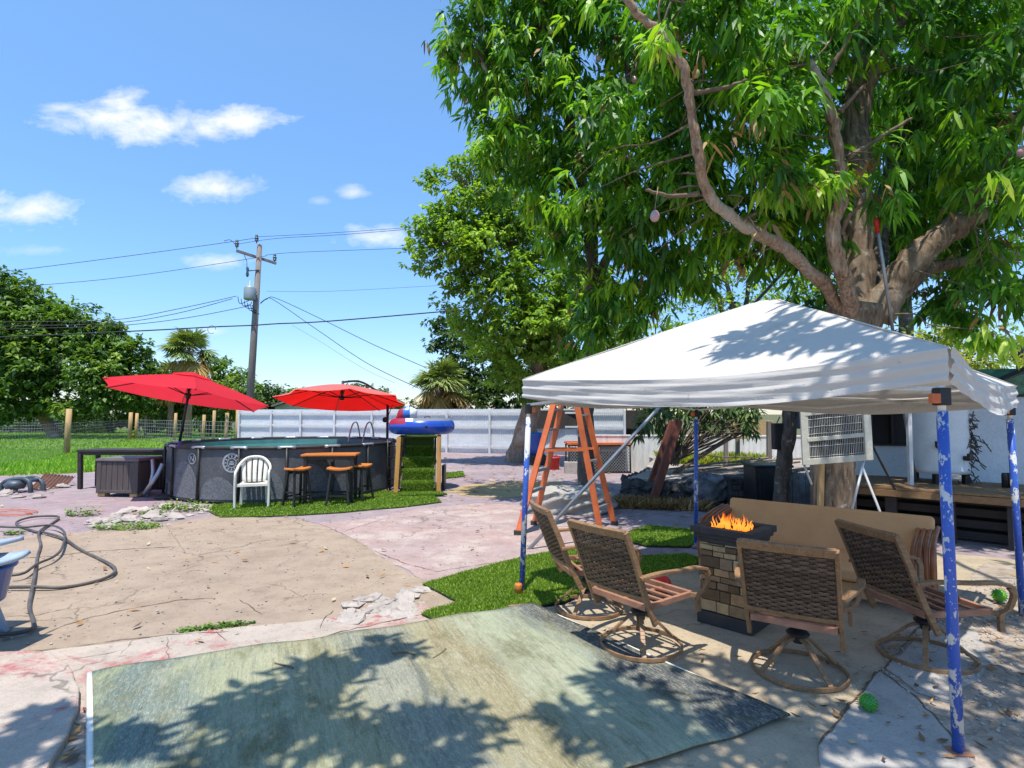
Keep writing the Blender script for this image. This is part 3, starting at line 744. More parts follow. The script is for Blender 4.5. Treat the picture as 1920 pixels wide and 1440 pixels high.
for i in range(4):
    a, c = TP[i] + Vector((0, 0, -.03)), TP[(i + 1) % 4] + Vector((0, 0, -.03)); hi = Vector((0, 0, .10)); lo = Vector((0, 0, -.005))
    for k in range(2):
        p0, p1 = a.lerp(c, k / 2), a.lerp(c, (k + 1) / 2)
        b.beam(p0 + hi, p1 + lo, .014, .022); b.beam(p0 + lo, p1 + hi, .014, .022)
    m_ = a.lerp(c, .5); b.beam(m_ + hi, Vector((APEX.x, APEX.y, 2.22)), .014, .022)
b.beam((APEX.x, APEX.y, 2.1), (APEX.x, APEX.y, APEX.z - .03), .03, .03)
b.build('truss', m_whitepaint, tent, world=True)

# ================================================================ swivel chairs
ch = thing('swivel_chair', '', 'patio chair', (0, 0, 0), 0, 'swivel patio chairs round the fire pit'); ch.scale = (.955, .97, .925)
def arc_pts(r, z, n=40): return [Vector((r * math.cos(2 * math.pi * k / n), r * math.sin(2 * math.pi * k / n), z)) for k in range(n)]
b = MB(); n = 48
for (ri, zi) in ((.292, 0),):
    vs = []
    for k in range(n):
        a = 2 * math.pi * k / n
        for (r, z) in ((.288, .004), (.302, .004), (.302, .034), (.288, .034)): vs.append((r * math.cos(a), r * math.sin(a), z))
    fs = [(4 * k + j, 4 * ((k + 1) % n) + j, 4 * ((k + 1) % n) + (j + 1) % 4, 4 * k + (j + 1) % 4) for k in range(n) for j in range(4)]
    b.add(vs, fs, False)
b.build('base_ring', m_bronze, ch, bevel=.003)
for k in range(4):
    a = R(45 + 90 * k); d = Vector((math.cos(a), math.sin(a), 0)); b = MB()
    q = curve([d * .035 + Vector((0, 0, .235)), d * .09 + Vector((0, 0, .215)), d * .19 + Vector((0, 0, .12)), d * .29 + Vector((0, 0, .03))], 5)
    for i in range(len(q) - 1): b.beam(q[i], q[i + 1] + (q[i + 1] - q[i]) * .02, .034, .018)
    b.build('base_leg', m_bronze, ch, bevel=.003)
b = MB(); b.lathe([(.0, .20), (.032, .20), (.035, .25), (.07, .255), (.075, .27), (.05, .29), (.03, .30), (.03, .36), (0, .36)], 20)
b.box((0, 0, .372), (.24, .28, .02)); b.box((0, .1, .355), (.05, .16, .03))
b.build('swivel_hub', m_dark, ch, bevel=.003)
b = MB(); zz = .405; hw = .255; y0, y1 = -.235, .262
b.beam((-hw, y0, zz), (hw, y0, zz), .03, .045); b.beam((-hw, y1, zz), (hw, y1, zz), .03, .045)
for sx in (-1, 1): b.beam((sx * hw, y0 + .015, zz + .002), (sx * hw, y1 - .015, zz + .002), .028, .041)
for k in range(4):
    y = y0 + .10 * (k + 1); b.beam((-hw + .014, y, zz + .006), (hw - .014, y, zz + .006), .026, .018)
b.beam((0, y0 + .02, zz - .012), (0, y1 - .02, zz - .012), .03, .018)
b.build('seat_frame', m_rust, ch, bevel=.003)
BK0, BK1 = Vector((0, -.20, .29)), Vector((0, -.45, .945))
bd = (BK1 - BK0).normalized()
def bk(x, t, off=0):                                                # point on the leaning back
    nrm = Vector((0, -bd.z, bd.y)) * 1.0
    p = BK0.lerp(BK1, t); p.x = x
    p += Vector((0, -1, 0)) * .022 * (1 - (x / .27) ** 2) * (t > .18)  # slight curve across
    return p + nrm * -off
for sx in (-1, 1):
    b = MB(); x = sx * .275
    q = [Vector((x, -.165, .275)), Vector((x, -.205, .36)), Vector((x, -.27, .50)), Vector((x, -.36, .74)), Vector((x, -.455, .965))]
    q = curve(q, 4)
    for i in range(len(q) - 1): b.beam(q[i], q[i + 1] + (q[i + 1] - q[i]) * .04, .026, .042, up=(0, 1, 0.3))
    b.build('back_post', m_bronze, ch, bevel=.004)
def rail(t, w, h):
    b = MB()
    for k in range(8):
        x0, x1 = -.27 + .54 * k / 8, -.27 + .54 * (k + 1) / 8
        b.beam(bk(x0, t), bk(x1 + .002, t), w, h, up=bd)
    return b
rail(1.005, .030, .062).build('top_rail', m_bronze, ch, bevel=.004)
rail(.29, .022, .03).build('lower_rail', m_bronze, ch, bevel=.003)
# wicker: flat horizontal strands woven over thin uprights
b = MB(); rows, cols = 26, 11
rdw = random.Random(5)
for r_ in range(rows):
    t = .315 + (.965 - .315) * (r_ + .5) / rows; pts = []; hh = .0116
    vs = []; K = cols * 3
    for k in range(K + 1):
        u = k / K; x = -.262 + .524 * u
        off = .0075 * math.sin(math.pi * u * cols + math.pi * (r_ % 2))
        p = bk(x, t, off); vs += [p - bd * hh, p + Vector((0, -.0035, 0)), p + bd * hh, p + Vector((0, .0035, 0))]
    fs = [(4 * k + j, 4 * k + 4 + j, 4 * k + 4 + (j + 1) % 4, 4 * k + (j + 1) % 4) for k in range(K) for j in range(4)]
    b.add(vs, fs, False, .25 + .5 * rdw.random())
for c in range(cols + 1):
    x = -.262 + .524 * (c + .5) / cols
    if abs(x) < .262: b.tube([bk(x, .3), bk(x, .97)], .005, 5, tone=.1)
t_ = NT('wicker'); cc = t_.ramp(t_.math('ADD', t_.attr('tone'), t_.math('MULTIPLY', t_.math('SUBTRACT', t_.noise(30, 3, .6), .5), .5), True), [(0, (.022, .013, .008)), (.5, (.085, .052, .033)), (1, (.19, .12, .075))])
m_wicker = t_.end(t_.bsdf(cc, .5, 0, None, .4))
b.build('wicker_panel', m_wicker, ch, tone=True)
for sx in (-1, 1):
    b = MB(); x = sx * .29
    q = curve([Vector((x, -.335, .635)), Vector((sx * .335, -.20, .655)), Vector((sx * .37, 0, .652)), Vector((sx * .375, .16, .648)), Vector((sx * .365, .29, .615))], 5)
    for i in range(len(q) - 1): b.beam(q[i], q[i + 1] + (q[i + 1] - q[i]) * .03, .05, .024)
    b.build('armrest', m_bronze, ch, bevel=.004)
    b = MB(); q = curve([Vector((sx * .365, .285, .612)), Vector((sx * .365, .318, .56)), Vector((sx * .345, .30, .46)), Vector((sx * .30, .285, .405)), Vector((sx * .30, .285, .285))], 4)
    for i in range(len(q) - 1): b.beam(q[i], q[i + 1] + (q[i + 1] - q[i]) * .03, .026, .04, up=(0, 1, .2))
    b.beam((sx * .26, .25, .405), (sx * .30, .275, .405), .026, .034)
    b.build('arm_support', m_bronze, ch, bevel=.003)
def face(dx, dy): return math.atan2(dy, dx) - math.pi / 2
for k, (px, py, dx, dy, lab) in enumerate([
        (1104, 1148, .98, .22, 'swivel chair seen side on by the left front canopy pole, farthest left of its set'),
        (1202, 1224, .80, .60, 'brown wicker swivel chair straddling the right edge of the rug'),
        (1498, 1268, .55, .84, 'wicker swivel chair with its back squarely to us in front of the stone fire pit'),
        (1738, 1240, .99, .14, 'swivel chair turned sideways behind the near right blue pole')]):
    p = G(px, py); p.z = .03 if k != 1 else .05
    if k == 0: ch.location = p; ch.rotation_euler.z = face(dx, dy); ch['label'] = lab
    else: dup(ch, p, face(dx, dy), lab)

# ================================================================ fire pit
m_veneer = None
def veneer():
    t = NT('stone_veneer'); a = t.attr('tone'); n = t.noise(16, 6, .7); 
    c = t.ramp(a, [(0, (.10, .062, .035)), (.3, (.44, .285, .14)), (.55, (.60, .42, .21)), (.8, (.27, .17, .10)), (1, (.50, .30, .14))])
    c = t.mix(.6, c, t.ramp(n, [(.3, .45), (.6, 1.1)]), 'MULTIPLY')
    return t.end(t.bsdf(c, .9, 0, t.bump(n, .8, .012), .2))
m_veneer = veneer()
lc = G(1313, 1172)
pit = thing('fire_pit', 'square stone veneer fire pit column with a slate top', 'fire pit', (lc.x + .285, lc.y, .028), R(-45))
b = MB(); b.box((0, 0, .05), (.44, .44, .10)); b.build('plinth', m_slate, pit, bevel=.006)
b = MB(); b.box((0, 0, .375), (.36, .36, .55), tone=.05); rd = random.Random(9)
for side in range(4):
    rot = Matrix.Rotation(side * math.pi / 2, 3, 'Z'); z = .102
    while z < .63:
        h = rd.choice((.045, .06, .075, .09)); h = min(h, .645 - z); x = -.195
        while x < .19:
            w = min(rd.uniform(.07, .17), .197 - x)
            if .197 - x - w < .04: w = .197 - x
            d = rd.uniform(.018, .036); cxx = Vector((x + w / 2, -.18 - d / 2, z + h / 2))
            b.box(rot @ cxx, (w - .006, d, h - .006), rot @ Matrix.Rotation(rd.uniform(-.03, .03), 3, 'Y'), rd.random()); x += w
        z += h
b.build('stone_veneer', m_veneer, pit, bevel=.005, tone=True)
b = MB()
b.box((0, 0, .665), (.42, .42, .04)); b.box((0, 0, .70), (.46, .46, .032))
S, hS = .50, .17
for k in range(4):
    rot = Matrix.Rotation(k * math.pi / 2, 3, 'Z')
    b.box(rot @ Vector((0, -(S + 2 * hS) / 4 + .0, .741)), ((S if k % 2 else 2 * hS), S / 2 - hS, .05), rot)
b.build('slate_top', m_slate, pit, bevel=.005)
b = MB(); b.lathe([(.16, .722), (.0, .722)], 20); rd = random.Random(4)
for k in range(60): rock_mb(b, (rd.uniform(-.14, .14), rd.uniform(-.14, .14), .722), rd.uniform(.012, .024), rd, .8)
b.build('lava_rock', m_stone_dark, pit)
def m_fire():
    t = NT('flame'); x = t.xyz(t.tc.outputs['Generated']); n = t.noise(24, 4, .6)
    h = t.math('ADD', x[2], t.math('MULTIPLY', t.math('SUBTRACT', n, .5), .5))
    c = t.ramp(h, [(0, (1., .25, .02)), (.35, (1., .36, .05)), (.7, (1., .17, .01)), (1, (.8, .08, .01))])
    e = t.n.new('ShaderNodeEmission'); t.l.new(c, e.inputs[0]); e.inputs[1].default_value = 1.15
    tr = t.n.new('ShaderNodeBsdfTransparent'); m = t.n.new('ShaderNodeMixShader')
    t.l.new(t.ramp(h, [(.15, .8), (.5, .5), (.85, .08)]), m.inputs[0]); t.l.new(tr.outputs[0], m.inputs[1]); t.l.new(e.outputs[0], m.inputs[2])
    return t.end(m.outputs[0])
b = MB(); rd = random.Random(12)
for k in range(70):
    x, y = rd.uniform(-.13, .13), rd.uniform(-.13, .13); H = rd.uniform(.03, .17) * (1.15 - 3.5 * math.hypot(x, y)); r = rd.uniform(.004, .012); ph = rd.uniform(0, 6)
    pts = [Vector((x + .022 * math.sin(ph + 4 * t) * t, y + .022 * math.cos(ph * 1.3 + 3.5 * t) * t, .735 + H * t)) for t in [i / 8 for i in range(9)]]
    b.tube(pts, [r * (.6 + .9 * t) * (1 - t) ** .8 + .0006 for t in [i / 8 for i in range(9)]], 7)
tag(b.build('flame', m_fire(), loc=None), 'orange flames burning in the fire pit top', 'flame')
fl = bpy.data.objects['flame']; fl.location = pit.location; fl.rotation_euler.z = R(-45)

# ================================================================ rattan sofa
f0, f1 = G(1320, 1084), G(1743, 1166); ux2 = (f1 - f0).normalized(); SL = (f1 - f0).length
sofa = thing('rattan_sofa', 'long bent rattan sofa with flat tan cushions behind the fire pit', 'sofa', ((f0.x + f1.x) / 2, (f0.y + f1.y) / 2, .03), math.atan2(ux2.y, ux2.x))
H2 = SL / 2                                                      # local x along, +y towards the back
b = MB()
def cush(u, v): return None
b.box((.05, .555, .53), (SL - .06, .10, .43), Matrix.Rotation(R(-14), 3, 'X')); o = b.build('back_cushion', m_cushion, sofa); md = o.modifiers.new('b', 'BEVEL'); md.width = .035; md.segments = 4
b = MB(); b.box((0, .20, .285), (SL - .16, .60, .12), Matrix.Rotation(R(4), 3, 'X')); o = b.build('seat_cushion', m_cushion, sofa); md = o.modifiers.new('b', 'BEVEL'); md.width = .035; md.segments = 4
b = MB(); b.box((0, .02, .17), (SL - .1, .02, .25), Matrix.Rotation(R(8), 3, 'X')); b.build('front_apron', m_cushion, sofa, bevel=.008)
for sx in (-1, 1):
    b = MB()
    for k in range(4):
        x = sx * (H2 - .03 + .045 * (k - 1.5))
        b.tube(curve([(x, .02, 0), (x, -.01, .25), (x, -.015, .44), (x, .03, .525), (x, .12, .565), (x, .40, .61), (x, .70, .63)], 6), .0195, 8)
    b.tube([(sx * H2, .62, 0), (sx * H2, .68, .4), (sx * H2, .70, .63)], .02, 8)
    b.tube([(sx * (H2 - .03), .0, .2), (sx * (H2 - .03), .66, .2)], .018, 8)
    for k in range(9):
        y = .08 + .065 * k; b.tube([(sx * (H2 - .03), y, .2), (sx * (H2 - .03), y, .53 + .13 * max(0, y - .05))], .009, 6)
    b.build('arm', m_rattan, sofa)
b = MB(); b.tube([(-H2, .68, .62), (H2, .68, .62)], .02, 8); b.tube([(-H2, .62, .2), (H2, .62, .2)], .02, 8); b.tube([(-H2, 0, .2), (H2, 0, .2)], .02, 8)
for k in range(24):
    x = -H2 + SL * (k + .5) / 24; b.tube([(x, .62, .2), (x, .68, .62)], .009, 6)
b.build('back_frame', m_rattan, sofa)
p = G(1690, 1128); b = MB(); b.grid(lambda u, v: Vector((.22 * (u - .5), .22 * (v - .5), .10 * math.sin(math.pi * u) * math.sin(math.pi * v) + .02 * math.sin(u * 17) * math.sin(v * 13))), 14, 14)
o = b.build('black_bag', m_blackrub, loc=None); c2 = (f0 + f1) / 2 + ux2 * .55; bk2 = Vector((-ux2.y, ux2.x, 0)); o.location = c2 + bk2 * .2 + Vector((0, 0, .40)); tag(o, 'crumpled black bag lying on the sofa seat', 'bag')

# ================================================================ toys
def spiky(px, py, r, label, z=.03, mat=None):
    p = G(px, py, z); b = MB(); m = mat
    b.lathe([(r * math.sin(math.pi * k / 10) + 1e-4, r - r * math.cos(math.pi * k / 10)) for k in range(11)], 18)
    for k in range(90):
        zc = 1 - 2 * (k + .5) / 90; a = k * 2.39996; d = Vector((math.cos(a) * math.sqrt(1 - zc * zc), math.sin(a) * math.sqrt(1 - zc * zc), zc))
        c = Vector((0, 0, r)) + d * r * .97; b.tube([c, c + d * r * .22], [r * .09, r * .03], 5)
    o = b.build('spiky_ball', m); o.location = p; return tag(o, label, 'toy ball')
m_greenrub = basic('green_rubber', (.02, .22, .04), (.10, .36, .03), 6, .35, 0, .05)
m_limerub = basic('lime_rubber', (.16, .45, .03), (.06, .30, .03), 10, .4, 0, .05)
spiky(1629, 1332, .043, 'spiky green rubber ball lying on the paving in front of the chairs', .04, m_greenrub)
spiky(1874, 1128, .052, 'lime green ball behind the sideways chair near the right edge', .045, m_limerub)
b = MB(); r = .10; b.lathe([(r * math.sin(math.pi * k / 14) + 1e-4, r - r * math.cos(math.pi * k / 14)) for k in range(15)], 24)
t_ = NT('red_white_ball'); x_ = t_.xyz(); an = t_.math('ARCTAN2', x_[2], x_[0]); st = t_.math('GREATER_THAN', t_.math('SINE', t_.math('MULTIPLY', an, 3.)), .55)
o = b.build('play_ball', t_.end(t_.bsdf(t_.mix(st, (.70, .03, .02), (.75, .55, .5)), .35))); o.location = G(1228, 1110, .03); o.rotation_euler = (.5, .4, .2); tag(o, 'red play ball with pale stripes between the chairs', 'ball')
p = G(976, 1123); b = MB(); b.lathe([(.0, 0), (.032, 0), (.036, .09), (.030, .10), (0, .10)], 16); o = b.build('wooden_block', m_orange_wood); o.location = (p.x - .02, p.y, .04); tag(o, 'small round brown wooden block at the foot of the left front pole', 'block')

# ================================================================ ladder and long pole
fa, fb, ra, rb = G(970, 1005), G(1001, 986), G(1126, 998), G(1152, 986)
ap = P(1068, 694, 8.35); side = ((fb - fa).normalized() + (rb - ra).normalized()).normalized()
lad = thing('step_ladder', 'tall orange fiberglass step ladder standing open behind the canopy', 'ladder', ((fa.x + rb.x) / 2, (fa.y + rb.y) / 2, 0))
tfa, tfb = ap - side * .14 - Vector((.05, 0, 0)), ap + side * .14 - Vector((.05, 0, 0)); tra, trb = ap - side * .14 + Vector((.06, 0, 0)), ap + side * .14 + Vector((.06, 0, 0))
for a, t_ in ((fa, tfa), (fb, tfb), (ra, tra), (rb, trb)):
    b = MB(); b.beam(a, t_, .085, .035, up=side); rl = b.build('rail', m_ladder, lad, bevel=.004, world=True)
    b = MB(); b.box((a.x, a.y, .04), (.10, .07, .075)); b.build('foot', m_blackrub, rl, bevel=.006, world=True)
for k in range(1, 8):
    t = k / 8; b = MB(); b.beam(fa.lerp(tfa, t), fb.lerp(tfb, t), .085, .03, up=(0, 0, 1)); b.build('rung', m_steel, lad, bevel=.003, world=True)
for k in (1, 3, 5):
    t = k / 7; b = MB(); b.beam(ra.lerp(tra, t), rb.lerp(trb, t), .04, .03); b.build('brace', m_steel, lad, bevel=.003, world=True)
for a, t_, c, d in ((fa, tfa, ra, tra), (fb, tfb, rb, trb)):
    b = MB(); b.beam(a.lerp(t_, .50), c.lerp(d, .50), .015, .035); b.build('spreader', m_ladder, lad, world=True)
b = MB(); b.box(ap + Vector((0, 0, .02)), (.20, .34, .06), math.atan2(side.y, side.x) - math.pi / 2); b.build('top_cap', m_ladder, lad, bevel=.01, world=True)
a0 = G(990, 1032); a1 = P(1478, 500, 8.6); b = MB(); b.tube([a0, a1], .024, 12)
tag(b.build('galvanized_pipe', m_steel, loc=a0), 'long grey steel pipe leaning from the paving up into the mango tree', 'pipe')
a0 = P(1716, 905, 8.4); a0.z = .70; a1 = P(1646, 432, 7.0); pk = thing('fruit_picking_pole', 'slim pale pole with a red tip standing up against the tree', 'pole', a0)
b = MB(); b.tube([a0, a0.lerp(a1, .6)], .026, 10); b.tube([a0.lerp(a1, .58), a1], .021, 10); b.build('shaft', m_steel, pk, world=True)
d = (a1 - a0).normalized(); b = MB(); b.tube([a1 - d * .02, a1 + d * .11, a1 + d * .16], [.034, .034, .02], 12); b.build('tip', m_red, pk, world=True)
# ================================================================ pool
ang = R(-21.6); PR = 2.42; PD = 13.9; PC = Vector((math.sin(ang) * PD, math.cos(ang) * PD, .03)); PH = 1.03
pool = thing('round_pool', 'round dark grey above ground pool with green water', 'pool', PC)
def m_liner():
    t = NT('pool_liner'); f = t.noise(70, 3, .7); a = t.noise(2, 5, .6); v = t.vor(34)
    c = t.mix(t.ramp(a, [(.35, 0.), (.65, 1.)]), (.11, .113, .12), (.068, .07, .076))
    c = t.mix(.7, c, t.ramp(v, [(.1, 1.25), (.5, .7)]), 'MULTIPLY')
    c = t.mix(t.ramp(t.noise(9, 7, .75, t.map((1, 1, .4))), [(.62, 0.), (.75, .45)]), c, (.22, .19, .17))
    return t.end(t.bsdf(c, .5, 0, t.bump(f, .4, .004), .35))
def m_mosaic(c1, c2, n):
    t = NT(n); v = t.vor(42, None, 'F1', 'Color'); x = t.xyz(v)
    c = t.mix(t.ramp(x[0], [(.2, 0.), (.8, 1.)]), c1, c2); return t.end(t.bsdf(c, .5, 0, None, .35))
b = MB()
def wall(u, v):
    a = 2 * math.pi * u; bul = .012 * math.sin(math.pi * v) * (1 + .4 * math.sin(a * 14)); r = PR - .03 + bul
    return Vector((r * math.cos(a), r * math.sin(a), .02 + (PH - .03) * v))
b.grid(wall, 168, 8); b.build('liner', m_liner(), pool)
b = MB()
b.lathe([(PR - .10, .2), (PR - .10, PH - .04)], 84); b.build('inner_liner', basic('inner_liner', (.10, .27, .27), (.07, .2, .2), 4, .5), pool)
b = MB(); b.grid(lambda u, v: Vector(((PR - .11) * math.sqrt(v + 1e-6) * math.cos(2 * math.pi * u), (PR - .11) * math.sqrt(v + 1e-6) * math.sin(2 * math.pi * u), PH - .13)), 48, 6)
t_ = NT('pool_water'); wnz = t_.noise(3, 4, .6)
b.build('water', t_.end(t_.bsdf((.05, .24, .20), .08, 0, t_.bump(wnz, .25, .02), .6)), pool)
NL = 18; a_off = R(-68.4 - 1)
for k in range(NL):
    a = a_off + 2 * math.pi * k / NL; d = Vector((math.cos(a), math.sin(a), 0)); tn = Vector((-d.y, d.x, 0))
    b = MB(); b.tube([d * (PR + .02), d * (PR + .005) + Vector((0, 0, PH))], .024, 8); lg = b.build('leg', m_dark, pool)
    b = MB(); b.box(d * (PR - .0) + Vector((0, 0, .035)), (.09, .09, .03), a); b.build('foot_pad', m_dark, lg)
    b = MB(); a2 = a + 2 * math.pi / NL
    b.tube([Vector((PR * math.cos(a + (a2 - a) * j / 6), PR * math.sin(a + (a2 - a) * j / 6), PH)) for j in range(7)], .030, 8); b.build('top_rail', m_dark, pool)
    b = MB(); b.tube([d * PR + tn * s_ * .16 + Vector((0, 0, PH + .004)) - d * .004 for s_ in (-1, -.5, 0, .5, 1)], .033, 8); b.build('rail_joint', m_steel, pool)
# printed pale arches on the liner between legs, and two round emblems
def on_wall(a, z, off): return Vector(((PR - .018 + off) * math.cos(a), (PR - .018 + off) * math.sin(a), z))
m_arch = m_mosaic((.15, .155, .165), (.095, .10, .108), 'pale_mosaic'); 
for k in range(NL):
    am = a_off + 2 * math.pi * (k + .5) / NL
    b = MB()
    hA = (.64, .5, .3, .70, .42, .62)[k % 6]; wA = (.172, .165, .17, .172, .16, .171)[k % 6]
    b.grid(lambda u, v: on_wall(am + wA * (2 * u - 1), .07 + v * hA * math.sqrt(max(0, 1 - (2 * u - 1) ** 2)), .004), 16, 6); b.build('printed_arch', m_arch, pool)
def emblem(px, py, r, letter):
    q = ray(px, py)                                                  # find the wall angle that this bearing meets
    bx = math.atan2(q.x, q.y); C0 = Vector((PC.x, PC.y)); dv = Vector((math.sin(bx), math.cos(bx)))
    tca = C0.dot(dv); t_ = tca - math.sqrt(max(0, PR * PR - (C0.length_squared - tca * tca))); h = dv * t_ - C0
    a = math.atan2(h.y, h.x); z = P(px, py, (dv * t_).y).z - .03
    def w(x, y, off=.009): return on_wall(a + x / PR, z + y, off)
    b = MB(); n = 28
    for (r0, r1) in (((r * .84, r),) if letter == 'N' else ((r * .80, r), (r * .42, r * .5))):
        vs = []
        for k in range(n):
            t = 2 * math.pi * k / n; vs += [w(r0 * math.cos(t), r0 * math.sin(t)), w(r1 * math.cos(t), r1 * math.sin(t))]
        b.add(vs, [(2 * k, 2 * k + 1, (2 * k + 3) % (2 * n), (2 * k + 2) % (2 * n)) for k in range(n)])
    def bar(x0, y0, x1, y1, ww):
        d = Vector((x1 - x0, y1 - y0)).normalized(); s_ = Vector((-d.y, d.x)) * ww / 2
        b.add([w(x0 + s_.x, y0 + s_.y, .011), w(x1 + s_.x, y1 + s_.y, .011), w(x1 - s_.x, y1 - s_.y, .011), w(x0 - s_.x, y0 - s_.y, .011)], [(0, 1, 2, 3)])
    k = r * .45
    if letter == 'N': bar(-k, -k, -k, k, r * .16); bar(-k, k, k, -k, r * .16); bar(k, -k, k, k, r * .16); bar(-k, 0, 0, k * .9, r * .12)
    else:
        for j in range(12):
            t = 2 * math.pi * j / 12; bar(r * .56 * math.cos(t), r * .56 * math.sin(t), r * .76 * math.cos(t), r * .76 * math.sin(t), r * .14)
        bar(-r * .25, -r * .12, r * .25, -r * .12, r * .16); bar(-r * .18, r * .1, r * .18, r * .1, r * .12)
    b.build('printed_emblem', basic('emblem_ink', (.36, .38, .41), None, 30, .6), pool)
emblem(359, 860, .105, 'N'); emblem(434, 868, .185, 'o')
b = MB()
for s_ in (-.22, .22):
    q = Vector((.35 + s_, PR - .05, 0)); b.tube(curve([q + Vector((0, .45, .0)), q + Vector((0, .25, .95)), q + Vector((0, .10, 1.40)), q + Vector((0, -.08, 1.42)), q + Vector((0, -.22, 1.2)), q + Vector((0, -.3, .9))], 5), .02, 8)
for k in range(4): b.tube([(.13, PR + .36 - .06 * k, .25 + .25 * k), (.57, PR + .36 - .06 * k, .25 + .25 * k)], .018, 6)
lo = b.build('pool_ladder', m_steel, loc=(0, 0, 0)); lo.location = PC + Vector((0, 0, 0)); lo.rotation_euler.z = R(-19); tag(lo, 'curved metal pool ladder at the far rim of the pool', 'pool ladder')

# ================================================================ market umbrella, cantilever umbrella
def ribs_canopy(rad, rise, n, a0, cols, sag=.05):
    b = MB(); un = []
    for k in range(n):
        t0, t1 = a0 + 2 * math.pi * k / n, a0 + 2 * math.pi * (k + 1) / n
        A, B = Vector((rad * math.cos(t0), rad * math.sin(t0), 0)), Vector((rad * math.cos(t1), rad * math.sin(t1), 0))
        def f(u, v):
            e = A.lerp(B, u); s = math.sin(math.pi * u); e = e * (1 - .05 * s)
            p = e * (1 - v); p.z = rise * (1 - (1 - v) ** 1.25) - sag * s * (1 - v) ** 1.1 * .6 + .04 * s * 0
            return p
        b.grid(f, 8, 10)
    return b
m_glare_top = m_cloth('faded_glare_red', (.92, .36, .32), .65, .1)  # faded top cloth, with sun glare also put into its pale colour
# 1: crimson umbrella with tilted pole
base = G(317, 935); hubp = P(353, 742, base.y + .35); topn = (hubp - base).normalized()
u1 = thing('market_umbrella', 'crimson market umbrella tilting to the right at the left end of the pool', 'umbrella', (base.x, base.y, 0))
top = hubp + topn * .42
q1 = Vector((0, 0, 1)).rotation_difference(Vector((.11, .15, 1)).normalized())
b = ribs_canopy(1.68, .46, 6, R(4), m_crimson); M1 = Matrix.Translation(hubp + topn * -.02) @ q1.to_matrix().to_4x4()
b.v = [M1 @ Vector(v) for v in b.v]; b.build('canopy', m_crimson, u1, world=True)
b = ribs_canopy(.42, .12, 6, R(4), m_crimson, .01); M2 = Matrix.Translation(hubp + topn * .385) @ q1.to_matrix().to_4x4()
b.v = [M2 @ Vector(v) for v in b.v]; b.build('vent_cap', m_crimson, u1, world=True)
for k in range(6):
    t = R(4) + 2 * math.pi * k / 6; b = MB()
    tip = M1 @ Vector((1.66 * math.cos(t), 1.66 * math.sin(t), -.02)); mid = M1 @ Vector((.8 * math.cos(t), .8 * math.sin(t), .255))
    b.tube([M1 @ Vector((0, 0, .44)), mid, tip], .011, 6); b.tube([hubp + topn * .0, mid], .010, 6); b.build('rib', m_black, u1, world=True)
b = MB(); b.tube([base, base.lerp(hubp, .55)], .030, 12); b.build('lower_pole', m_blueplastic, u1, world=True)
b = MB(); b.tube([base.lerp(hubp, .53), hubp + topn * .5], .026, 12); b.tube([hubp - topn * .06, hubp + topn * .05], .05, 12); b.build('upper_pole', m_black, u1, world=True)
b = MB(); b.lathe([(0, 0), (.26, 0), (.26, .05), (.06, .08), (.05, .3), (0, .3)], 20, (base.x, base.y, .02)); b.build('base', m_dark, u1, world=True)
# 2: scarlet cantilever umbrella
pc = G(726, 922); pole_b = P(727, 900, 14.4); pole_b.z = 0; pole_b.x = (727 - 960) / F * 14.4
cc2 = P(641, 752, 13.6); u2 = thing('cantilever_umbrella', 'scarlet cantilever umbrella with a faded, glare tinted top behind the pool', 'umbrella', (pole_b.x, pole_b.y, 0))
q2 = Vector((0, 0, 1)).rotation_difference(Vector((-.01, .155, 1)).normalized()); M3 = Matrix.Translation(cc2) @ q2.to_matrix().to_4x4()
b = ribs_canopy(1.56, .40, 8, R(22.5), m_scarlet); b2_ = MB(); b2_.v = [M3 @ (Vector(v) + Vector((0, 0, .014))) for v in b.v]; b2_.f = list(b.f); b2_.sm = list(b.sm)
b.v = [M3 @ Vector(v) for v in b.v]; b.build('lining', m_scarlet, u2, world=True); b2_.build('canopy', m_glare_top, u2, world=True)
for k in range(8):
    t = R(22.5) + 2 * math.pi * k / 8; b = MB(); mid = M3 @ Vector((.75 * math.cos(t), .75 * math.sin(t), .21)); hb = M3 @ Vector((0, 0, .08))
    b.tube([M3 @ Vector((0, 0, .385)), mid, M3 @ Vector((1.53 * math.cos(t), 1.53 * math.sin(t), -.015))], .011, 6); b.tube([hb, mid], .011, 6); b.build('rib', m_black, u2, world=True)
b = MB(); b.tube([M3 @ Vector((0, 0, .02)), M3 @ Vector((0, 0, .50))], .03, 10); b.tube([M3 @ Vector((0, 0, .03)), M3 @ Vector((0, 0, .12))], .055, 10); b.build('hub', m_black, u2, world=True)
b = MB(); top3 = M3 @ Vector((0, 0, .47)); ph_ = Vector((pole_b.x, pole_b.y, 2.05)); b.tube(curve([top3, top3.lerp(ph_, .35) + Vector((0, 0, .18)), top3.lerp(ph_, .7) + Vector((0, 0, .14)), ph_], 6), .026, 8); b.build('boom', m_dark, u2, world=True)
b = MB(); b.tube([pole_b, Vector((pole_b.x, pole_b.y, 2.15))], .034, 12); b.lathe([(0, 0), (.07, 0), (.07, .06), (0, .06)], 12, (pole_b.x - .04, pole_b.y - .05, 1.55), rot=Matrix.Rotation(R(90), 3, 'X')); b.build('pole', m_black, u2, world=True)
b = MB(); b.tube([ph_ - Vector((0, 0, .45)), ph_.lerp(top3, .12) + Vector((.32, 0, 0)), ph_ + Vector((.3, 0, -.05))], .010, 6); b.build('crank_handle', m_black, u2, world=True)
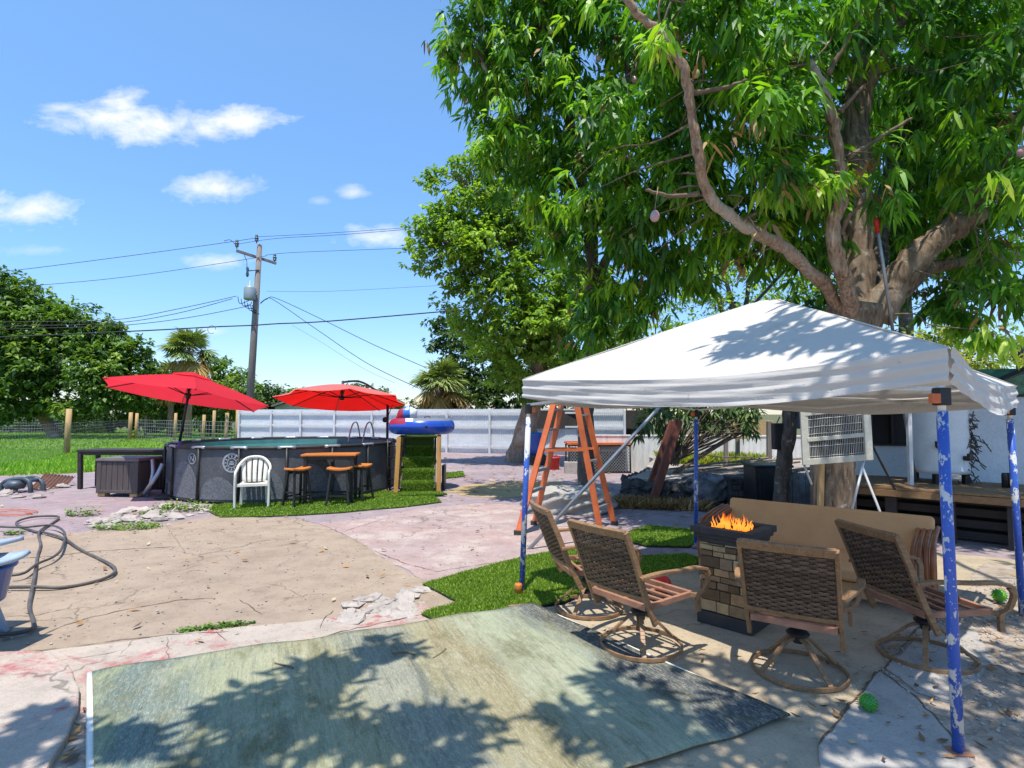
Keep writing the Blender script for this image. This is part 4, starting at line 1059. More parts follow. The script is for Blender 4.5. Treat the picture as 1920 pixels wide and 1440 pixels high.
b = MB(); b.beam((pole_b.x - .5, pole_b.y, .03), (pole_b.x + .5, pole_b.y, .03), .06, .05); b.beam((pole_b.x, pole_b.y - .5, .03), (pole_b.x, pole_b.y + .5, .03), .06, .05); b.build('cross_base', m_dark, u2, world=True)

# ================================================================ bar table, stools, plastic chair
tb = G(592, 951); tbl = thing('bar_table', 'tall bar table with an orange plank top and black legs', 'table', (G(616, 946).x, G(616, 946).y + .12, .035), R(6))
b = MB(); 
for k in range(5): b.box((0, -.22 + .11 * k, .895), (1.0, .107, .034), tone=.5)
b.build('top', m_orange_wood, tbl, bevel=.005)
b = MB(); b.box((0, -.22, .845), (.82, .02, .07)); b.box((0, .22, .845), (.82, .02, .07)); b.box((-.42, 0, .845), (.02, .44, .07)); b.box((.42, 0, .845), (.02, .44, .07)); b.build('apron', m_black, tbl, bevel=.003)
for sx in (-1, 1):
    for sy in (-1, 1):
        b = MB(); b.box((sx * .42, sy * .22, .435), (.06, .06, .87)); b.build('leg', m_black, tbl, bevel=.004)
b = MB(); b.box((-.42, 0, .18), (.035, .40, .035)); b.box((.42, 0, .18), (.035, .40, .035)); b.box((0, 0, .18), (.82, .035, .035)); b.build('stretcher', m_black, tbl, bevel=.003)
st = thing('bar_stool', '', 'stool', (0, 0, 0), 0, 'saddle stools at the bar table')
b = MB()
def seat(u, v): return Vector(((u - .5) * .42, (v - .5) * .24, .645 + .028 * (2 * u - 1) ** 2))
b.grid(seat, 12, 4); b.build('seat', m_orange_wood, st, solid=.04, bevel=.006)
for sx in (-1, 1):
    for sy in (-1, 1):
        b = MB(); b.beam((sx * .20, sy * .15, 0), (sx * .14, sy * .075, .635), .036, .036); b.build('leg', m_black, st, bevel=.003)
for sy in (-1, 1):
    b = MB(); b.beam((-.185, sy * .125, .17), (.185, sy * .125, .17), .02, .03); b.build('stretcher', m_black, st, bevel=.002)
    b = MB(); b.beam((-.14, sy * .08, .60), (.14, sy * .08, .60), .02, .05); b.build('seat_rail', m_black, st, bevel=.002)
for sx in (-1, 1):
    b = MB(); b.beam((sx * .178, -.12, .25), (sx * .178, .12, .25), .02, .03); b.build('stretcher', m_black, st, bevel=.002)
for k, (px, py, rz, lab) in enumerate([(557, 951, R(62), 'saddle stool nearest the white plastic chair'), (636, 950, R(3), 'saddle stool pushed in front of the bar table'), (677, 941, R(75), 'saddle stool at the end of the bar table nearest the turf stairs')]):
    p = G(px, py); p.z = .035
    if k == 0: st.location = p; st.rotation_euler.z = rz; st['label'] = lab
    else: dup(st, p, rz, lab)
wc = G(467, 955); pch = thing('plastic_chair', 'white plastic garden chair with its back slats facing the paving', 'chair', (wc.x + .02, wc.y + .10, .035), R(20))
# the opening faces us: front at -y
b = MB()
def arm_path(): return curve([(-.27, -.25, 0), (-.275, -.25, .30), (-.27, -.27, .60), (-.27, -.20, .645), (-.275, 0, .66), (-.25, .18, .74), (-.14, .27, .845), (0, .29, .87), (.14, .27, .845), (.25, .18, .74), (.275, 0, .66), (.27, -.20, .645), (.27, -.27, .60), (.275, -.25, .30), (.27, -.25, 0)], 5)
b.tube(arm_path(), .03, 8, flat=.75); b.build('arm_frame', m_white, pch)
for k in range(5):
    x = -.17 + .085 * k; b = MB()
    def sl(u, v, x=x): 
        xx = x * (1 + .15 * v) + (u - .5) * (.062 + .012 * v); return Vector((xx, .215 + .09 * v - .16 * xx * xx - .03 * math.sin(math.pi * v), .42 + .42 * v - .9 * abs(xx) ** 2 * v))
    b.grid(sl, 3, 8); b.build('back_slat', m_white, pch, solid=.012)
b = MB(); b.grid(lambda u, v: Vector(((u - .5) * (.50 - .06 * v), -.24 + .47 * v, .425 - .02 * math.sin(math.pi * u) - .02 * v)), 10, 10); b.build('seat', m_white, pch, solid=.02)
b = MB(); b.beam((-.25, -.245, .41), (.25, -.245, .41), .015, .05); b.build('seat_apron', m_white, pch, bevel=.004)
for sx in (-1, 1):
    b = MB(); b.beam((sx * .22, .27, 0), (sx * .20, .21, .43), .05, .04); b.build('rear_leg', m_white, pch, bevel=.006)

# ================================================================ turf covered stairs and the ring float
sc = G(783, 928); stair = thing('turf_stairs', 'wooden pool stairs carpeted with artificial turf', 'stairs', (sc.x, sc.y, .03), R(7))
NS, WS = 5, .70; RH, RD = 1.17 / NS, .21
b = MB(); 
for k in range(NS): b.box((-.02 * k / NS, RD * (k + .5) + (.25 if k == NS - 1 else 0) * .5, RH * (k + .5)), (WS - .012 * k, RD + (.5 if k == NS - 1 else 0), RH - .004 * k))
sb = b.build('steps', m_turfbase, stair)
Vs, Fs, Ts = [], [], []; o_ = 0
for k in range(NS):
    nb = 3000
    rg = np.random.default_rng(70 + k); w = WS - .012 * k
    X = rg.uniform(-w / 2, w / 2, nb); Y = RD * k + rg.uniform(-.012, RD, nb); V, Fc, T = blades(X, Y, RH * (k + 1) - .004, .035, .009, 80 + k, .7)
    Vs.append(V); Fs.append(Fc + o_); Ts.append(T); o_ += len(V)
    X = rg.uniform(-w / 2, w / 2, 4200); Z = RH * k + rg.uniform(.0, RH, 4200); V, Fc, T = blades(X, Z, 0, .028, .009, 90 + k, .7)
    V = np.stack([V[:, 0], RD * k - V[:, 2] - .004, V[:, 1] - .35 * V[:, 2]], 1); Vs.append(V); Fs.append(Fc[:, ::-1] + o_); Ts.append(T * .95); o_ += len(V)
npmesh('turf_carpet', np.concatenate(Vs), [np.concatenate(Fs)], m_turf, stair, np.concatenate(Ts))
for (x, y, w) in ((-WS / 2 - .06, .12, .09), (WS / 2 + .085, .18, .09), (-WS / 2 - .06, 1.25, .09), (WS / 2 + .085, 1.25, .09)):
    b = MB(); b.beam((x - .05 * (x < 0), y, 0), (x, y + .05, 1.18), w, w); b.build('post', m_yellow_wood, stair, bevel=.005)
b = MB(); b.box((0, .90, 1.155), (WS + .22, .9, .03)); b.build('platform', m_turfbase, stair, bevel=.004)
b = MB(); b.beam((WS / 2 + .0, .02, .05), (WS / 2 + .0, 1.1, 1.08), .04, .2); b.beam((-WS / 2 - .0, .02, .05), (-WS / 2 - .0, 1.1, 1.08), .04, .2); b.build('stringer', m_dark_wood, stair, bevel=.003)
b = MB(); b.poly([(-.33, -.42), (.62, -.40), (.42, -.03), (-.36, -.02)], .03, .02); b.build('foot_mat', m_turfbase, stair)
X, Y = scatter([(-.33, -.42), (.62, -.40), (.42, -.03), (-.36, -.02)], 5000, 77); V, Fc, T = blades(X, Y, .03, .025, .01, 78, .8); npmesh('foot_mat_pile', V, [Fc], m_turf, stair, T)
fl_c = P(791, 800, 12.75); fl_c.z = 1.24
flo = thing('ring_float', 'blue inflatable ring float with a grey centre on top of the turf stairs', 'pool float', fl_c, R(10))
Rm, rm = .56, .185
t_ = NT('float_vinyl'); x_ = t_.xyz(); an = t_.math('ARCTAN2', x_[1], x_[0]); rd_ = t_.math('SQRT', t_.math('ADD', t_.math('MULTIPLY', x_[0], x_[0]), t_.math('MULTIPLY', x_[1], x_[1])))
top_ = t_.math('MULTIPLY', t_.math('GREATER_THAN', x_[2], .29), t_.math('LESS_THAN', rd_, .69)); redp = t_.math('MULTIPLY', t_.math('LESS_THAN', x_[0], -.32), t_.math('GREATER_THAN', x_[2], .235)); whp = t_.math('MULTIPLY', t_.math('LESS_THAN', x_[0], -.20), t_.math('GREATER_THAN', x_[2], .295))
c = t_.mix(top_, (.02, .075, .42), (.19, .19, .20)); c = t_.mix(whp, c, (.75, .75, .75)); c = t_.mix(t_.math('MULTIPLY', redp, t_.math('LESS_THAN', x_[0], -.36)), c, (.30, .03, .06))
b = MB(); n = 64
b.grid(lambda u, v: Vector(((Rm + rm * math.cos(2 * math.pi * v) * (1 + .025 * math.sin(2 * math.pi * u * 22))) * math.cos(2 * math.pi * u), (Rm + rm * math.cos(2 * math.pi * v)) * math.sin(2 * math.pi * u), rm + rm * .98 * math.sin(2 * math.pi * v))), 88, 20)
b.build('ring', t_.end(t_.bsdf(c, .28, 0, None, .5)), flo)
t_ = NT('backrest_vinyl'); x_ = t_.xyz(); c = t_.mix(t_.math('GREATER_THAN', x_[0], -.42), (.35, .03, .05), (.03, .16, .55)); c = t_.mix(t_.math('GREATER_THAN', x_[0], -.27), c, (.78, .78, .78))
b = MB(); b.grid(lambda u, v: Vector((-.36 + (.27 - .08 * v) * math.cos(2 * math.pi * u) * min(1, 1.6 * math.sin(math.pi * v)) + .06 * v, .12 + .14 * math.sin(2 * math.pi * u) * math.sin(math.pi * v) - .1 * v, .24 + .40 * v)), 24, 14); b.build('backrest', t_.end(t_.bsdf(c, .3)), flo)
b = MB(); b.tube(curve([(.06, -.50, .345), (.06, -.50, .395), (.16, -.50, .395), (.16, -.50, .345)], 4), .010, 6); b.build('handle', m_dark, flo)
b = MB(); b.lathe([(0, 0), (.03, 0), (.03, .02), (0, .02)], 14, (.08, -.75, .19), rot=Matrix.Rotation(R(90), 3, 'X')); b.build('valve', m_black, flo)
p = G(829, 922); b = MB(); b.box((0, 0, .27), (.06, .34, .54)); o = b.build('black_bin', m_black, bevel=.01); o.location = (p.x, p.y + .3, .02); tag(o, 'narrow black box standing against the right post of the turf stairs', 'box')
b = MB(); 
for s_ in (-.2, .2): b.tube([(0, s_, 0), (.0, s_, 1.12)], .018, 6)
for k in range(4): b.tube([(0, -.2, .25 + .24 * k), (0, .2, .25 + .24 * k)], .015, 6)
o = b.build('access_ladder', m_black); o.location = (G(737, 925).x + .02, 12.3, .02); o.rotation_euler.z = R(80); tag(o, 'slim black ladder standing between the pool and the turf stairs', 'ladder')

# ================================================================ storage box, long table, scrap, hose, left edge
bx = G(220, 934); box = thing('storage_box', 'weathered dark brown slatted deck box standing on wood blocks', 'storage box', (bx.x, bx.y + .36, .02), R(-7))
m_boxw = wood('box_resin', (.115, .095, .085), (.075, .062, .056), 2, 1.2, .7)
m_boxlid = basic('box_lid', (.17, .155, .15), (.125, .115, .11), 4, .6, 0, .2, 50)
BW, BD, BH = .92, .66, .62
b = MB(); b.box((0, 0, .09 + BH / 2), (BW - .04, BD - .04, BH))
for sx in (-1, 1):
    for sy in (-1, 1): b.box((sx * (BW / 2 - .045), sy * (BD / 2 - .03), .08 + BH / 2), (.10, .08, BH + .02))
for k in range(6): b.box((-.315 + .126 * k, -BD / 2 + .012, .09 + BH / 2), (.118, .02, BH - .02))
for k in range(4): b.box((BW / 2 - .012, -.19 + .127 * k, .09 + BH / 2), (.02, .118, BH - .02))
b.box((0, -BD / 2 + .004, .105), (BW, .03, .06)); b.build('body', m_boxw, box, bevel=.006)
b = MB(); b.box((0, 0, .74), (BW + .05, BD + .05, .05)); b.box((0, 0, .772), (BW - .02, BD - .02, .02)); b.build('lid', m_boxlid, box, bevel=.012)
for sx in (-.36, .36):
    b = MB(); b.box((sx, -.25, .035), (.16, .14, .06)); b.build('support_block', m_post_wood, box, bevel=.003)
tA = G(152, 918); tbl2 = thing('long_table', 'long dark brown table standing behind the storage box', 'table', (tA.x + .95, tA.y + .2, .02), R(-2))
b = MB(); b.box((0, 0, .85), (2.05, .62, .05)); b.box((0, -.27, .79), (1.9, .03, .07)); b.box((0, .27, .79), (1.9, .03, .07)); b.build('top', m_dark_wood, tbl2, bevel=.006)
for sx in (-1, 1):
    for sy in (-1, 1):
        b = MB(); b.beam((sx * .95, sy * .25, 0), (sx * .97, sy * .26, .83), .08, .08); b.build('leg', m_dark_wood, tbl2, bevel=.006)
# pump hose by the pool corner
b = MB(); q = G(282, 900); b.tube(curve([P(286, 862, 11.4), P(287, 885, 11.3), P(283, 905, 11.3), G(276, 932)], 6), .035, 8); b.tube(curve([P(305, 870, 11.2), P(295, 890, 11.1), P(280, 912, 11.1), G(268, 930)], 6), .04, 8)
tag(b.build('pool_hose', m_steel, loc=q), 'grey ribbed pool hoses hanging beside the storage box', 'hose')
sp = G(100, 915); b = MB(); 
b.grid(lambda u, v: Vector(((u - .5) * .58, (v - .5) * .75, .03 + .26 * v + .035 * abs(((u * 9) % 1) * 2 - 1) - .10 * u)), 54, 6)
o = b.build('rusty_sheet', basic('dark_rust', (.16, .07, .045), (.09, .045, .03), 5, .8), solid=.012); o.location = (sp.x, sp.y, 0); o.rotation_euler.z = R(20); tag(o, 'rusty corrugated scrap sheet lying near the lawn edge', 'scrap sheet')
p = G(28, 925); b = MB(); 
b.tube(curve([(-.3, 0, 0), (-.26, 0, .22), (0, .02, .30), (.28, 0, .26), (.34, 0, 0)], 6), .045, 8); b.tube(curve([(-.26, .3, 0), (-.2, .3, .2), (.1, .3, .3), (.32, .3, .2), (.36, .3, 0)], 6), .045, 8); b.tube([(-.2, 0, .24), (-.15, .3, .22)], .04, 8); b.tube([(.22, 0, .27), (.25, .3, .25)], .04, 8)
b.lathe([(0, .08), (.16, .1), (.2, .2), (.12, .28), (0, .28)], 16); o = b.build('scrap_frame', basic('blue_grey_metal', (.10, .13, .16), (.05, .06, .07), 4, .5, .3)); o.location = p; tag(o, 'blue grey metal scrap frame lying at the far left', 'scrap')
q = [G(*p_) for p_ in [(-30, 962), (20, 958), (70, 962), (40, 968), (-10, 966), (30, 961), (60, 966), (30, 971), (-20, 970)]]
b = MB(); b.tube([v + Vector((0, 0, .035)) for v in curve(q, 6)], .007, 6); tag(b.build('orange_cord', m_ladder, loc=q[1]), 'tangled orange cord lying on the purple paving at far left', 'cord')
hz = .045
q = [G(*p_) for p_ in [(-20, 1112), (60, 1112), (110, 1110), (165, 1100), (208, 1088), (214, 1074), (190, 1056), (150, 1036), (120, 1018), (85, 1006), (62, 1000), (30, 986), (60, 976), (108, 974), (98, 985), (80, 997), (72, 1010), (76, 1028), (70, 1050), (66, 1080), (60, 1115), (55, 1145), (62, 1172), (60, 1192), (30, 1200), (-30, 1198)]]
b = MB(); b.tube([v + Vector((0, 0, hz + .012 * math.sin(i * .21))) for i, v in enumerate(curve(q, 8))], .016, 8); tag(b.build('garden_hose', m_hose, loc=q[8]), 'dark garden hose looped across the tan concrete at left', 'hose')
q = [G(*p_) for p_ in [(-20, 998), (40, 1000), (95, 996), (120, 1010), (116, 1040), (100, 1058), (70, 1072), (45, 1090), (20, 1095)]]
b = MB(); b.tube([v + Vector((0, 0, hz + .04)) for v in curve(q, 8)], .014, 8); tag(b.build('garden_hose', basic('black_hose', (.05, .046, .042), (.09, .08, .07), 5, .5), loc=q[4]), 'second black hose loop running into the blue basket', 'hose')
# plastic seat with basket, cut by the left edge of the photograph
L0 = Vector((-4.17, 3.97, 0)); sea = thing('plastic_highchair', 'pale blue plastic seat with a blue basket at the left edge', 'seat', (L0.x, L0.y, .02))
for (a, c_) in (((.60, -.2, 0), (.40, -.1, .72)), ((-.5, -.35, 0), (-.3, -.1, 1.0)), ((.25, .45, 0), (.2, .2, .72)), ((-.5, .45, 0), (-.3, .2, .9))):
    b = MB(); b.beam(a, c_, .06, .045, tw=.7); b.build('leg', m_ltblue, sea, bevel=.012)
b = MB(); b.grid(lambda u, v: Vector(((u - .5) * 1.15 + .06, (v - .5) * .40 + .0, .615 + .03 * (2 * u - 1) ** 4 + .03 * (2 * v - 1) ** 4)), 16, 12); b.build('tray', m_ltblue, sea, solid=.03)
b = MB(); b.grid(lambda u, v: Vector(((u - .5) * .84 + .06, (v - .5) * .4 + .12, .715 + .03 * (2 * u - 1) ** 4)), 16, 12); b.build('seat', m_ltblue, sea, solid=.035)
b = MB(); b.box((-.12, .33, .93), (.66, .05, .40)); b.build('backrest', m_blueplastic, sea, bevel=.02)
b = MB(); b.lathe([(.0, .26), (.30, .27), (.34, .50), (.36, .50), (.36, .52), (.325, .52), (.29, .30), (0, .29)], 28, (.25, .0, .08)); b.build('basket', m_blueplastic, sea)
b = MB(); b.tube(curve([(.58, 0, .59), (.45, -.1, .585), (.25, -.3, .58), (-.05, -.2, .59)], 5), .008, 6); b.build('basket_handle', m_steel, sea)

# ================================================================ white corrugated fence
fen = thing('metal_fence', 'long white corrugated fence with white posts and rails', 'fence', (-7, 24.5, 0))
m_panel = basic('corrugated_white', (.72, .74, .75), (.62, .64, .66), 1.5, .5, 0, .1, 40, .4, (1, 1, 5))
m_rail = basic('fence_rail', (.66, .68, .70), (.56, .58, .60), 3, .5)
nodes_px = [450, 510, 565, 628, 698, 768, 838, 918, 1000, 1085, 1170]
def fpt(px):
    u = (px - 450) / 720; Y = 27.2 - 4.6 * u; return Vector(((px - 960) / F * Y, Y, 0))
fps = [fpt(p) for p in nodes_px]; FH = 1.86
for i in range(len(fps)):
    a = fps[i]; b = MB(); b.box((a.x, a.y - .05, FH / 2), (.09, .09, FH)); b.build('post', m_rail, fen, world=True, bevel=.006)
    if i == len(fps) - 1: break
    c = fps[i + 1]; nw = int((c - a).length / .04)
    d = (c - a).normalized(); nn = Vector((d.y, -d.x, 0))
    b = MB(); b.grid(lambda u, v: a.lerp(c, u) + nn * (-.03 + .011 * math.sin(math.pi * u * nw)) + Vector((0, 0, .03 + (FH + .02) * v)), nw * 2, 1, False); b.build('panel', m_panel, fen, world=True)
    b = MB()
    for z in (FH - .12, 1.16, .30): b.beam(a + nn * .035 + Vector((0, 0, z)), c + nn * .035 + Vector((0, 0, z)), .05, .075)
    b.build('rail', m_rail, fen, world=True, bevel=.004)

# ================================================================ wire fence round the lawn
wf = thing('wire_fence', 'wire mesh fence on tan wooden posts across the lawn', 'fence', (G(125, 850).x, G(125, 850).y, 0))
def wpost(p, h, r):
    b = MB(); b.tube([p, p + Vector((.01, 0, h * .5)), p + Vector((.02, .01, h))], [r * 1.05, r, r * .96], 9); b.build('post', m_post_wood, wf, world=True)
def wmesh(a, c, h, z0, nx, nz, r):
    b = MB()
    for k in range(nz + 1): z = z0 + h * k / nz; b.tube([a + Vector((0, 0, z)), c + Vector((0, 0, z))], r, 4, False)
    for k in range(nx + 1): q = a.lerp(c, k / nx); b.tube([q + Vector((0, 0, z0)), q + Vector((0, 0, z0 + h))], r, 4, False)
    b.build('wire_mesh', m_gal_wire, wf, world=True)
w1 = G(125, 850); w2 = G(243, 824); w3 = Vector((fps[0].x - .4, fps[0].y + .3, 0))
wpost(w1, 1.92, .11); wpost(w2, 1.80, .12); wpost(w2 + Vector((.28, .2, 0)), 1.75, .10)
wmesh(w1, w2, 1.25, .05, 44, 8, .004); w0 = w1 + (w1 - w2).normalized() * 9; wmesh(w0, w1, 1.25, .05, 34, 8, .004)
pf = Vector(((-200 - 960) / F * 50, 50, 0)); pg = Vector(((118 - 960) / F * 47, 47, 0)); wmesh(pf, pg, 1.35, .02, 60, 6, .016)
for px, Y, h in ((330, 36, 1.75), (383, 33, 1.65), (402, 33, 1.9), (426, 29, 1.75), (446, 27.4, 1.95), (274, 41, 1.6)):
    wpost(Vector(((px - 960) / F * Y, Y, 0)), h, .09)
wmesh(w2 + Vector((.3, .2, 0)), w3, 1.25, .05, 40, 6, .012)

# ================================================================ utility pole and lines
PY = 28.0; pb = P(468, 745, PY); pb.z = 0; pt = P(487, 459, PY); pb.x = P(464, 800, PY).x
upole = thing('utility_pole', 'weathered wooden utility pole with transformer and crossarm', 'utility pole', (pb.x, pb.y, 0))
b = MB(); b.tube([pb, pb.lerp(pt, .5), pt], [.19, .165, .125], 12); b.build('shaft', m_grey_wood, upole, world=True)
xa = P(443, 470, 27.5); xb = P(518, 494, 28.6); b = MB(); b.beam(xa, xb, .11, .12); b.build('crossarm', m_grey_wood, upole, world=True)
for (px, py, Y) in ((444, 466, 27.5), (481, 456, 28), (515, 492, 28.6)):
    q = P(px, py, Y); b = MB(); b.lathe([(.03, 0), (.03, .08), (.09, .1), (.09, .16), (.06, .17), (.10, .22), (.10, .28), (.06, .30), (.08, .36), (.05, .44), (0, .45)], 10, q); b.build('insulator', m_ins, upole, world=True)
q = P(468, 562, 27.7); b = MB(); b.lathe([(0, 0), (.26, 0), (.28, .06), (.28, .58), (.24, .66), (.05, .68), (.05, .95), (0, .95)], 16, q); b.box(q + Vector((.2, .1, .3)), (.3, .1, .08)); b.build('transformer', basic('transformer_grey', (.34, .40, .41), (.28, .33, .34), 3, .5, .2), upole, world=True)
q = P(464, 508, 27.7); b = MB(); b.lathe([(.04, -.3), (.08, -.2), (.05, 0), (.08, .1), (.04, .2)], 8, q); b.tube([q, q + Vector((.5, .2, .1))], .03, 5); b.build('cutout_fuse', m_ins, upole, world=True)
b = MB()
for s_ in range(5): 
    a = P(446 + s_ * 6, 556 + s_ * 4, 27.8); b.tube(curve([a, a + Vector((.1, 0, -.35)), a + Vector((.45, 0, -.25 - .05 * s_)), P(472, 560 + s_ * 6, 27.9)], 4), .018, 4)
b.tube(curve([P(458, 478, 27.6), P(463, 492, 27.6), P(462, 505, 27.7)], 4), .015, 4); b.tube(curve([P(420, 452, 27.6), P(432, 450, 27.6), P(444, 462, 27.5)], 4), .015, 4)
b.build('jumper_wires', m_wire, upole, world=True)
def line(pts, r, label, grp='overhead utility lines'):
    q = curve([P(*p) for p in pts], 6); b = MB(); b.tube(q, r, 5, False)
    tag(b.build('power_line', m_wire, loc=P(*pts[0])), label, 'power line', grp)
line([(-160, 524, 26), (0, 510, 26.5), (210, 484, 27), (415, 456, 27.6), (481, 446, 28)], .014, 'topmost power line running left from the utility pole')
line([(481, 444, 28), (600, 438, 28), (790, 425, 27.5), (1000, 408, 27)], .012, 'upper of the close pair of lines running right from the pole top')
line([(444, 458, 27.5), (520, 447, 28), (640, 440, 28), (790, 428, 27.5), (1000, 412, 27)], .012, 'lower of the close pair of lines running right from the pole top')
line([(-160, 556, 26), (0, 541, 26.5), (230, 520, 27), (470, 485, 27.8), (500, 478, 28)], .013, 'second power line from the top running left of the pole')
line([(500, 478, 28.4), (560, 473, 28), (770, 465, 27.5), (1000, 455, 27)], .012, 'single power line running right from the crossarm end')
line([(-200, 612, 22), (0, 604, 24), (210, 600, 26), (330, 580, 27), (444, 555, 27.9)], .016, 'top line of the drooping trio left of the pole')
line([(-200, 622, 22), (0, 612, 24), (210, 606, 26), (330, 588, 27), (436, 560, 27.9)], .016, 'middle line of the drooping trio left of the pole')
line([(-200, 632, 22), (0, 618, 24), (215, 611, 26), (350, 596, 27), (470, 573, 27.9)], .016, 'lowest line of the drooping trio left of the pole')
line([(-200, 636, 26), (0, 632, 26.5), (270, 620, 27), (400, 613, 27.6), (474, 610, 27.8), (520, 607, 27.9), (620, 602, 28), (880, 580, 27), (1050, 566, 27)], .032, 'thick communications cable crossing the utility pole low down')
line([(500, 546, 28), (620, 546, 28), (830, 535, 27), (1000, 526, 27)], .008, 'faint thin wire running right of the transformer')
line([(488, 568, 28), (502, 559, 28), (520, 560, 27.5), (600, 597, 27), (700, 646, 26), (800, 690, 25.5)], .016, 'upper service drop sagging right from the pole to the palm')
line([(488, 570, 28), (500, 561, 28), (516, 564, 27.5), (600, 622, 27), (690, 682, 26), (785, 728, 25.5)], .016, 'lower service drop sagging right from the pole to the palm')
line([(548, 610, 28), (600, 640, 27), (680, 690, 26), (740, 718, 25.5)], .006, 'faintest service wire below the two service drops')
q = P(397, 618, 27.6); b = MB(); b.tube([q + Vector((.2 * math.cos(t / 3), 0, .2 * math.sin(t / 3))) for t in range(17)], .012, 5); tag(b.build('cable_loop', m_wire, loc=q), 'small round loop of spare cable hanging on the thick cable', 'cable loop')
# ================================================================ deck, shed and things behind the canopy
DH = .69
m_blackwood = basic('black_wood', (.035, .03, .027), (.055, .045, .04), 5, .8, 0, .2, 40)
m_shed = basic('pale_blue_siding', (.66, .71, .73), (.56, .62, .64), 1.3, .6, 0, .12, 30)
m_glass = None
t_ = NT('dark_window'); m_glass = t_.end(t_.bsdf((.03, .022, .018), .08, 0, None, .6))
d0, d1 = P(1560, 908, 8.25), P(1960, 936, 6.75); d0.z = d1.z = 0
du = (d1 - d0).normalized(); dn = Vector((-du.y, du.x, 0))              # dn points to the back
d2 = d1 + du * 2.2
deck = thing('wooden_deck', 'raised wooden deck running along the shed at right', 'deck', d0)
b = MB(); 
for k in range(11):
    o_ = dn * (.075 + .15 * k); b.beam(d0 + o_ + Vector((0, 0, DH - .015)), d2 + o_ + Vector((0, 0, DH - .015)), .142, .03)
b.build('deck_boards', m_deck_wood, deck, world=True, bevel=.003)
b = MB(); b.beam(d0 + Vector((0, 0, DH - .08)) + dn * .01, d2 + Vector((0, 0, DH - .08)) + dn * .01, .03, .09); b.build('fascia', m_deck_wood, deck, world=True, bevel=.003)
L_ = (d2 - d0).length
for k in range(7):
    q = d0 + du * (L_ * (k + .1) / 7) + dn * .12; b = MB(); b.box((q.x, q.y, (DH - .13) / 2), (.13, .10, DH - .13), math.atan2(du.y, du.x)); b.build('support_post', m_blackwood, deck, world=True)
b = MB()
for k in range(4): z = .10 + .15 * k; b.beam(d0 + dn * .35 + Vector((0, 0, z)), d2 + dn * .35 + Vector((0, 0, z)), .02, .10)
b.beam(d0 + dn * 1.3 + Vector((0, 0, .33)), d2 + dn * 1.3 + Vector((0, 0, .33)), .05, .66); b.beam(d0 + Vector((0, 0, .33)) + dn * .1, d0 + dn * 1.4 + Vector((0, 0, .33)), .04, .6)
b.build('skirting_planks', m_blackwood, deck, world=True)  # shade below the deck is put into the black colour of these planks
q = P(1708, 912, 8.0); q.z = DH; t2 = P(1703, 756, 8.0); b = MB(); b.beam(q, t2, .055, .055, up=(0, 1, 0)); tag(b.build('white_post', m_whitepaint, loc=q, bevel=.004), 'slim white post standing on the deck by the dark window', 'post')
# shed
s0, s1 = P(1545, 860, 9.4), P(1780, 860, 9.05); s0.z = s1.z = 0; s2 = P(1808, 860, 8.75); s2.z = 0; s3 = s2 + (du * .55 + Vector((.83, -.12, 0))).normalized() * 4.5
shed = thing('shed', 'pale blue sided shed with a dark window behind the deck', 'shed', s0)
def wall_(a, c, z0, z1, name, mat, th=.06):
    b = MB(); d = (c - a).normalized(); nn = Vector((-d.y, d.x, 0)) * th / 2
    b.beam(a + nn + Vector((0, 0, (z0 + z1) / 2)), c + nn + Vector((0, 0, (z0 + z1) / 2)), th, z1 - z0); return b.build(name, mat, shed, world=True, bevel=.004)
wx0, wx1 = P(1633, 800, 9.27), P(1704, 800, 9.17); wx0.z = wx1.z = 0
zw0, zw1 = P(1670, 834, 9.2).z, P(1670, 764, 9.2).z
wall_(s0, wx0, 0, 2.5, 'wall', m_shed); wall_(wx1, s1, 0, 2.5, 'wall', m_shed); wall_(wx0, wx1, 0, zw0, 'wall', m_shed); wall_(wx0, wx1, zw1, 2.5, 'wall', m_shed)
b = MB(); d = (wx1 - wx0).normalized(); nn = Vector((-d.y, d.x, 0))
for z in (zw0, zw1): b.beam(wx0 + Vector((0, 0, z)) - nn * .012, wx1 + Vector((0, 0, z)) - nn * .012, .04, .035)
for q in (wx0, wx0.lerp(wx1, .55), wx1): b.beam(q + Vector((0, 0, zw0)) - nn * .008, q + Vector((0, 0, zw1)) - nn * .008, .035, .03)
wfm = b.build('window', m_dark_wood, shed, world=True)
b = MB(); b.add([wx0 + Vector((0, 0, zw0)) + nn * .03, wx1 + Vector((0, 0, zw0)) + nn * .03, wx1 + Vector((0, 0, zw1)) + nn * .03, wx0 + Vector((0, 0, zw1)) + nn * .03], [(0, 1, 2, 3)]); b.build('pane', m_glass, wfm, world=True)
b = MB(); b.beam(wx0 + nn * .5 + Vector((0.1, 0, zw0 + .3)), wx0.lerp(wx1, .5) + nn * .5 + Vector((0, 0, zw0 + .3)), .02, .5); o = b.build('interior_board', m_deck_wood, shed, world=True)
zt = P(1900, 742, 8.1).z
wall_(s2, s3, 0, zt, 'wall', m_shed)
dd = (s3 - s2).normalized(); b = MB(); b.beam(s2 + Vector((0, 0, zt + .015)), s3 + Vector((0, 0, zt + .015)), .10, .04)
for k in range(4): q = s2.lerp(s3, k / 3); b.beam(q + Vector((0, 0, zt)), q + Vector((0, 0, zt + .42)), .05, .05)
swf = b.build('window', m_black, shed, world=True)
t_ = NT('green_screen'); nz_ = t_.noise(9, 5, .7); gsm = t_.end(t_.bsdf(t_.ramp(nz_, [(.3, (.02, .08, .04)), (.7, (.10, .30, .14))]), .3))
b = MB(); nn2 = Vector((-dd.y, dd.x, 0)); b.beam(s2 + nn2 * .06 + Vector((0, 0, zt + .22)), s3 + nn2 * .06 + Vector((0, 0, zt + .22)), .02, .42); b.build('pane', gsm, swf, world=True)
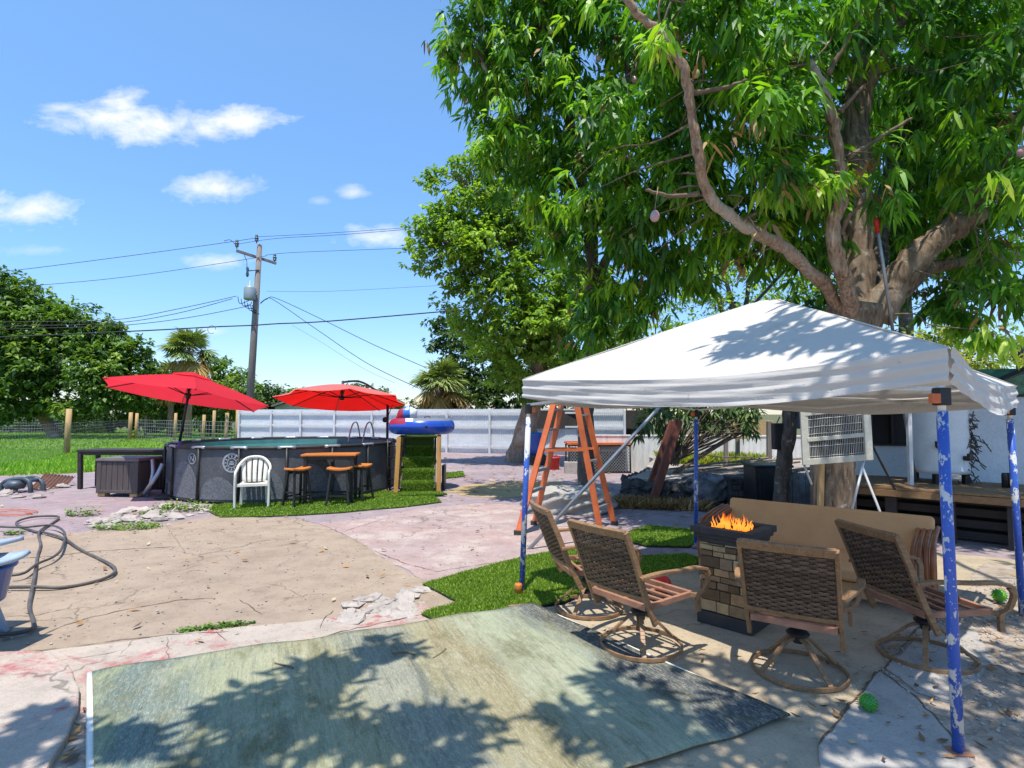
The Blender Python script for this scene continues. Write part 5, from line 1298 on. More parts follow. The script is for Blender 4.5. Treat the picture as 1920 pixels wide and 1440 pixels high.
b = MB(); r0, r1 = P(1858, 722, 7.9), P(1990, 668, 6.6); r0b, r1b = r0 + dn * 3 + Vector((0, 0, .1)), r1 + dn * 3 + Vector((0, 0, .1))
b.add([r0, r1, r1b, r0b, r0 + Vector((0, 0, .06)), r1 + Vector((0, 0, .06)), r1b + Vector((0, 0, .06)), r0b + Vector((0, 0, .06))], [(3, 2, 1, 0), (4, 5, 6, 7), (0, 1, 5, 4), (1, 2, 6, 5), (2, 3, 7, 6), (3, 0, 4, 7)]); b.build('roof', m_black, shed, world=True)
b = MB(); q = P(1640, 768, 9.0); q2 = P(1735, 764, 8.6); b.beam(q, q2, .5, .06); b.build('eave', m_blackwood, shed, world=True)
# water tank
tk = P(1762, 890, 8.35); tank = thing('water_tank', 'white ribbed upright water tank on a dark stand beside the shed', 'water tank', (tk.x, tk.y, DH))
b = MB(); pr = [(0, .14)]
for k in range(22): z = .15 + 1.15 * k / 21; pr.append((.36 + (.008 if k % 3 == 1 else 0), z))
pr += [(.33, 1.36), (.12, 1.42), (0, 1.42)]; b.lathe(pr, 36); b.build('barrel', basic('tank_white', (.74, .76, .75), (.66, .69, .69), 2, .45, 0, .05), tank)
b = MB()
for k in range(4): a = R(45 + 90 * k); b.box((.30 * math.cos(a), .30 * math.sin(a), .07), (.07, .07, .14))
b.build('stand', m_black, tank)
for (a, z) in ((R(-128), .55), (R(-75), .38)):
    b = MB(); d = Vector((math.cos(a), math.sin(a), 0)); b.tube([d * .35 + Vector((0, 0, z)), d * .44 + Vector((0, 0, z))], .035, 10); b.box(d * .44 + Vector((0, 0, z + .03)), (.05, .05, .08)); b.build('valve', m_black, tank)
# dried vine between tank and wall
rg = np.random.default_rng(8); b = MB(); q = P(1818, 905, 8.15); q.z = DH
for k in range(150):
    z = 1.05 * rg.random() ** .8; r = .05 + .16 * max(0, .5 - z); p0 = q + Vector((rg.normal(0, r) + .1 * max(0, .35 - z), rg.normal(0, .06), z)); b.tube([p0, p0 + Vector((rg.normal(.02, .07), rg.normal(0, .04), rg.uniform(-.18, .02)))], .008, 4, False)
tag(b.build('dried_vine', m_darkbark, loc=q), 'dark dried vine hanging between the white tank and the blue wall', 'vine')
for px, in ((1884,), (1893,)):
    q = P(px, 906, 7.75); q.z = DH; b = MB(); b.lathe([(0, 0), (.035, 0), (.035, .17), (.028, .2), (0, .2)], 12); o = b.build('metal_bottle', m_dark); o.location = q; tag(o, 'small dark metal bottle on the deck edge beside the far right pole', 'bottle', 'bottles on the deck')

# framed grille on an easel
g0, g1, g2, g3 = P(1503, 770, 6.9), P(1628, 757, 6.75), P(1634, 862, 6.75), P(1508, 872, 6.9)
gr = thing('framed_grille', 'white framed wire grille panel propped up under the canopy edge', 'grille panel', g3)
bl = lambda u, v: g0.lerp(g1, u).lerp(g3.lerp(g2, u), v)
b = MB()
for (a, c, w) in (((0.03, 0), (.03, 1), .09), ((.965, 0), (.965, 1), .09), ((0, .05), (1, .05), .075), ((0, .95), (1, .95), .075), ((.06, .545), (.94, .545), .05)):
    b.beam(bl(*a), bl(*c), w if a[0] == c[0] else .03, .03 if a[0] == c[0] else w)
b.build('frame', basic('cream_frame', (.62, .60, .50), (.50, .48, .40), 4, .6, 0, .2, 30), gr, world=True, bevel=.004)
b = MB(); e3 = Vector((0, .03, 0)); b.add([bl(.05, .05) + e3, bl(.95, .05) + e3, bl(.95, .95) + e3, bl(.05, .95) + e3], [(0, 1, 2, 3)]); b.build('shade_mesh', m_bark('shade_mesh_cloth', (.03, .024, .02), (.07, .055, .045)), gr, world=True)
b = MB()
for k in range(34): u = .08 + .84 * k / 33; b.tube([bl(u, .07), bl(u + .004 * math.sin(k), .93)], .0036, 4, False)
for k in range(5): v = (.18, .32, .45, .68, .86)[k]; b.tube([bl(.07 + .12 * j, v + .004 * math.sin(j * 2 + k)) + Vector((0, -.005, 0)) for j in range(8)], .003, 4, False)
b.build('wires', basic('pale_wire', (.66, .65, .6), None, 10, .6), gr, world=True)
es = thing('easel_stand', 'thin white and black tripod legs below the grille panel', 'stand', (g2.x, g2.y, 0))
jn = P(1617, 876, 6.8)
for (px, py, Y, up) in ((1596, 962, 6.55, None), (1655, 972, 6.5, None)):
    q = P(px, py, Y); q = jn + (q - jn) * 1.5; q.z = max(q.z, 0); b = MB(); b.tube([P(1622, 855, 6.85), jn, q], .014, 6); b.build('leg', m_whitepaint, es, world=True)
b = MB(); q = P(1640, 850, 6.95); b.tube([P(1634, 832, 6.9), P(1678, 918, 7.1)], .014, 6); b.build('leg', m_black, es, world=True)
b = MB(); b.tube([P(1507, 870, 6.95), P(1522, 908, 7.0)], .014, 6); b.build('leg', m_whitepaint, es, world=True)

# white garden wall, board roof, posts, poles on the terrace
ga, gb = Vector((2.0, 16.8, 0)), Vector((9.6, 16.0, 0)); gw = thing('garden_wall', 'low streaked white garden wall at the back of the terrace', 'wall', ga)
t_ = NT('streaked_white'); s_ = t_.noise(2.5, 6, .7, t_.map((3, 3, .5))); m_gw = t_.end(t_.bsdf(t_.ramp(s_, [(.35, (.68, .67, .63)), (.55, (.55, .54, .50)), (.75, (.36, .36, .35))]), .85))
b = MB(); b.beam(ga + Vector((0, 0, .52)), gb + Vector((0, 0, .52)), .15, 1.04); b.build('wall', m_gw, gw, world=True, bevel=.01)
b = MB(); b.beam(ga + Vector((0, 0, 1.06)), gb + Vector((0, 0, 1.06)), .19, .04); b.build('coping', m_gw, gw, world=True, bevel=.005)
br = thing('plank_screen', 'tan horizontal plank screen above the white garden wall', 'screen', P(1400, 826, 17.4))
b = MB(); a0, a1 = P(1368, 818, 17.2), P(1450, 818, 17.2); a0.z = a1.z = 0
for k in range(5): b.beam(a0 + Vector((0, 0, 1.08 + .095 * k)), a1 + Vector((0, 0, 1.08 + .095 * k)), .03, .088, tone=.5)
b.build('planks', m_post_wood, br, world=True, bevel=.003)
for (px, py0, py1, Y, w) in ((1361, 818, 868, 14, .09), (1383, 820, 862, 14.5, .09), (1442, 790, 870, 13.5, .10)):
    q, t2 = P(px, py1, Y), P(px, py0, Y); q.z = .44; b = MB(); b.beam(q, t2, w, w, up=(0, 1, 0)); tag(b.build('wooden_post', m_grey_wood, loc=q, bevel=.005), {1361: 'left of the two grey posts under the plank lintel', 1383: 'grey post with a small bracket under the lintel end', 1442: 'taller grey post right of the plank screen'}[px], 'post', 'grey posts on the terrace')
b = MB(); b.beam(P(1340, 818, 14.2), P(1397, 821, 14.4), .12, .05); tag(b.build('lintel_board', m_post_wood, loc=P(1340, 818, 14.2), bevel=.004), 'short tan board resting across two grey posts', 'board')
rd = random.Random(31)
for k, (a, c, Y0, Y1) in enumerate([((1290, 848), (1410, 858), 13.5, 13.2), ((1250, 880), (1440, 858), 12.5, 13.0), ((1290, 876), (1450, 862), 12.6, 13.2), ((1310, 884), (1500, 866), 12, 12.6), ((1350, 892), (1560, 872), 11.6, 12), ((1250, 892), (1420, 868), 12, 12.6), ((1410, 880), (1470, 862), 12, 12.2), ((1340, 868), (1540, 858), 13, 13.2), ((1400, 900), (1450, 878), 11.2, 11.6), ((1460, 892), (1560, 880), 11, 11.3)]):
    p0, p1 = P(*a, Y0), P(*c, Y1); b = MB(); mid = p0.lerp(p1, .5) + Vector((0, 0, rd.uniform(-.04, .06))); b.tube(curve([p0, mid, p1], 5), rd.uniform(.014, .026), 6)
    tag(b.build('cut_pole', m_grey_wood if k % 3 else m_twig, loc=p0), ['long thin horizontal bar standing clear above the terrace ground', 'cut pole lying lowest at the left of the pole pile', 'pale cut pole sloping up through the pile on the terrace'][0 if k == 0 else 1 if k == 1 else 2], 'pole', 'cut poles heaped on the terrace')
# retaining wall of dark rocks, grey boulders, dark block
rw = thing('rock_wall', 'low wall of dark rough rocks holding up the terrace', 'rock wall', (2.6, 10.7, 0)); b = MB(); rd = random.Random(15)
pts_ = curve([(3.3, 13.2, 0), (2.6, 11.9, 0), (2.3, 11.1, 0), (2.6, 10.75, 0), (3.0, 10.55, 0), (3.6, 10.45, 0)], 14)
for q in pts_:
    for z in (.0, .13, .26): rock_mb(b, (q.x + rd.uniform(-.05, .05), q.y + rd.uniform(-.06, .06), z), rd.uniform(.10, .2), rd, .75)
b.build('rocks', m_stone_dark, rw, world=True)
def hull_rock(name, c, sx, sy, sz, seed, mat, label, cat):
    def f(u, v):
        a, t = 2 * math.pi * u, math.pi * v * .62; n = 1 + .12 * math.sin(3 * a + seed) + .08 * math.sin(7 * a + 2 * t * 5 + seed) + .06 * math.sin(11 * t + 5 * a)
        st_ = min(1, 1.6 * math.sin(t)); return Vector((sx * n * st_ * math.cos(a), sy * n * st_ * math.sin(a), sz * (.35 + .65 * math.cos(t)) * (1 + .05 * math.sin(9 * a))))
    b = MB(); b.grid(f, 48, 18); o = b.build(name, mat); o.location = c; return tag(o, label, cat)
hull_rock('boulder', (P(1330, 940, 10.4).x, 10.55, .05), .42, .28, .52, 1.0, m_boulder, 'grey blue boulder behind the far left canopy pole', 'boulder')
bb = thing('brick_block', 'dark brick faced block beside the grey boulder', 'block', (P(1400, 940, 10.3).x, 10.3, 0)); b = MB(); rd = random.Random(2)
for r_ in range(5):
    for k in range(5): b.box((-.30 + .15 * k + (.07 if r_ % 2 else 0), -.16 + rd.uniform(-.012, .012), .06 + .11 * r_), (.14, .12, .10))
b.box((0.03, .1, .28), (.7, .4, .55)); b.build('bricks', m_stone_dark, bb, bevel=.006)
q = P(1445, 950, 9.6); b = MB(); b.box((0, 0, .40), (.62, .5, .80)); b.box((0, 0, .82), (.66, .54, .04)); b.box((0, -.255, .4), (.5, .02, .6)); o = b.build('grill_cabinet', m_black, bevel=.015); o.location = (q.x, 9.7, 0); tag(o, 'dark cabinet standing behind the left end of the sofa', 'cabinet')
q = P(1492, 945, 8.8); pl = thing('pallet_panel', 'weathered blue grey picket panel behind the sofa by the trunk', 'panel', (q.x, q.y, 0)); b = MB()
for k in range(5): b.box((-.2 + .1 * k, 0, .4), (.085, .02, .78 - .02 * (k % 2)))
b.build('pickets', basic('blue_grey_paint', (.20, .25, .28), (.11, .13, .14), 6, .8, 0, .3, 30), pl, bevel=.003); b = MB(); b.box((0, .025, .7), (.52, .03, .06)); b.box((0, .025, .15), (.52, .03, .06)); b.build('battens', m_grey_wood, pl)
# speaker hung on the slim trunk
q = P(1457, 818, 8.6); b = MB(); b.box((0, 0, 0), (.13, .12, .40)); b.box((0, -.064, 0), (.11, .012, .37)); b.tube([(0, 0, .2), (.06, .02, .30)], .01, 5); o = b.build('loudspeaker', m_black, bevel=.012); o.location = q; tag(o, 'black loudspeaker hanging beside the slim dark trunk', 'speaker')
q = P(1521, 810, 9.0); b = MB(); b.box((0, 0, 0), (.30, .04, .34)); b.box((0, -.022, 0), (.26, .01, .30)); o = b.build('wall_panel', basic('dark_blue_panel', (.05, .07, .13), None, 4, .4), bevel=.006); o.location = P(1500, 784, 9.0); tag(o, 'dark blue panel hanging between slim trunk and grille', 'panel')
# brown dog kennel, cement block, red bucket etc below the ladder
kn = thing('dog_kennel', 'chain link dog kennel with an orange framed roof behind the ladder', 'kennel', (P(1125, 885, 16).x, 16.5, 0)); kw, kd, kh = 1.75, .9, .80
b = MB()
for (x, y) in ((-kw / 2, -kd / 2), (kw / 2, -kd / 2), (-kw / 2, kd / 2), (kw / 2, kd / 2), (0, -kd / 2)): b.tube([(x, y, 0), (x, y, kh)], .025, 8)
for z in (.04, kh): b.tube([(-kw / 2, -kd / 2, z), (kw / 2, -kd / 2, z), (kw / 2, kd / 2, z), (-kw / 2, kd / 2, z), (-kw / 2, -kd / 2, z)], .022, 8)
b.build('frame', m_dark, kn)
b = MB()
for k in range(-10, 24):
    for sg in (1, -1):
        x0 = -kw / 2 + .08 * k; a, c = Vector((x0, -kd / 2, .04)), Vector((x0 + (kh - .04) * .9, -kd / 2, kh))
        if sg < 0: a, c = Vector((x0 + (kh - .04) * .9, -kd / 2, .04)), Vector((x0, -kd / 2, kh))
        def clip(a, c):
            t0, t1 = 0, 1; dx = c.x - a.x
            for lim, s_ in ((-kw / 2, 1), (kw / 2, -1)):
                fa, fc = (a.x - lim) * s_, (c.x - lim) * s_
                if fa < 0 and fc < 0: return None
                if fa < 0: t0 = max(t0, fa / (fa - fc))
                if fc < 0: t1 = min(t1, fa / (fa - fc))
            return (a.lerp(c, t0), a.lerp(c, t1)) if t1 > t0 else None
        r_ = clip(a, c)
        if r_: b.tube(r_, .007, 4, False)
b.build('mesh', m_gal_wire, kn)
b = MB(); b.beam((-kw / 2 - .05, -kd / 2, kh + .05), (kw / 2 + .05, -kd / 2, kh + .05), .08, .06); b.beam((-kw / 2 - .05, kd / 2, kh + .05), (kw / 2 + .05, kd / 2, kh + .05), .08, .06); b.box((0, 0, kh + .04), (kw, kd - .1, .03)); b.build('roof', m_ladder, kn)
b = MB(); b.box((0, .1, .3), (kw * .9, .5, .58)); b.build('dark_crate', m_blackwood, kn)
q = G(1072, 888); b = MB(); b.box((0, 0, .17), (.42, .25, .34)); o = b.build('concrete_block', m_rub, bevel=.015); o.location = (q.x, q.y, 0); tag(o, 'pale concrete block lying behind the ladder legs', 'block')
q = G(1040, 884); b = MB(); b.lathe([(0, 0), (.17, 0), (.22, .36), (.235, .37), (.21, .37), (.16, .03), (0, .03)], 20); b.tube([(.22, 0, .36), (.0, .1, .5), (-.22, 0, .36)], .008, 5); o = b.build('red_tub', m_red); o.location = (q.x, q.y + .5, 0); tag(o, 'red plastic tub among the clutter behind the ladder', 'tub')
q = G(1006, 872); b = MB(); b.lathe([(0, 0), (.24, 0), (.27, .3), (.26, .62), (.29, .64), (.29, .70), (.12, .74), (0, .74)], 20); o = b.build('blue_drum', m_blueplastic); o.location = (q.x, q.y, .35); tag(o, 'blue plastic drum on a dark stand behind the left canopy pole', 'drum')
b = MB(); b.box((0, 0, .17), (.6, .6, .34)); o = b.build('drum_stand', m_blackwood, bevel=.02); o.location = (q.x, q.y, 0); tag(o, 'dark square stand under the blue drum', 'stand')
hull_rock('grey_tarp_heap', (G(1062, 958).x, 9.9, -.08), .75, .5, .50, 3.0, m_greyslab, 'pale grey cement heap at the foot of the slim tree behind the ladder', 'heap')
# dark eave of a neighbour roof beyond the fence and a grey gable
nb = thing('neighbour_shed', 'low dark brown shed roof beyond the white fence', 'shed', (P(1100, 800, 25).x, 25.5, 0)); b = MB(); b.beam(P(1005, 786, 24.2), P(1215, 786, 23.6), 1.6, .75); b.build('roof', m_blackwood, nb, world=True)
b = MB(); q0, q1 = P(1005, 810, 25.2), P(1215, 810, 24.6); q0.z = q1.z = .7; b.beam(q0, q1, .1, 1.4); b.build('wall', m_dark_wood, nb, world=True)
def gable(name, label, px0, px1, pye, pyr, Y, mw, mr, ridge=.5, depth=7):
    a, c = P(px0, pye, Y), P(px1, pye, Y); z0 = a.z; zr = P(0, pyr, Y).z; w = c.x - a.x
    h = thing(name, label, 'house', ((a.x + c.x) / 2, Y, 0)); b = MB(); b.box((0, depth / 2, z0 / 2), (w * .94, depth, z0)); wl_ = b.build('wall', mw, h)
    x = w * (ridge - .5); b = MB()
    for (x0, x1) in ((-w / 2, x), (w / 2, x)):
        v = [Vector((x0, -.4, z0)), Vector((x0, depth + .4, z0)), Vector((x1, depth + .4, zr)), Vector((x1, -.4, zr))]; up = Vector((0, 0, .15)); b.add(v + [p + up for p in v], [(0, 1, 2, 3), (7, 6, 5, 4), (0, 3, 7, 4), (1, 0, 4, 5), (3, 2, 6, 7)])
    b.build('roof', mr, h); b = MB(); b.add([Vector((-w * .47, 0, z0)), Vector((w * .47, 0, z0)), Vector((x, 0, zr))], [(0, 1, 2)]); b.build('gable_wall', mw, h)
    b = MB(); b.box((-w * .15, -.04, z0 * .55), (w * .2, .08, z0 * .35)); b.build('window', m_glass, h); return h
m_roofgrey = basic('roof_shingle', (.22, .22, .22), (.15, .15, .15), 3, .9, 0, .5, 12)
m_stucco = basic('pale_stucco', (.60, .55, .44), (.5, .46, .38), 2, .9)
gable('neighbour_house', 'grey roofed house showing above the white fence behind the scarlet umbrella', 512, 640, 763, 738, 48, m_stucco, m_roofgrey, .6)
gable('neighbour_house', 'small house with a blue grey roof under the big tree at far left', 34, 108, 776, 757, 62, m_stucco, basic('blue_roof', (.13, .18, .26), (.10, .14, .2), 3, .8), .55)
hg = thing('clipped_hedge', 'dark clipped rounded hedge block at the back of the lawn', 'hedge', G(168, 813)); 
# ================================================================ trees
def leaves_mesh(name, mat, parent, Pn, D, Nn, L, Wd, T, droop, long=True):
    """Pn,D,Nn (n,3) arrays; one leaf each: long = 6 vertices bent along its length, else a folded diamond"""
    n = len(Pn); S = np.cross(D, Nn); S /= np.linalg.norm(S, axis=1, keepdims=True) + 1e-9
    Nn = np.cross(S, D); L = L[:, None]; Wd = Wd[:, None]; dz = np.array([0, 0, -1.0])[None]
    if long:
        V = np.empty((n, 6, 3)); b1 = Pn + D * L * .33 + dz * L * droop * .08; b2 = Pn + D * L * .7 + dz * L * droop * .30
        V[:, 0] = Pn; V[:, 1] = b1 - S * Wd * .5 + Nn * Wd * .12; V[:, 2] = b1 + S * Wd * .5 + Nn * Wd * .12
        V[:, 3] = b2 - S * Wd * .38 + Nn * Wd * .1; V[:, 4] = b2 + S * Wd * .38 + Nn * Wd * .1; V[:, 5] = Pn + D * L + dz * L * droop * .6
        i = np.arange(n)[:, None] * 6
        tri = np.concatenate([i + np.array([[0, 2, 1]]), i + np.array([[3, 4, 5]])]); quad = i + np.array([[1, 2, 4, 3]])
        return npmesh(name, V.reshape(-1, 3), [tri, quad], mat, parent, np.repeat(T, 6))
    V = np.empty((n, 4, 3)); m = Pn + D * L * .5
    V[:, 0] = Pn; V[:, 1] = m - S * Wd * .5 + Nn * Wd * .15; V[:, 2] = Pn + D * L + dz * L * droop * .4; V[:, 3] = m + S * Wd * .5 + Nn * Wd * .15
    i = np.arange(n)[:, None] * 4
    return npmesh(name, V.reshape(-1, 3), [i + np.array([[0, 3, 2, 1]])], mat, parent, np.repeat(T, 4))
def unit(a): return a / (np.linalg.norm(a, axis=1, keepdims=True) + 1e-9)
def crown(name, mat, root, blobs, clumps, clusters, per, L, Wd, seed, droop=.6, down=.5, long=True, tbias=0., csize=.3, vert=.8, outward=.6, prune=None):
    """blobs [(x,y,z,r)], clumps per m2-ish blob, clusters per clump, leaves per cluster. Returns clump centres."""
    rg = np.random.default_rng(seed); org = np.array(root.location)
    C, O, TT = [], [], []; cents = []
    for (x, y, z, r) in blobs:
        k = max(3, int(clumps * r * r))
        d = unit(rg.normal(size=(k, 3))); d[:, 2] *= vert; rr = r * (.35 + .65 * rg.random(k) ** .45)
        cc = np.array([x, y, z]) + d * rr[:, None]; cents += [tuple(q) + (r,) for q in cc]
        m = clusters; cs = csize * r ** .5
        pts = (cc[:, None] + rg.normal(size=(k, m, 3)) * cs * np.array([1, 1, .6])).reshape(-1, 3)
        ow = unit(np.repeat(d, m, 0) + rg.normal(size=(k * m, 3)) * .5)
        tn = np.repeat(rg.beta(1.2, 1.5, k), m) * .72 + rg.random(k * m) * .3 - .02
        C.append(pts); O.append(ow); TT.append(tn)
    C, O, TT = np.concatenate(C), np.concatenate(O), np.concatenate(TT)
    if prune is not None:                                            # bare wood: no shoots on the open side of these limbs
        ok = np.ones(len(C), bool)
        for q in prune: ok &= ~((np.abs(C[:, 0] - q[0]) < .30) & (np.abs(C[:, 2] - q[2]) < .34) & (C[:, 1] < q[1] + .05) & (C[:, 1] > q[1] - 1.8))
        C, O, TT = C[ok], O[ok], TT[ok]
    n = len(C); Pn = np.repeat(C, per, 0); Oo = np.repeat(O, per, 0); T = np.repeat(TT, per)
    hz_ = rg.normal(size=(n * per, 3)); hz_[:, 2] *= .5
    D = unit(unit(hz_) + Oo * outward + np.array([0, 0, -down])); N0 = unit(np.array([0, 0, 1.0]) + rg.normal(size=(n * per, 3)) * .35 + Oo * .3)
    Pn = Pn + D * (L * .12) + rg.normal(size=(n * per, 3)) * L * .12
    T = np.clip(T + rg.normal(size=n * per) * .12 + tbias, 0, 1)
    leaves_mesh(name, mat, root, Pn - org, D, N0, L * rg.uniform(.6, 1.2, n * per), Wd * rg.uniform(.7, 1.2, n * per), T, droop, long)
    return cents
def limb(b, pts, r0, r1, n=10, wob=.03, seed=0, k=6):
    rd = random.Random(seed); q = curve(pts, k)
    q = [p + Vector((rd.uniform(-wob, wob), rd.uniform(-wob, wob), rd.uniform(-wob, wob))) * (0 if i in (0,) else 1) for i, p in enumerate(q)]
    m = len(q); b.tube(q, [(r0 + (r1 - r0) * i / (m - 1)) * rd.uniform(.88, 1.12) for i in range(m)], n); return q
def twigs(root, name, mat, cents, skel, seed, r=.012, frac=.5, kink=.15):
    rd = random.Random(seed); b = MB(); sk = [Vector(s) for s in skel]
    for c in cents:
        if rd.random() > frac * .6: continue
        c = Vector(c[:3]); s = min(sk, key=lambda p: (p - c).length_squared); mid = s.lerp(c, .55) + Vector((rd.uniform(-1, 1), rd.uniform(-1, 1), rd.uniform(-.2, 1))) * kink
        q_ = curve([s, s.lerp(c, .3) + Vector((rd.uniform(-1, 1), rd.uniform(-1, 1), rd.uniform(.2, 1))) * kink, mid, c], 3); b.tube(q_, [r * (1.5 - 1.1 * i / (len(q_) - 1)) for i in range(len(q_))], 5, False)
    b.build(name, mat, root, world=True)
def blob(px, py, Y, r): p = P(px, py, Y); return (p.x, p.y, p.z, r)

# ---- big mango right of centre
base = P(1562, 955, 7.9); base.z = 0
mt = thing('mango_tree', 'huge mango tree with spreading limbs rising behind the canopy tent', 'tree', base)
fork = P(1605, 570, 7.7)
b = MB(); sk = []
b.tube(curve([base + Vector((-.02, 0, -.05)), base + Vector((0, 0, .3)), P(1562, 800, 7.85), P(1585, 680, 7.8), fork], 6), [.36, .33, .29, .285, .28, .28, .28, .28, .28, .28, .28, .28, .28, .29, .29, .29, .30, .31, .32, .33, .34, .35, .36, .36, .36], 18)
b.build('trunk', m_mangobark, mt, world=True)
b = MB(); s_limb = limb(b, [P(1590, 590, 7.6), P(1530, 520, 7.4), P(1475, 468, 7.2), P(1400, 425, 6.95), P(1335, 372, 6.75), P(1310, 300, 6.6), P(1297, 215, 6.5), P(1283, 130, 6.4), P(1250, 75, 6.3), P(1195, 25, 6.2), P(1130, -60, 6.1), P(1060, -160, 5.6)], .088, .032, 12, .02, 1); sk += s_limb; b.build('limb', m_limb, mt, world=True)
b = MB(); s_limb2 = limb(b, [P(1598, 590, 7.5), P(1580, 510, 7.2), P(1560, 440, 7.1), P(1578, 370, 7.0), P(1572, 290, 6.95), P(1560, 210, 6.9), P(1535, 150, 6.85), P(1520, 118, 6.8)], .105, .045, 12, .02, 2); sk += s_limb2; b.build('limb', m_limb, mt, world=True)
b = MB(); sk += limb(b, [P(1612, 590, 7.9), P(1608, 450, 8.0), P(1606, 320, 8.1), P(1606, 190, 8.2), P(1625, 60, 8.3), P(1650, -120, 8.4), P(1640, -300, 8.0)], .24, .13, 14, .02, 3); b.build('limb', m_mangobark, mt, world=True)
b = MB(); sk += limb(b, [P(1640, 600, 7.7), P(1680, 530, 7.6), P(1730, 470, 7.5), P(1790, 425, 7.4), P(1832, 398, 7.35)], .21, .15, 14, .015, 4); b.build('cut_limb', m_mangobark, mt, world=True)
b = MB(); sk += limb(b, [P(1660, 580, 8.0), P(1740, 505, 8.3), P(1820, 490, 8.6), P(1930, 480, 9)], .12, .07, 10, .02, 5); b.build('limb', m_mangobark, mt, world=True)
b = MB(); sk += limb(b, [P(1606, 220, 8.2), P(1640, 130, 8.0), P(1700, 20, 7.7), P(1760, -120, 7.2)], .11, .06, 10, .02, 6); b.build('limb', m_mangobark, mt, world=True)
b = MB(); sk += limb(b, [P(1640, 560, 8.1), P(1660, 380, 8.8), P(1700, 190, 9.2), P(1770, 20, 9.4)], .13, .06, 10, .02, 7); b.build('limb', m_darkbark, mt, world=True)
b = MB(); sk += limb(b, [P(1650, -120, 8.4), Vector((4.3, 6.4, 8.4)), Vector((3.5, 4.2, 7.9)), Vector((2.6, 2.1, 7.0)), Vector((.9, 1.3, 6.1))], .06, .014, 8, .03, 8); b.build('limb', m_mangobark, mt, world=True)
b = MB(); sk += limb(b, [P(1680, -100, 8.4), Vector((5.0, 5.6, 8.2)), Vector((4.4, 3.2, 7.4)), Vector((3.8, 1.6, 6.4))], .07, .014, 8, .03, 9); b.build('limb', m_mangobark, mt, world=True)
for (a, c, d) in ((P(1588, 297, 6.95), P(1640, 265, 6.9), P(1708, 222, 6.85)), (P(1575, 210, 6.9), P(1598, 185, 6.85), P(1622, 158, 6.8)), (P(1310, 362, 6.75), P(1260, 368, 6.7), P(1210, 356, 6.65)), (P(1578, 440, 7.1), P(1590, 410, 7.0), P(1625, 375, 6.9)), (P(1552, 140, 6.85), P(1590, 75, 6.8), P(1612, 40, 6.75)), (P(1290, 175, 6.5), P(1360, 165, 6.3), P(1400, 150, 6.2))):
    b = MB(); limb(b, [a, c, d], .035, .016, 8, .008, 3); b.build('dead_branch', m_twig, mt, world=True)
mb_ = [blob(1345, 260, 6.2, .12), blob(1270, 80, 5.8, .25), blob(1430, 430, 6.6, .18), blob(1575, 330, 6.6, .2), blob(1370, 60, 7.6, 1.25), blob(1500, 40, 8.2, 1.3), blob(1440, 150, 6.9, .8), blob(1370, 240, 7.3, .9), blob(1340, 330, 7.6, .75), blob(1430, 300, 6.3, .50), blob(1420, 225, 6.3, .42), blob(1400, 440, 7.6, .45), blob(1480, 450, 8.0, .5), blob(1340, 470, 8.2, .5), blob(1520, 420, 8.2, .5), blob(1500, 330, 7.4, .65), blob(1470, 380, 7.6, .7),
       blob(1250, 420, 8.4, .9), blob(1180, 330, 8.2, 1.0), blob(1230, 200, 8.2, 1.2), blob(1290, 500, 8.6, .55), blob(1420, 360, 6.6, .45), blob(1540, 270, 8.9, .9), blob(1640, 330, 6.7, .35), blob(1620, 300, 6.9, .3),
       blob(1660, 150, 9.3, 1.3), blob(1760, 60, 8.6, 1.5), blob(1850, 30, 7.6, 1.3), blob(1880, 180, 7.0, .95), blob(1800, 190, 9.4, 1.2), blob(1740, 330, 9.6, 1.1), blob(1830, 300, 8.0, .9), blob(1890, 330, 6.6, .7), blob(1860, 440, 8.2, .8), blob(1760, 400, 9.6, .8),
       blob(1900, 500, 7.4, .6), blob(1870, 580, 6.6, .35), blob(1780, 530, 9.8, .7), blob(1680, 400, 9.8, .7), blob(1550, 430, 9.4, .6), blob(1420, 440, 8.6, .4), blob(1610, 20, 6.6, .35), blob(1560, 60, 7.6, .5), blob(1290, 40, 6.9, .8), blob(1710, 470, 10, .7), blob(1600, 480, 10, .6), blob(1640, 540, 10.4, .6), blob(1820, 600, 8.4, .3)]
c1 = crown('crown', m_mango, mt, mb_, 18, 7, 9, .235, .058, 101, .8, .55, True, -.03, .20, prune=s_limb + s_limb2[:28])
up_ = [(3.6, 8.0, 9.0, 1.8), (5.4, 7.4, 9.2, 2.0), (2.2, 7.6, 8.4, 1.4), (6.8, 6.2, 8.4, 1.7), (4.8, 4.6, 8.0, 1.2), (5.6, 3.2, 7.2, 1.3), (4.2, 1.9, 6.6, 1.0), (5.6, 1.4, 6.0, 1.2), (6.6, 4.4, 6.4, 1.1), (3.0, 1.2, 6.2, .6), (2.95, 3.15, 6.9, .62), (2.35, 2.7, 6.6, .42)]
c2 = crown('upper_crown', m_mango, mt, up_, 3.6, 6, 8, .25, .06, 102, .8, .5, True, 0., .26)
def shade(px, py, z, r_, g=0.0):                                     # a leafy spray that the sun throws onto that patch of ground
    q = G(px, py, g); k = z - g; return (q.x + SUN_DIR.x / SUN_DIR.z * k, q.y + SUN_DIR.y / SUN_DIR.z * k, z, r_)
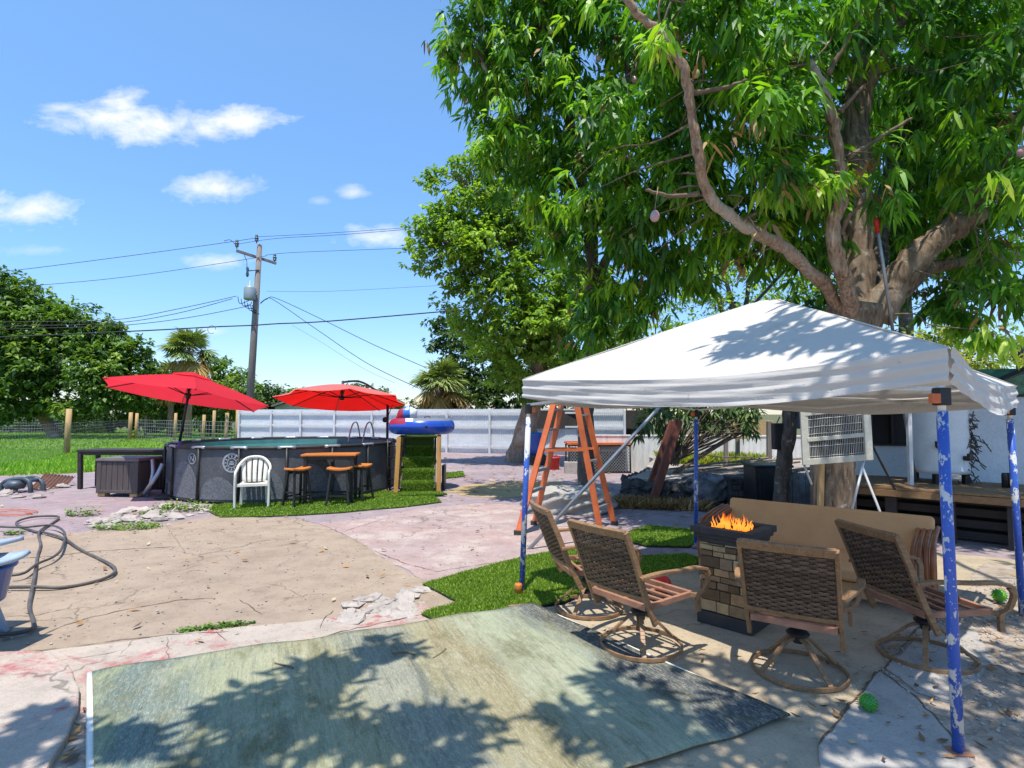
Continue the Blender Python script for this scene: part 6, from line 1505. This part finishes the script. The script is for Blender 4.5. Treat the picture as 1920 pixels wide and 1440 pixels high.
sh_ = [shade(*q) for q in ((740, 1222, 5.4, .13), (700, 1250, 5.4, .15), (660, 1290, 5.3, .14), (600, 1275, 5.4, .10), (570, 1300, 5.3, .15), (500, 1330, 5.2, .15), (440, 1330, 5.3, .10), (480, 1385, 5.1, .2), (420, 1430, 5., .2), (560, 1400, 5.0, .22), (640, 1380, 5.0, .18), (700, 1430, 4.9, .22), (780, 1370, 5.2, .14), (840, 1380, 5.2, .22), (870, 1425, 5., .2), (780, 1440, 5, .16),
        (200, 1400, 5.2, .13), (240, 1440, 5, .15), (90, 1385, 5.2, .14), (40, 1410, 5, .16), (1090, 1365, 5.2, .08), (1180, 1290, 5.4, .16), (1230, 1330, 5.2, .24), (1300, 1380, 5.2, .24), (1160, 1410, 5.1, .18), (1390, 1340, 5.5, .26), (1260, 1420, 5., .2), (1420, 1280, 5.8, .25), (1330, 1260, 5.9, .16), (1480, 1400, 5.4, .26), (1580, 1380, 5.6, .26), (1660, 1300, 5.8, .3), (1700, 1420, 5.4, .34), (1780, 1340, 5.8, .3), (1850, 1420, 5.4, .34), (1880, 1280, 6, .3), (1800, 1230, 6.2, .3), (1900, 1180, 6.4, .3))]
sh_ += [(1.72, 2.95, 6.2, .30), (1.98, 2.55, 6.2, .26), (1.48, 3.0, 6.3, .16), (2.15, 2.25, 6.2, .24), (1.95, 3.3, 6.4, .22), (2.3, 2.9, 6.4, .16), (2.5, 1.9, 6.0, .3)]
c3 = crown('overhanging_sprays', m_mango, mt, sh_, 75, 3, 8, .21, .06, 103, .8, .35, True, 0., .12)
crown('old_leaves', m_brownleaf, mt, mb_, 1.1, 1, 3, .2, .05, 104, .8, .8, True, 0., .2)
b = MB(); sk3 = limb(b, [Vector((.9, 1.3, 6.1)), Vector((-.3, 1.4, 5.7)), Vector((-1.2, 1.2, 5.3)), Vector((-2.5, 1.4, 5.1))], .013, .005, 6, .03, 11) + limb(b, [Vector((2.6, 2.1, 7.0)), Vector((2.0, 2.3, 6.3)), Vector((1.7, 2.9, 6.2))], .014, .006, 6, .03, 12); b.build('limb', m_limb, mt, world=True)
twigs(mt, 'twigs', m_twig, c1, sk, 5, .010, .55); twigs(mt, 'upper_twigs', m_twig, c2 + c3, sk + sk3, 6, .010, .35, .1)
t_ = NT('mango_skin'); nz_ = t_.noise(5, 3, .5); m_fruit = t_.end(t_.bsdf(t_.ramp(nz_, [(.35, (.42, .30, .36)), (.55, (.45, .22, .16)), (.7, (.28, .30, .08))]), .45))
def mango(px, py, Y, s_, par):
    q = P(px, py, Y); b = MB(); b.lathe([(s_ * .78 * math.sin(math.pi * k / 12) * (1 + .12 * math.cos(math.pi * k / 12)) + 1e-4, -s_ * math.cos(math.pi * k / 12)) for k in range(13)], 16, q)
    b.tube([q + Vector((0, 0, s_ * .95)), q + Vector((.01, 0, s_ * 2.2)), q + Vector((.04, 0, s_ * 5))], .003, 5); b.build('mango', m_fruit, par, world=True)
for a in ((1228, 405, 6.3, .068), (1305, 138, 6.35, .055), (1915, 285, 6.2, .06)): mango(*a, mt)

# ---- second mango, left, with its slim trunk behind the ladder
base = G(1102, 948); m2 = thing('mango_tree', 'tall slim mango tree behind the orange ladder, its leaves hanging low over the fence', 'tree', base)
b = MB(); sk = limb(b, [base - Vector((0, 0, .05)), P(1098, 850, 10.5), P(1102, 740, 10.5), P(1108, 640, 10.5), P(1112, 540, 10.4), P(1105, 440, 10.3), P(1090, 330, 10.2), P(1060, 200, 10.1), P(1020, 60, 10), P(1000, -80, 9.8)], .17, .07, 12, .02, 21); b.build('trunk', m_darkbark, m2, world=True)
b = MB(); sk += limb(b, [P(1112, 540, 10.4), P(1150, 450, 10.1), P(1165, 330, 9.9), P(1180, 200, 9.7), P(1170, 60, 9.6)], .10, .05, 10, .02, 22); b.build('limb', m_darkbark, m2, world=True)
b = MB(); sk += limb(b, [P(1095, 380, 10.2), P(1030, 300, 10), P(960, 210, 9.8), P(905, 120, 9.7)], .09, .03, 8, .02, 23); b.build('limb', m_limb, m2, world=True)
m2b = [blob(880, 60, 9.8, .60), blob(900, 120, 9.6, .62), blob(945, 40, 10, .9), blob(1040, 30, 10, 1.1), blob(1010, 130, 9.8, .9), blob(1110, 110, 9.8, 1.0), blob(950, 190, 9.7, .65), blob(1150, 30, 9.8, 1.2), blob(930, 230, 9.6, .35), blob(960, 280, 9.8, .65), blob(1040, 240, 10, .9), blob(1120, 250, 9.6, .9), blob(1000, 350, 10.2, .65),
       blob(1080, 360, 9.9, .8), blob(1150, 340, 9.4, .8), blob(1180, 430, 9.3, .65), blob(1130, 450, 9.6, .65), blob(1060, 450, 10.3, .6), blob(1210, 510, 9.2, .45), blob(1160, 540, 9.6, .55), blob(1090, 540, 10.2, .5), blob(1190, 590, 9.4, .38), blob(1130, 620, 9.8, .45), blob(1080, 620, 10.4, .4), blob(1230, 560, 9.6, .35), blob(950, -90, 10, 1.3), blob(1080, -90, 10, 1.4)]
c_ = crown('crown', m_mango, m2, m2b, 27, 6, 8, .225, .056, 111, .8, .6, True, -.02, .19)
crown('old_leaves', m_brownleaf, m2, m2b, 1.0, 1, 3, .2, .05, 112, .8, .8, True, 0., .2)
twigs(m2, 'twigs', m_twig, c_, sk, 7, .009, .5)
for a in ((1098, 28, 9.2, .075), (1033, 58, 9.2, .07), (1122, 110, 9.2, .06), (1100, 262, 9.2, .06), (1190, 150, 9.1, .07)): mango(*a, m2)

# ---- lighter broad tree further back
base = G(968, 866); t3 = thing('broadleaf_tree', 'light green broadleaf tree with leaning forked trunk in front of the white fence', 'tree', base)
b = MB(); sk = limb(b, [base - Vector((0, 0, .05)), P(985, 810, 19.2), P(1003, 740, 19.1), P(1012, 690, 19), P(1020, 640, 18.9), P(1045, 590, 18.6)], .42, .17, 14, .03, 31); sk += limb(b, [P(1008, 700, 19), P(1002, 640, 19), P(985, 560, 18.8), P(960, 470, 18.6), P(920, 390, 18.4), P(880, 350, 18)], .22, .06, 10, .03, 32); sk += limb(b, [P(985, 560, 18.8), P(920, 520, 18.5), P(850, 480, 18)], .12, .04, 8, .03, 33); b.build('trunk', m_limb, t3, world=True)
t3b = [blob(818, 345, 18, .42), blob(850, 390, 18, .7), blob(822, 420, 18, .7), blob(800, 465, 18, .55), blob(835, 490, 18, .85), blob(870, 440, 18, .95), blob(868, 530, 18, .5), blob(905, 380, 18.3, 1.0), blob(895, 310, 18.3, .8), blob(930, 470, 18.3, 1.2), blob(960, 400, 18.5, 1.2), blob(945, 560, 18.3, 1.1), blob(1000, 520, 18, 1.2), blob(985, 610, 18, 1.0), blob(930, 640, 18.4, .8), blob(1040, 590, 18, 1.2), blob(1050, 670, 18.4, .9), blob(960, 700, 18.6, .7), blob(1090, 660, 19, 1.1), blob(1020, 440, 18.6, 1.2), blob(860, 590, 18.6, .5), blob(970, 660, 18.6, .8), blob(1100, 560, 19, 1.3), blob(1100, 720, 19.4, .8), blob(970, 300, 18.8, 1.3), blob(1150, 620, 19.5, 1.1), blob(885, 620, 18.6, .45), blob(1000, 740, 19, .5)]
c_ = crown('crown', m_light_leaf, t3, t3b, 36, 6, 8, .20, .10, 121, .4, .35, False, -.05, .27)
twigs(t3, 'twigs', m_twig, c_, sk, 8, .014, .45, .3)

# ---- trees behind the canopy and far trees
def plain_tree(name, label, px, py, Y, tops, mat, seed, L, Wd, clumps=10, clusters=6, per=6, r=.25, tb=0., bark=None, group=None, csize=.3, trunk_to=None, lean=0):
    base = P(px, py, Y); base.z = 0; t = thing(name, label, 'tree', base, 0, group); bl = [blob(*q) for q in tops]
    c0 = Vector((np.mean([q[0] for q in bl]), np.mean([q[1] for q in bl]), np.mean([q[2] for q in bl])))
    b = MB(); sk = limb(b, [base - Vector((0, 0, .1)), base.lerp(c0, .35) + Vector((lean, 0, 0)), base.lerp(c0, .7) + Vector((lean * .6, 0, 0)), c0], r, r * .5, 10, .04, seed)
    for q in sorted(bl, key=lambda q: -q[3])[:5]: sk += limb(b, [c0.lerp(base, .35), c0.lerp(Vector(q[:3]), .5), Vector(q[:3])], r * .45, r * .15, 6, .05, seed + 1, 4)
    b.build('trunk', bark or m_darkbark, t, world=True)
    crown('crown', mat, t, bl, clumps, clusters, per, L, Wd, seed, .4, .3, False, tb, csize); return t
plain_tree('broadleaf_tree', 'pale loose tree behind the peak of the canopy tent', 1370, 850, 19, [(1290, 520, 18.5, 1.0), (1350, 500, 18.5, 1.2), (1400, 560, 18.5, 1.0), (1320, 590, 18.5, .9), (1270, 600, 18.5, .7), (1430, 500, 19, 1.1), (1480, 540, 19, 1.0), (1450, 600, 19, .9), (1380, 470, 19, .9), (1530, 560, 20, 1.0), (1260, 560, 19, .6), (1340, 660, 19, 1.2), (1420, 680, 19, 1.2)], m_light_leaf, 131, .19, .08, 15, 5, 7, .22, -.02)
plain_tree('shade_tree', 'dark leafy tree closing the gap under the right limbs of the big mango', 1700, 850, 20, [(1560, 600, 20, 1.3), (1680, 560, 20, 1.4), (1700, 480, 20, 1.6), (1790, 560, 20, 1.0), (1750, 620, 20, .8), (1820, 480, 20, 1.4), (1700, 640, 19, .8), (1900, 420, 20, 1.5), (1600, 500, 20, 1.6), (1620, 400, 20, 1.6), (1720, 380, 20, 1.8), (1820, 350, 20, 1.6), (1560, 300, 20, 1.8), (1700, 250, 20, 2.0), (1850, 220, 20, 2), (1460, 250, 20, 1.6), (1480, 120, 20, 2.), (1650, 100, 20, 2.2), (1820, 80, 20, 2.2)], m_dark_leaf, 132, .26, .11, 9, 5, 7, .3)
plain_tree('yellow_tree', 'yellow green leafy tree above the shed roof at right', 1800, 850, 15, [(1740, 640, 14.5, .55), (1790, 660, 14.5, .65), (1840, 660, 14.5, .6), (1800, 690, 14, .6), (1860, 690, 14, .6), (1770, 690, 14.5, .5), (1715, 650, 15, .5)], m_yellow_leaf, 133, .17, .06, 34, 5, 7, .14)
plain_tree('fine_leaved_tree', 'grey green fine leaved tree top at the far right edge', 1910, 850, 18, [(1900, 640, 18, .7), (1930, 620, 18, .9), (1890, 670, 18, .7), (1950, 680, 18, 1.0)], m_light_leaf, 134, .14, .05, 22, 5, 7, .15, -.1)
plain_tree('oak_tree', 'dark grey green tree between the fence and the broadleaf tree', 860, 860, 30, [(830, 590, 30, .9), (850, 620, 30, 1.0), (815, 625, 30, .5), (840, 650, 30, .8), (880, 640, 30, 1.4), (870, 690, 30, 1.4), (910, 700, 29, 1.6), (900, 650, 30, 1.5), (945, 720, 29, 1.4), (860, 725, 29, 1.0), (980, 690, 29, 1.6), (1040, 720, 29, 1.6), (900, 740, 28.5, 1.0), (960, 745, 28.5, 1.0), (1080, 730, 29, 1.6), (1150, 730, 29, 1.6), (1230, 720, 29, 1.8)], m_dark_leaf, 135, .30, .15, 10, 6, 7, .25, .05)
plain_tree('oak_tree', 'large spreading tree filling the far left behind the wire fence', 108, 800, 40, [(10, 540, 40, 1.6), (40, 560, 40, 1.6), (0, 590, 40, 2.2), (80, 600, 40, 1.9), (60, 640, 40, 2.3), (130, 630, 40, 1.8), (170, 640, 40, 1.6), (120, 680, 39, 2.2), (190, 690, 39, 2.0), (225, 655, 40, 1.5), (235, 700, 39, 1.5), (255, 660, 40, 1.1), (20, 660, 39, 2.3), (-40, 620, 40, 2.6), (-50, 700, 40, 2.6), (60, 700, 39, 1.8), (210, 740, 38.5, 1.3), (170, 745, 38.5, 1.2), (250, 740, 39, 1.2), (265, 710, 40, .9), (15, 720, 39, 1.6), (280, 690, 40, .6), (40, 745, 38.6, 1.3), (90, 750, 38.6, 1.2), (140, 765, 38.4, 1.0), (0, 760, 38.6, 1.3), (150, 590, 40, 1.2), (195, 620, 40, 1.0)], m_far_leaf, 136, .42, .22, 9, 7, 7, .45, .0, m_limb, None, .34, None, -1.2)
plain_tree('bushy_tree', 'bushy bright tree behind the crimson umbrella', 400, 800, 44, [(420, 700, 44, 1.4), (395, 715, 44, 1.3), (450, 725, 44, 1.5), (380, 745, 43, 1.4), (440, 750, 43, 1.5), (350, 735, 43, 1.3), (320, 720, 43, 1.2), (300, 750, 43, 1.4), (340, 770, 43, 1.3), (410, 770, 43, 1.3), (270, 765, 43, 1.3)], m_far_leaf, 137, .38, .18, 12, 6, 7, .2, .12)
for k, (px, w, top, lab, mt_) in enumerate([(510, 40, 722, 'low dark tree clump just right of the utility pole', m_dark_leaf), (560, 40, 728, 'low tree clump above the fence left of the scarlet umbrella', m_far_leaf), (610, 40, 740, 'low bushy tree clump right above the grey house roof', m_far_leaf), (665, 30, 722, 'thin dark treetop rising behind the scarlet umbrella', m_dark_leaf), (715, 40, 735, 'dark treetop behind the right half of the scarlet umbrella', m_dark_leaf), (765, 30, 755, 'low clump of leaves left of the palm over the fence', m_dark_leaf)]):
    plain_tree('bushy_tree', lab, px, 800, 52 + k, [(px - w * .4, top + 22, 52 + k, 1.1), (px, top + 14, 52 + k, 1.1), (px + w * .4, top + 24, 52 + k, 1.1), (px, top + 45, 52 + k, 1.6), (px + w * .5, top + 45, 52 + k, 1.5), (px - w * .5, top + 45, 52 + k, 1.5)], mt_, 140 + k, .42, .2, 10, 6, 6, .2, .0, None, 'trees beyond the white fence')
plain_tree('shade_tree', 'dark tree screen beyond the wire fence behind the wooden posts', 300, 800, 50, [(290, 745, 50, 2.0), (330, 750, 50, 1.8), (250, 735, 50, 1.9), (290, 775, 50, 1.6), (350, 785, 50, 1.3), (230, 775, 50, 1.6), (400, 785, 50, 1.4), (150, 780, 52, 1.6), (60, 785, 52, 1.8), (0, 785, 52, 1.8), (-80, 780, 52, 2), (440, 780, 50, 1.2), (110, 790, 52, 1.4)], m_dark_leaf, 151, .45, .22, 10, 6, 7, .2)
# clipped hedge
rg = np.random.default_rng(77); n = 3800; u = rg.uniform(-1, 1, n); hw_, hh_ = 1.75, 1.5
th = rg.uniform(0, np.pi, n); C = np.stack([u * hw_, -np.cos(th) * .6, .05 + hh_ * np.minimum(1, np.sin(th) * 1.5) * (1 - .25 * np.abs(u) ** 4)], 1); C[:, 2] *= np.where(rg.random(n) < .5, rg.random(n), 1)
O = unit(C - np.array([0, 0, .4])); D = unit(O * .6 + rg.normal(size=(n, 3))); leaves_mesh('foliage', m_dark_leaf, hg, C, D, O, np.full(n, .22), np.full(n, .13), rg.beta(1.5, 3, n), .2, False)
b = MB(); b.grid(lambda u, v: Vector(((2 * u - 1) * hw_ * .92, -.5 * math.cos(math.pi * v), .02 + hh_ * .9 * min(1, 1.5 * math.sin(math.pi * v)))), 10, 10); b.build('core', m_darkbark, hg)
# palms
def palm(name, label, px, py, Y, H, nf, rad, seed, dead=.3, trunk=True, mat=None, group=None):
    base = P(px, py, Y); base.z = 0; t = thing(name, label, 'palm', base, 0, group); rg = np.random.default_rng(seed)
    b = MB(); b.tube([Vector((0, 0, -.05)), Vector((.05, 0, H * .5)), Vector((0, 0, H))], [.24, .2, .18], 10); b.build('trunk', m_limb, t)
    for nm, m, ks, e0, e1 in (('crown', mat or m_palm, int(nf * (1 - dead)), -.15, 1.4), ('dead_fronds', m_palmdead, int(nf * dead), -1.35, -.2)):
        Pn, D, N0, Ls, Ws, T = [], [], [], [], [], []; pet = MB()
        for k in range(ks):
            az, el = rg.uniform(0, 6.28), rg.uniform(e0, e1); d = np.array([math.cos(az) * math.cos(el), math.sin(az) * math.cos(el), math.sin(el)]); L = rad * rg.uniform(.75, 1.1)
            c = np.array([0, 0, H]) + d * L * .5 + np.array([0, 0, -.12 * L * .5]); pet.tube([Vector((0, 0, H)), Vector(c)], .02, 4, False)
            s_ = np.cross(d, [0, 0, 1]); s_ /= np.linalg.norm(s_) + 1e-9; u2_ = np.cross(s_, d); tn = rg.random()
            for j in range(26):
                a = (j / 25 - .5) * 3.6; dd_ = d * math.cos(a) + s_ * math.sin(a) + u2_ * rg.normal(0, .12) + np.array([0, 0, -.25]); dd_ /= np.linalg.norm(dd_)
                Pn.append(c); D.append(dd_); N0.append(u2_ + rg.normal(0, .2, 3)); Ls.append(L * .55 * (1 - .25 * abs(a) / 1.8)); Ws.append(.055 * rad); T.append(np.clip(tn * .7 + .3 * rg.random(), 0, 1))
        if not Pn: continue
        leaves_mesh(nm, m, t, np.array(Pn), np.array(D), np.array(N0), np.array(Ls), np.array(Ws), np.array(T), .5, True); pet.build('petioles', m_limb, t)
    return t
palm('fan_palm', 'fan palm with yellowed hanging fronds behind the ring float', 820, 860, 26.5, 3.1, 60, 1.75, 201, .5)
palm('fan_palm', 'smaller fan palm low behind the fence right of the yellowed palm', 872, 860, 27.5, 2.1, 30, 1.3, 202, .5)
palm('fan_palm', 'tall fan palm standing up behind the crimson umbrella', 352, 800, 39, 6.1, 50, 2.2, 203, .3)
palm('fan_palm', 'fan palm half hidden left of the tall palm', 318, 800, 41, 4.3, 34, 1.9, 204, .5)
# slim trunk under the canopy edge
base = P(1463, 955, 8.6); base.z = 0; sl = thing('slim_tree', 'slim dark tree trunk holding a black loudspeaker under the canopy edge', 'tree', base); b = MB()
limb(b, [base - Vector((0, 0, .05)), P(1468, 880, 8.6), P(1480, 790, 8.6), P(1488, 700, 8.7), P(1500, 600, 8.9)], .13, .09, 12, .01, 61); b.build('trunk', m_darkbark, sl, world=True); c_ = crown('crown', m_mango, sl, [blob(1505, 560, 9, .5), blob(1480, 600, 9, .4)], 30, 5, 7, .2, .05, 62, .8, .5, True)
b = MB(); q = P(1535, 950, 7.75); q.z = 0; b.beam(q, P(1540, 865, 7.7), .07, .05, up=(0, 1, 0)); tag(b.build('wood_stake', m_post_wood, loc=q), 'pale split wooden stake leaning on the big trunk', 'stake')
# leaning red-brown boards and dead palm thatch
rb = []
for (a, c, Y0, Y1, w, lab) in (((1208, 942), (1262, 790), 10.8, 10.9, .13, 'left of two reddish brown boards leaning under the thatch'), ((1222, 948), (1272, 788), 10.4, 10.6, .15, 'right of two reddish brown boards leaning under the thatch')):
    p0, p1 = P(*a, Y0), P(*c, Y1); p0.z = max(0, p0.z); b = MB(); b.beam(p0, p1, w, .09, up=(0, 1, .2)); tag(b.build('leaning_board', wood('redwood_%d' % len(rb), (.22, .07, .045), (.12, .045, .03), 2, 1, .7), loc=p0, bevel=.006), lab, 'board', 'leaning red boards'); rb.append(1)
th_c = P(1330, 800, 12.2); tt = thing('dry_thatch', 'heap of dry brown branches and dark leaves hanging over the terrace', 'brush heap', (th_c.x, th_c.y, .44)); rg = np.random.default_rng(55); b = MB()
st0 = P(1262, 862, 12); 
for k in range(75):
    e = P(rg.uniform(1225, 1420), rg.uniform(762, 812), rg.uniform(11.6, 12.8)); m_ = st0.lerp(e, .45) + Vector((0, 0, rg.uniform(-.1, .3))); s0_ = st0 + Vector((rg.normal(0, .06), rg.normal(0, .1), rg.uniform(-.12, .1))); b.tube(curve([s0_, m_, e], 4), [.017 * (1 - .06 * i) for i in range(9)], 4, False)
b.tube(curve([st0 - Vector((0, 0, .3)), P(1330, 845, 12), P(1380, 815, 12.2), P(1410, 800, 12.4)], 6), .05, 7); b.build('branches', m_twig, tt, world=True)
tt2 = [blob(1240, 785, 11.8, .35), blob(1300, 775, 12.2, .35), blob(1360, 790, 12.2, .4), blob(1400, 790, 12.4, .3), blob(1215, 800, 11.8, .3), blob(1330, 760, 12.4, .4), blob(1270, 815, 11.8, .16), blob(1390, 760, 12.4, .4), blob(1230, 750, 12, .4)]
crown('leaves', m_dark_leaf, tt, tt2, 75, 3, 6, .24, .06, 56, .7, .5, True, .15, .18)
# yellow ground cover below the white wall, brush under canopy
X, Y = scatter([(3.9, 14.2), (6.4, 13.8), (6.6, 15.2), (4.1, 15.9)], 2200, 91); V, Fc, T = blades(X, Y, .44, .22, .05, 92, 1.2); stuff(npmesh('yellow_ground_cover', V, [Fc], m_yellow_leaf, None, T))
X, Y = scatter([(1.6, 10.9), (3.6, 10.2), (3.4, 9.8), (1.4, 10.2)], 1500, 93); V, Fc, T = blades(X, Y, .02, .16, .035, 94, 1.4); stuff(npmesh('dry_brush', V, [Fc], m_brownleaf, None, T))
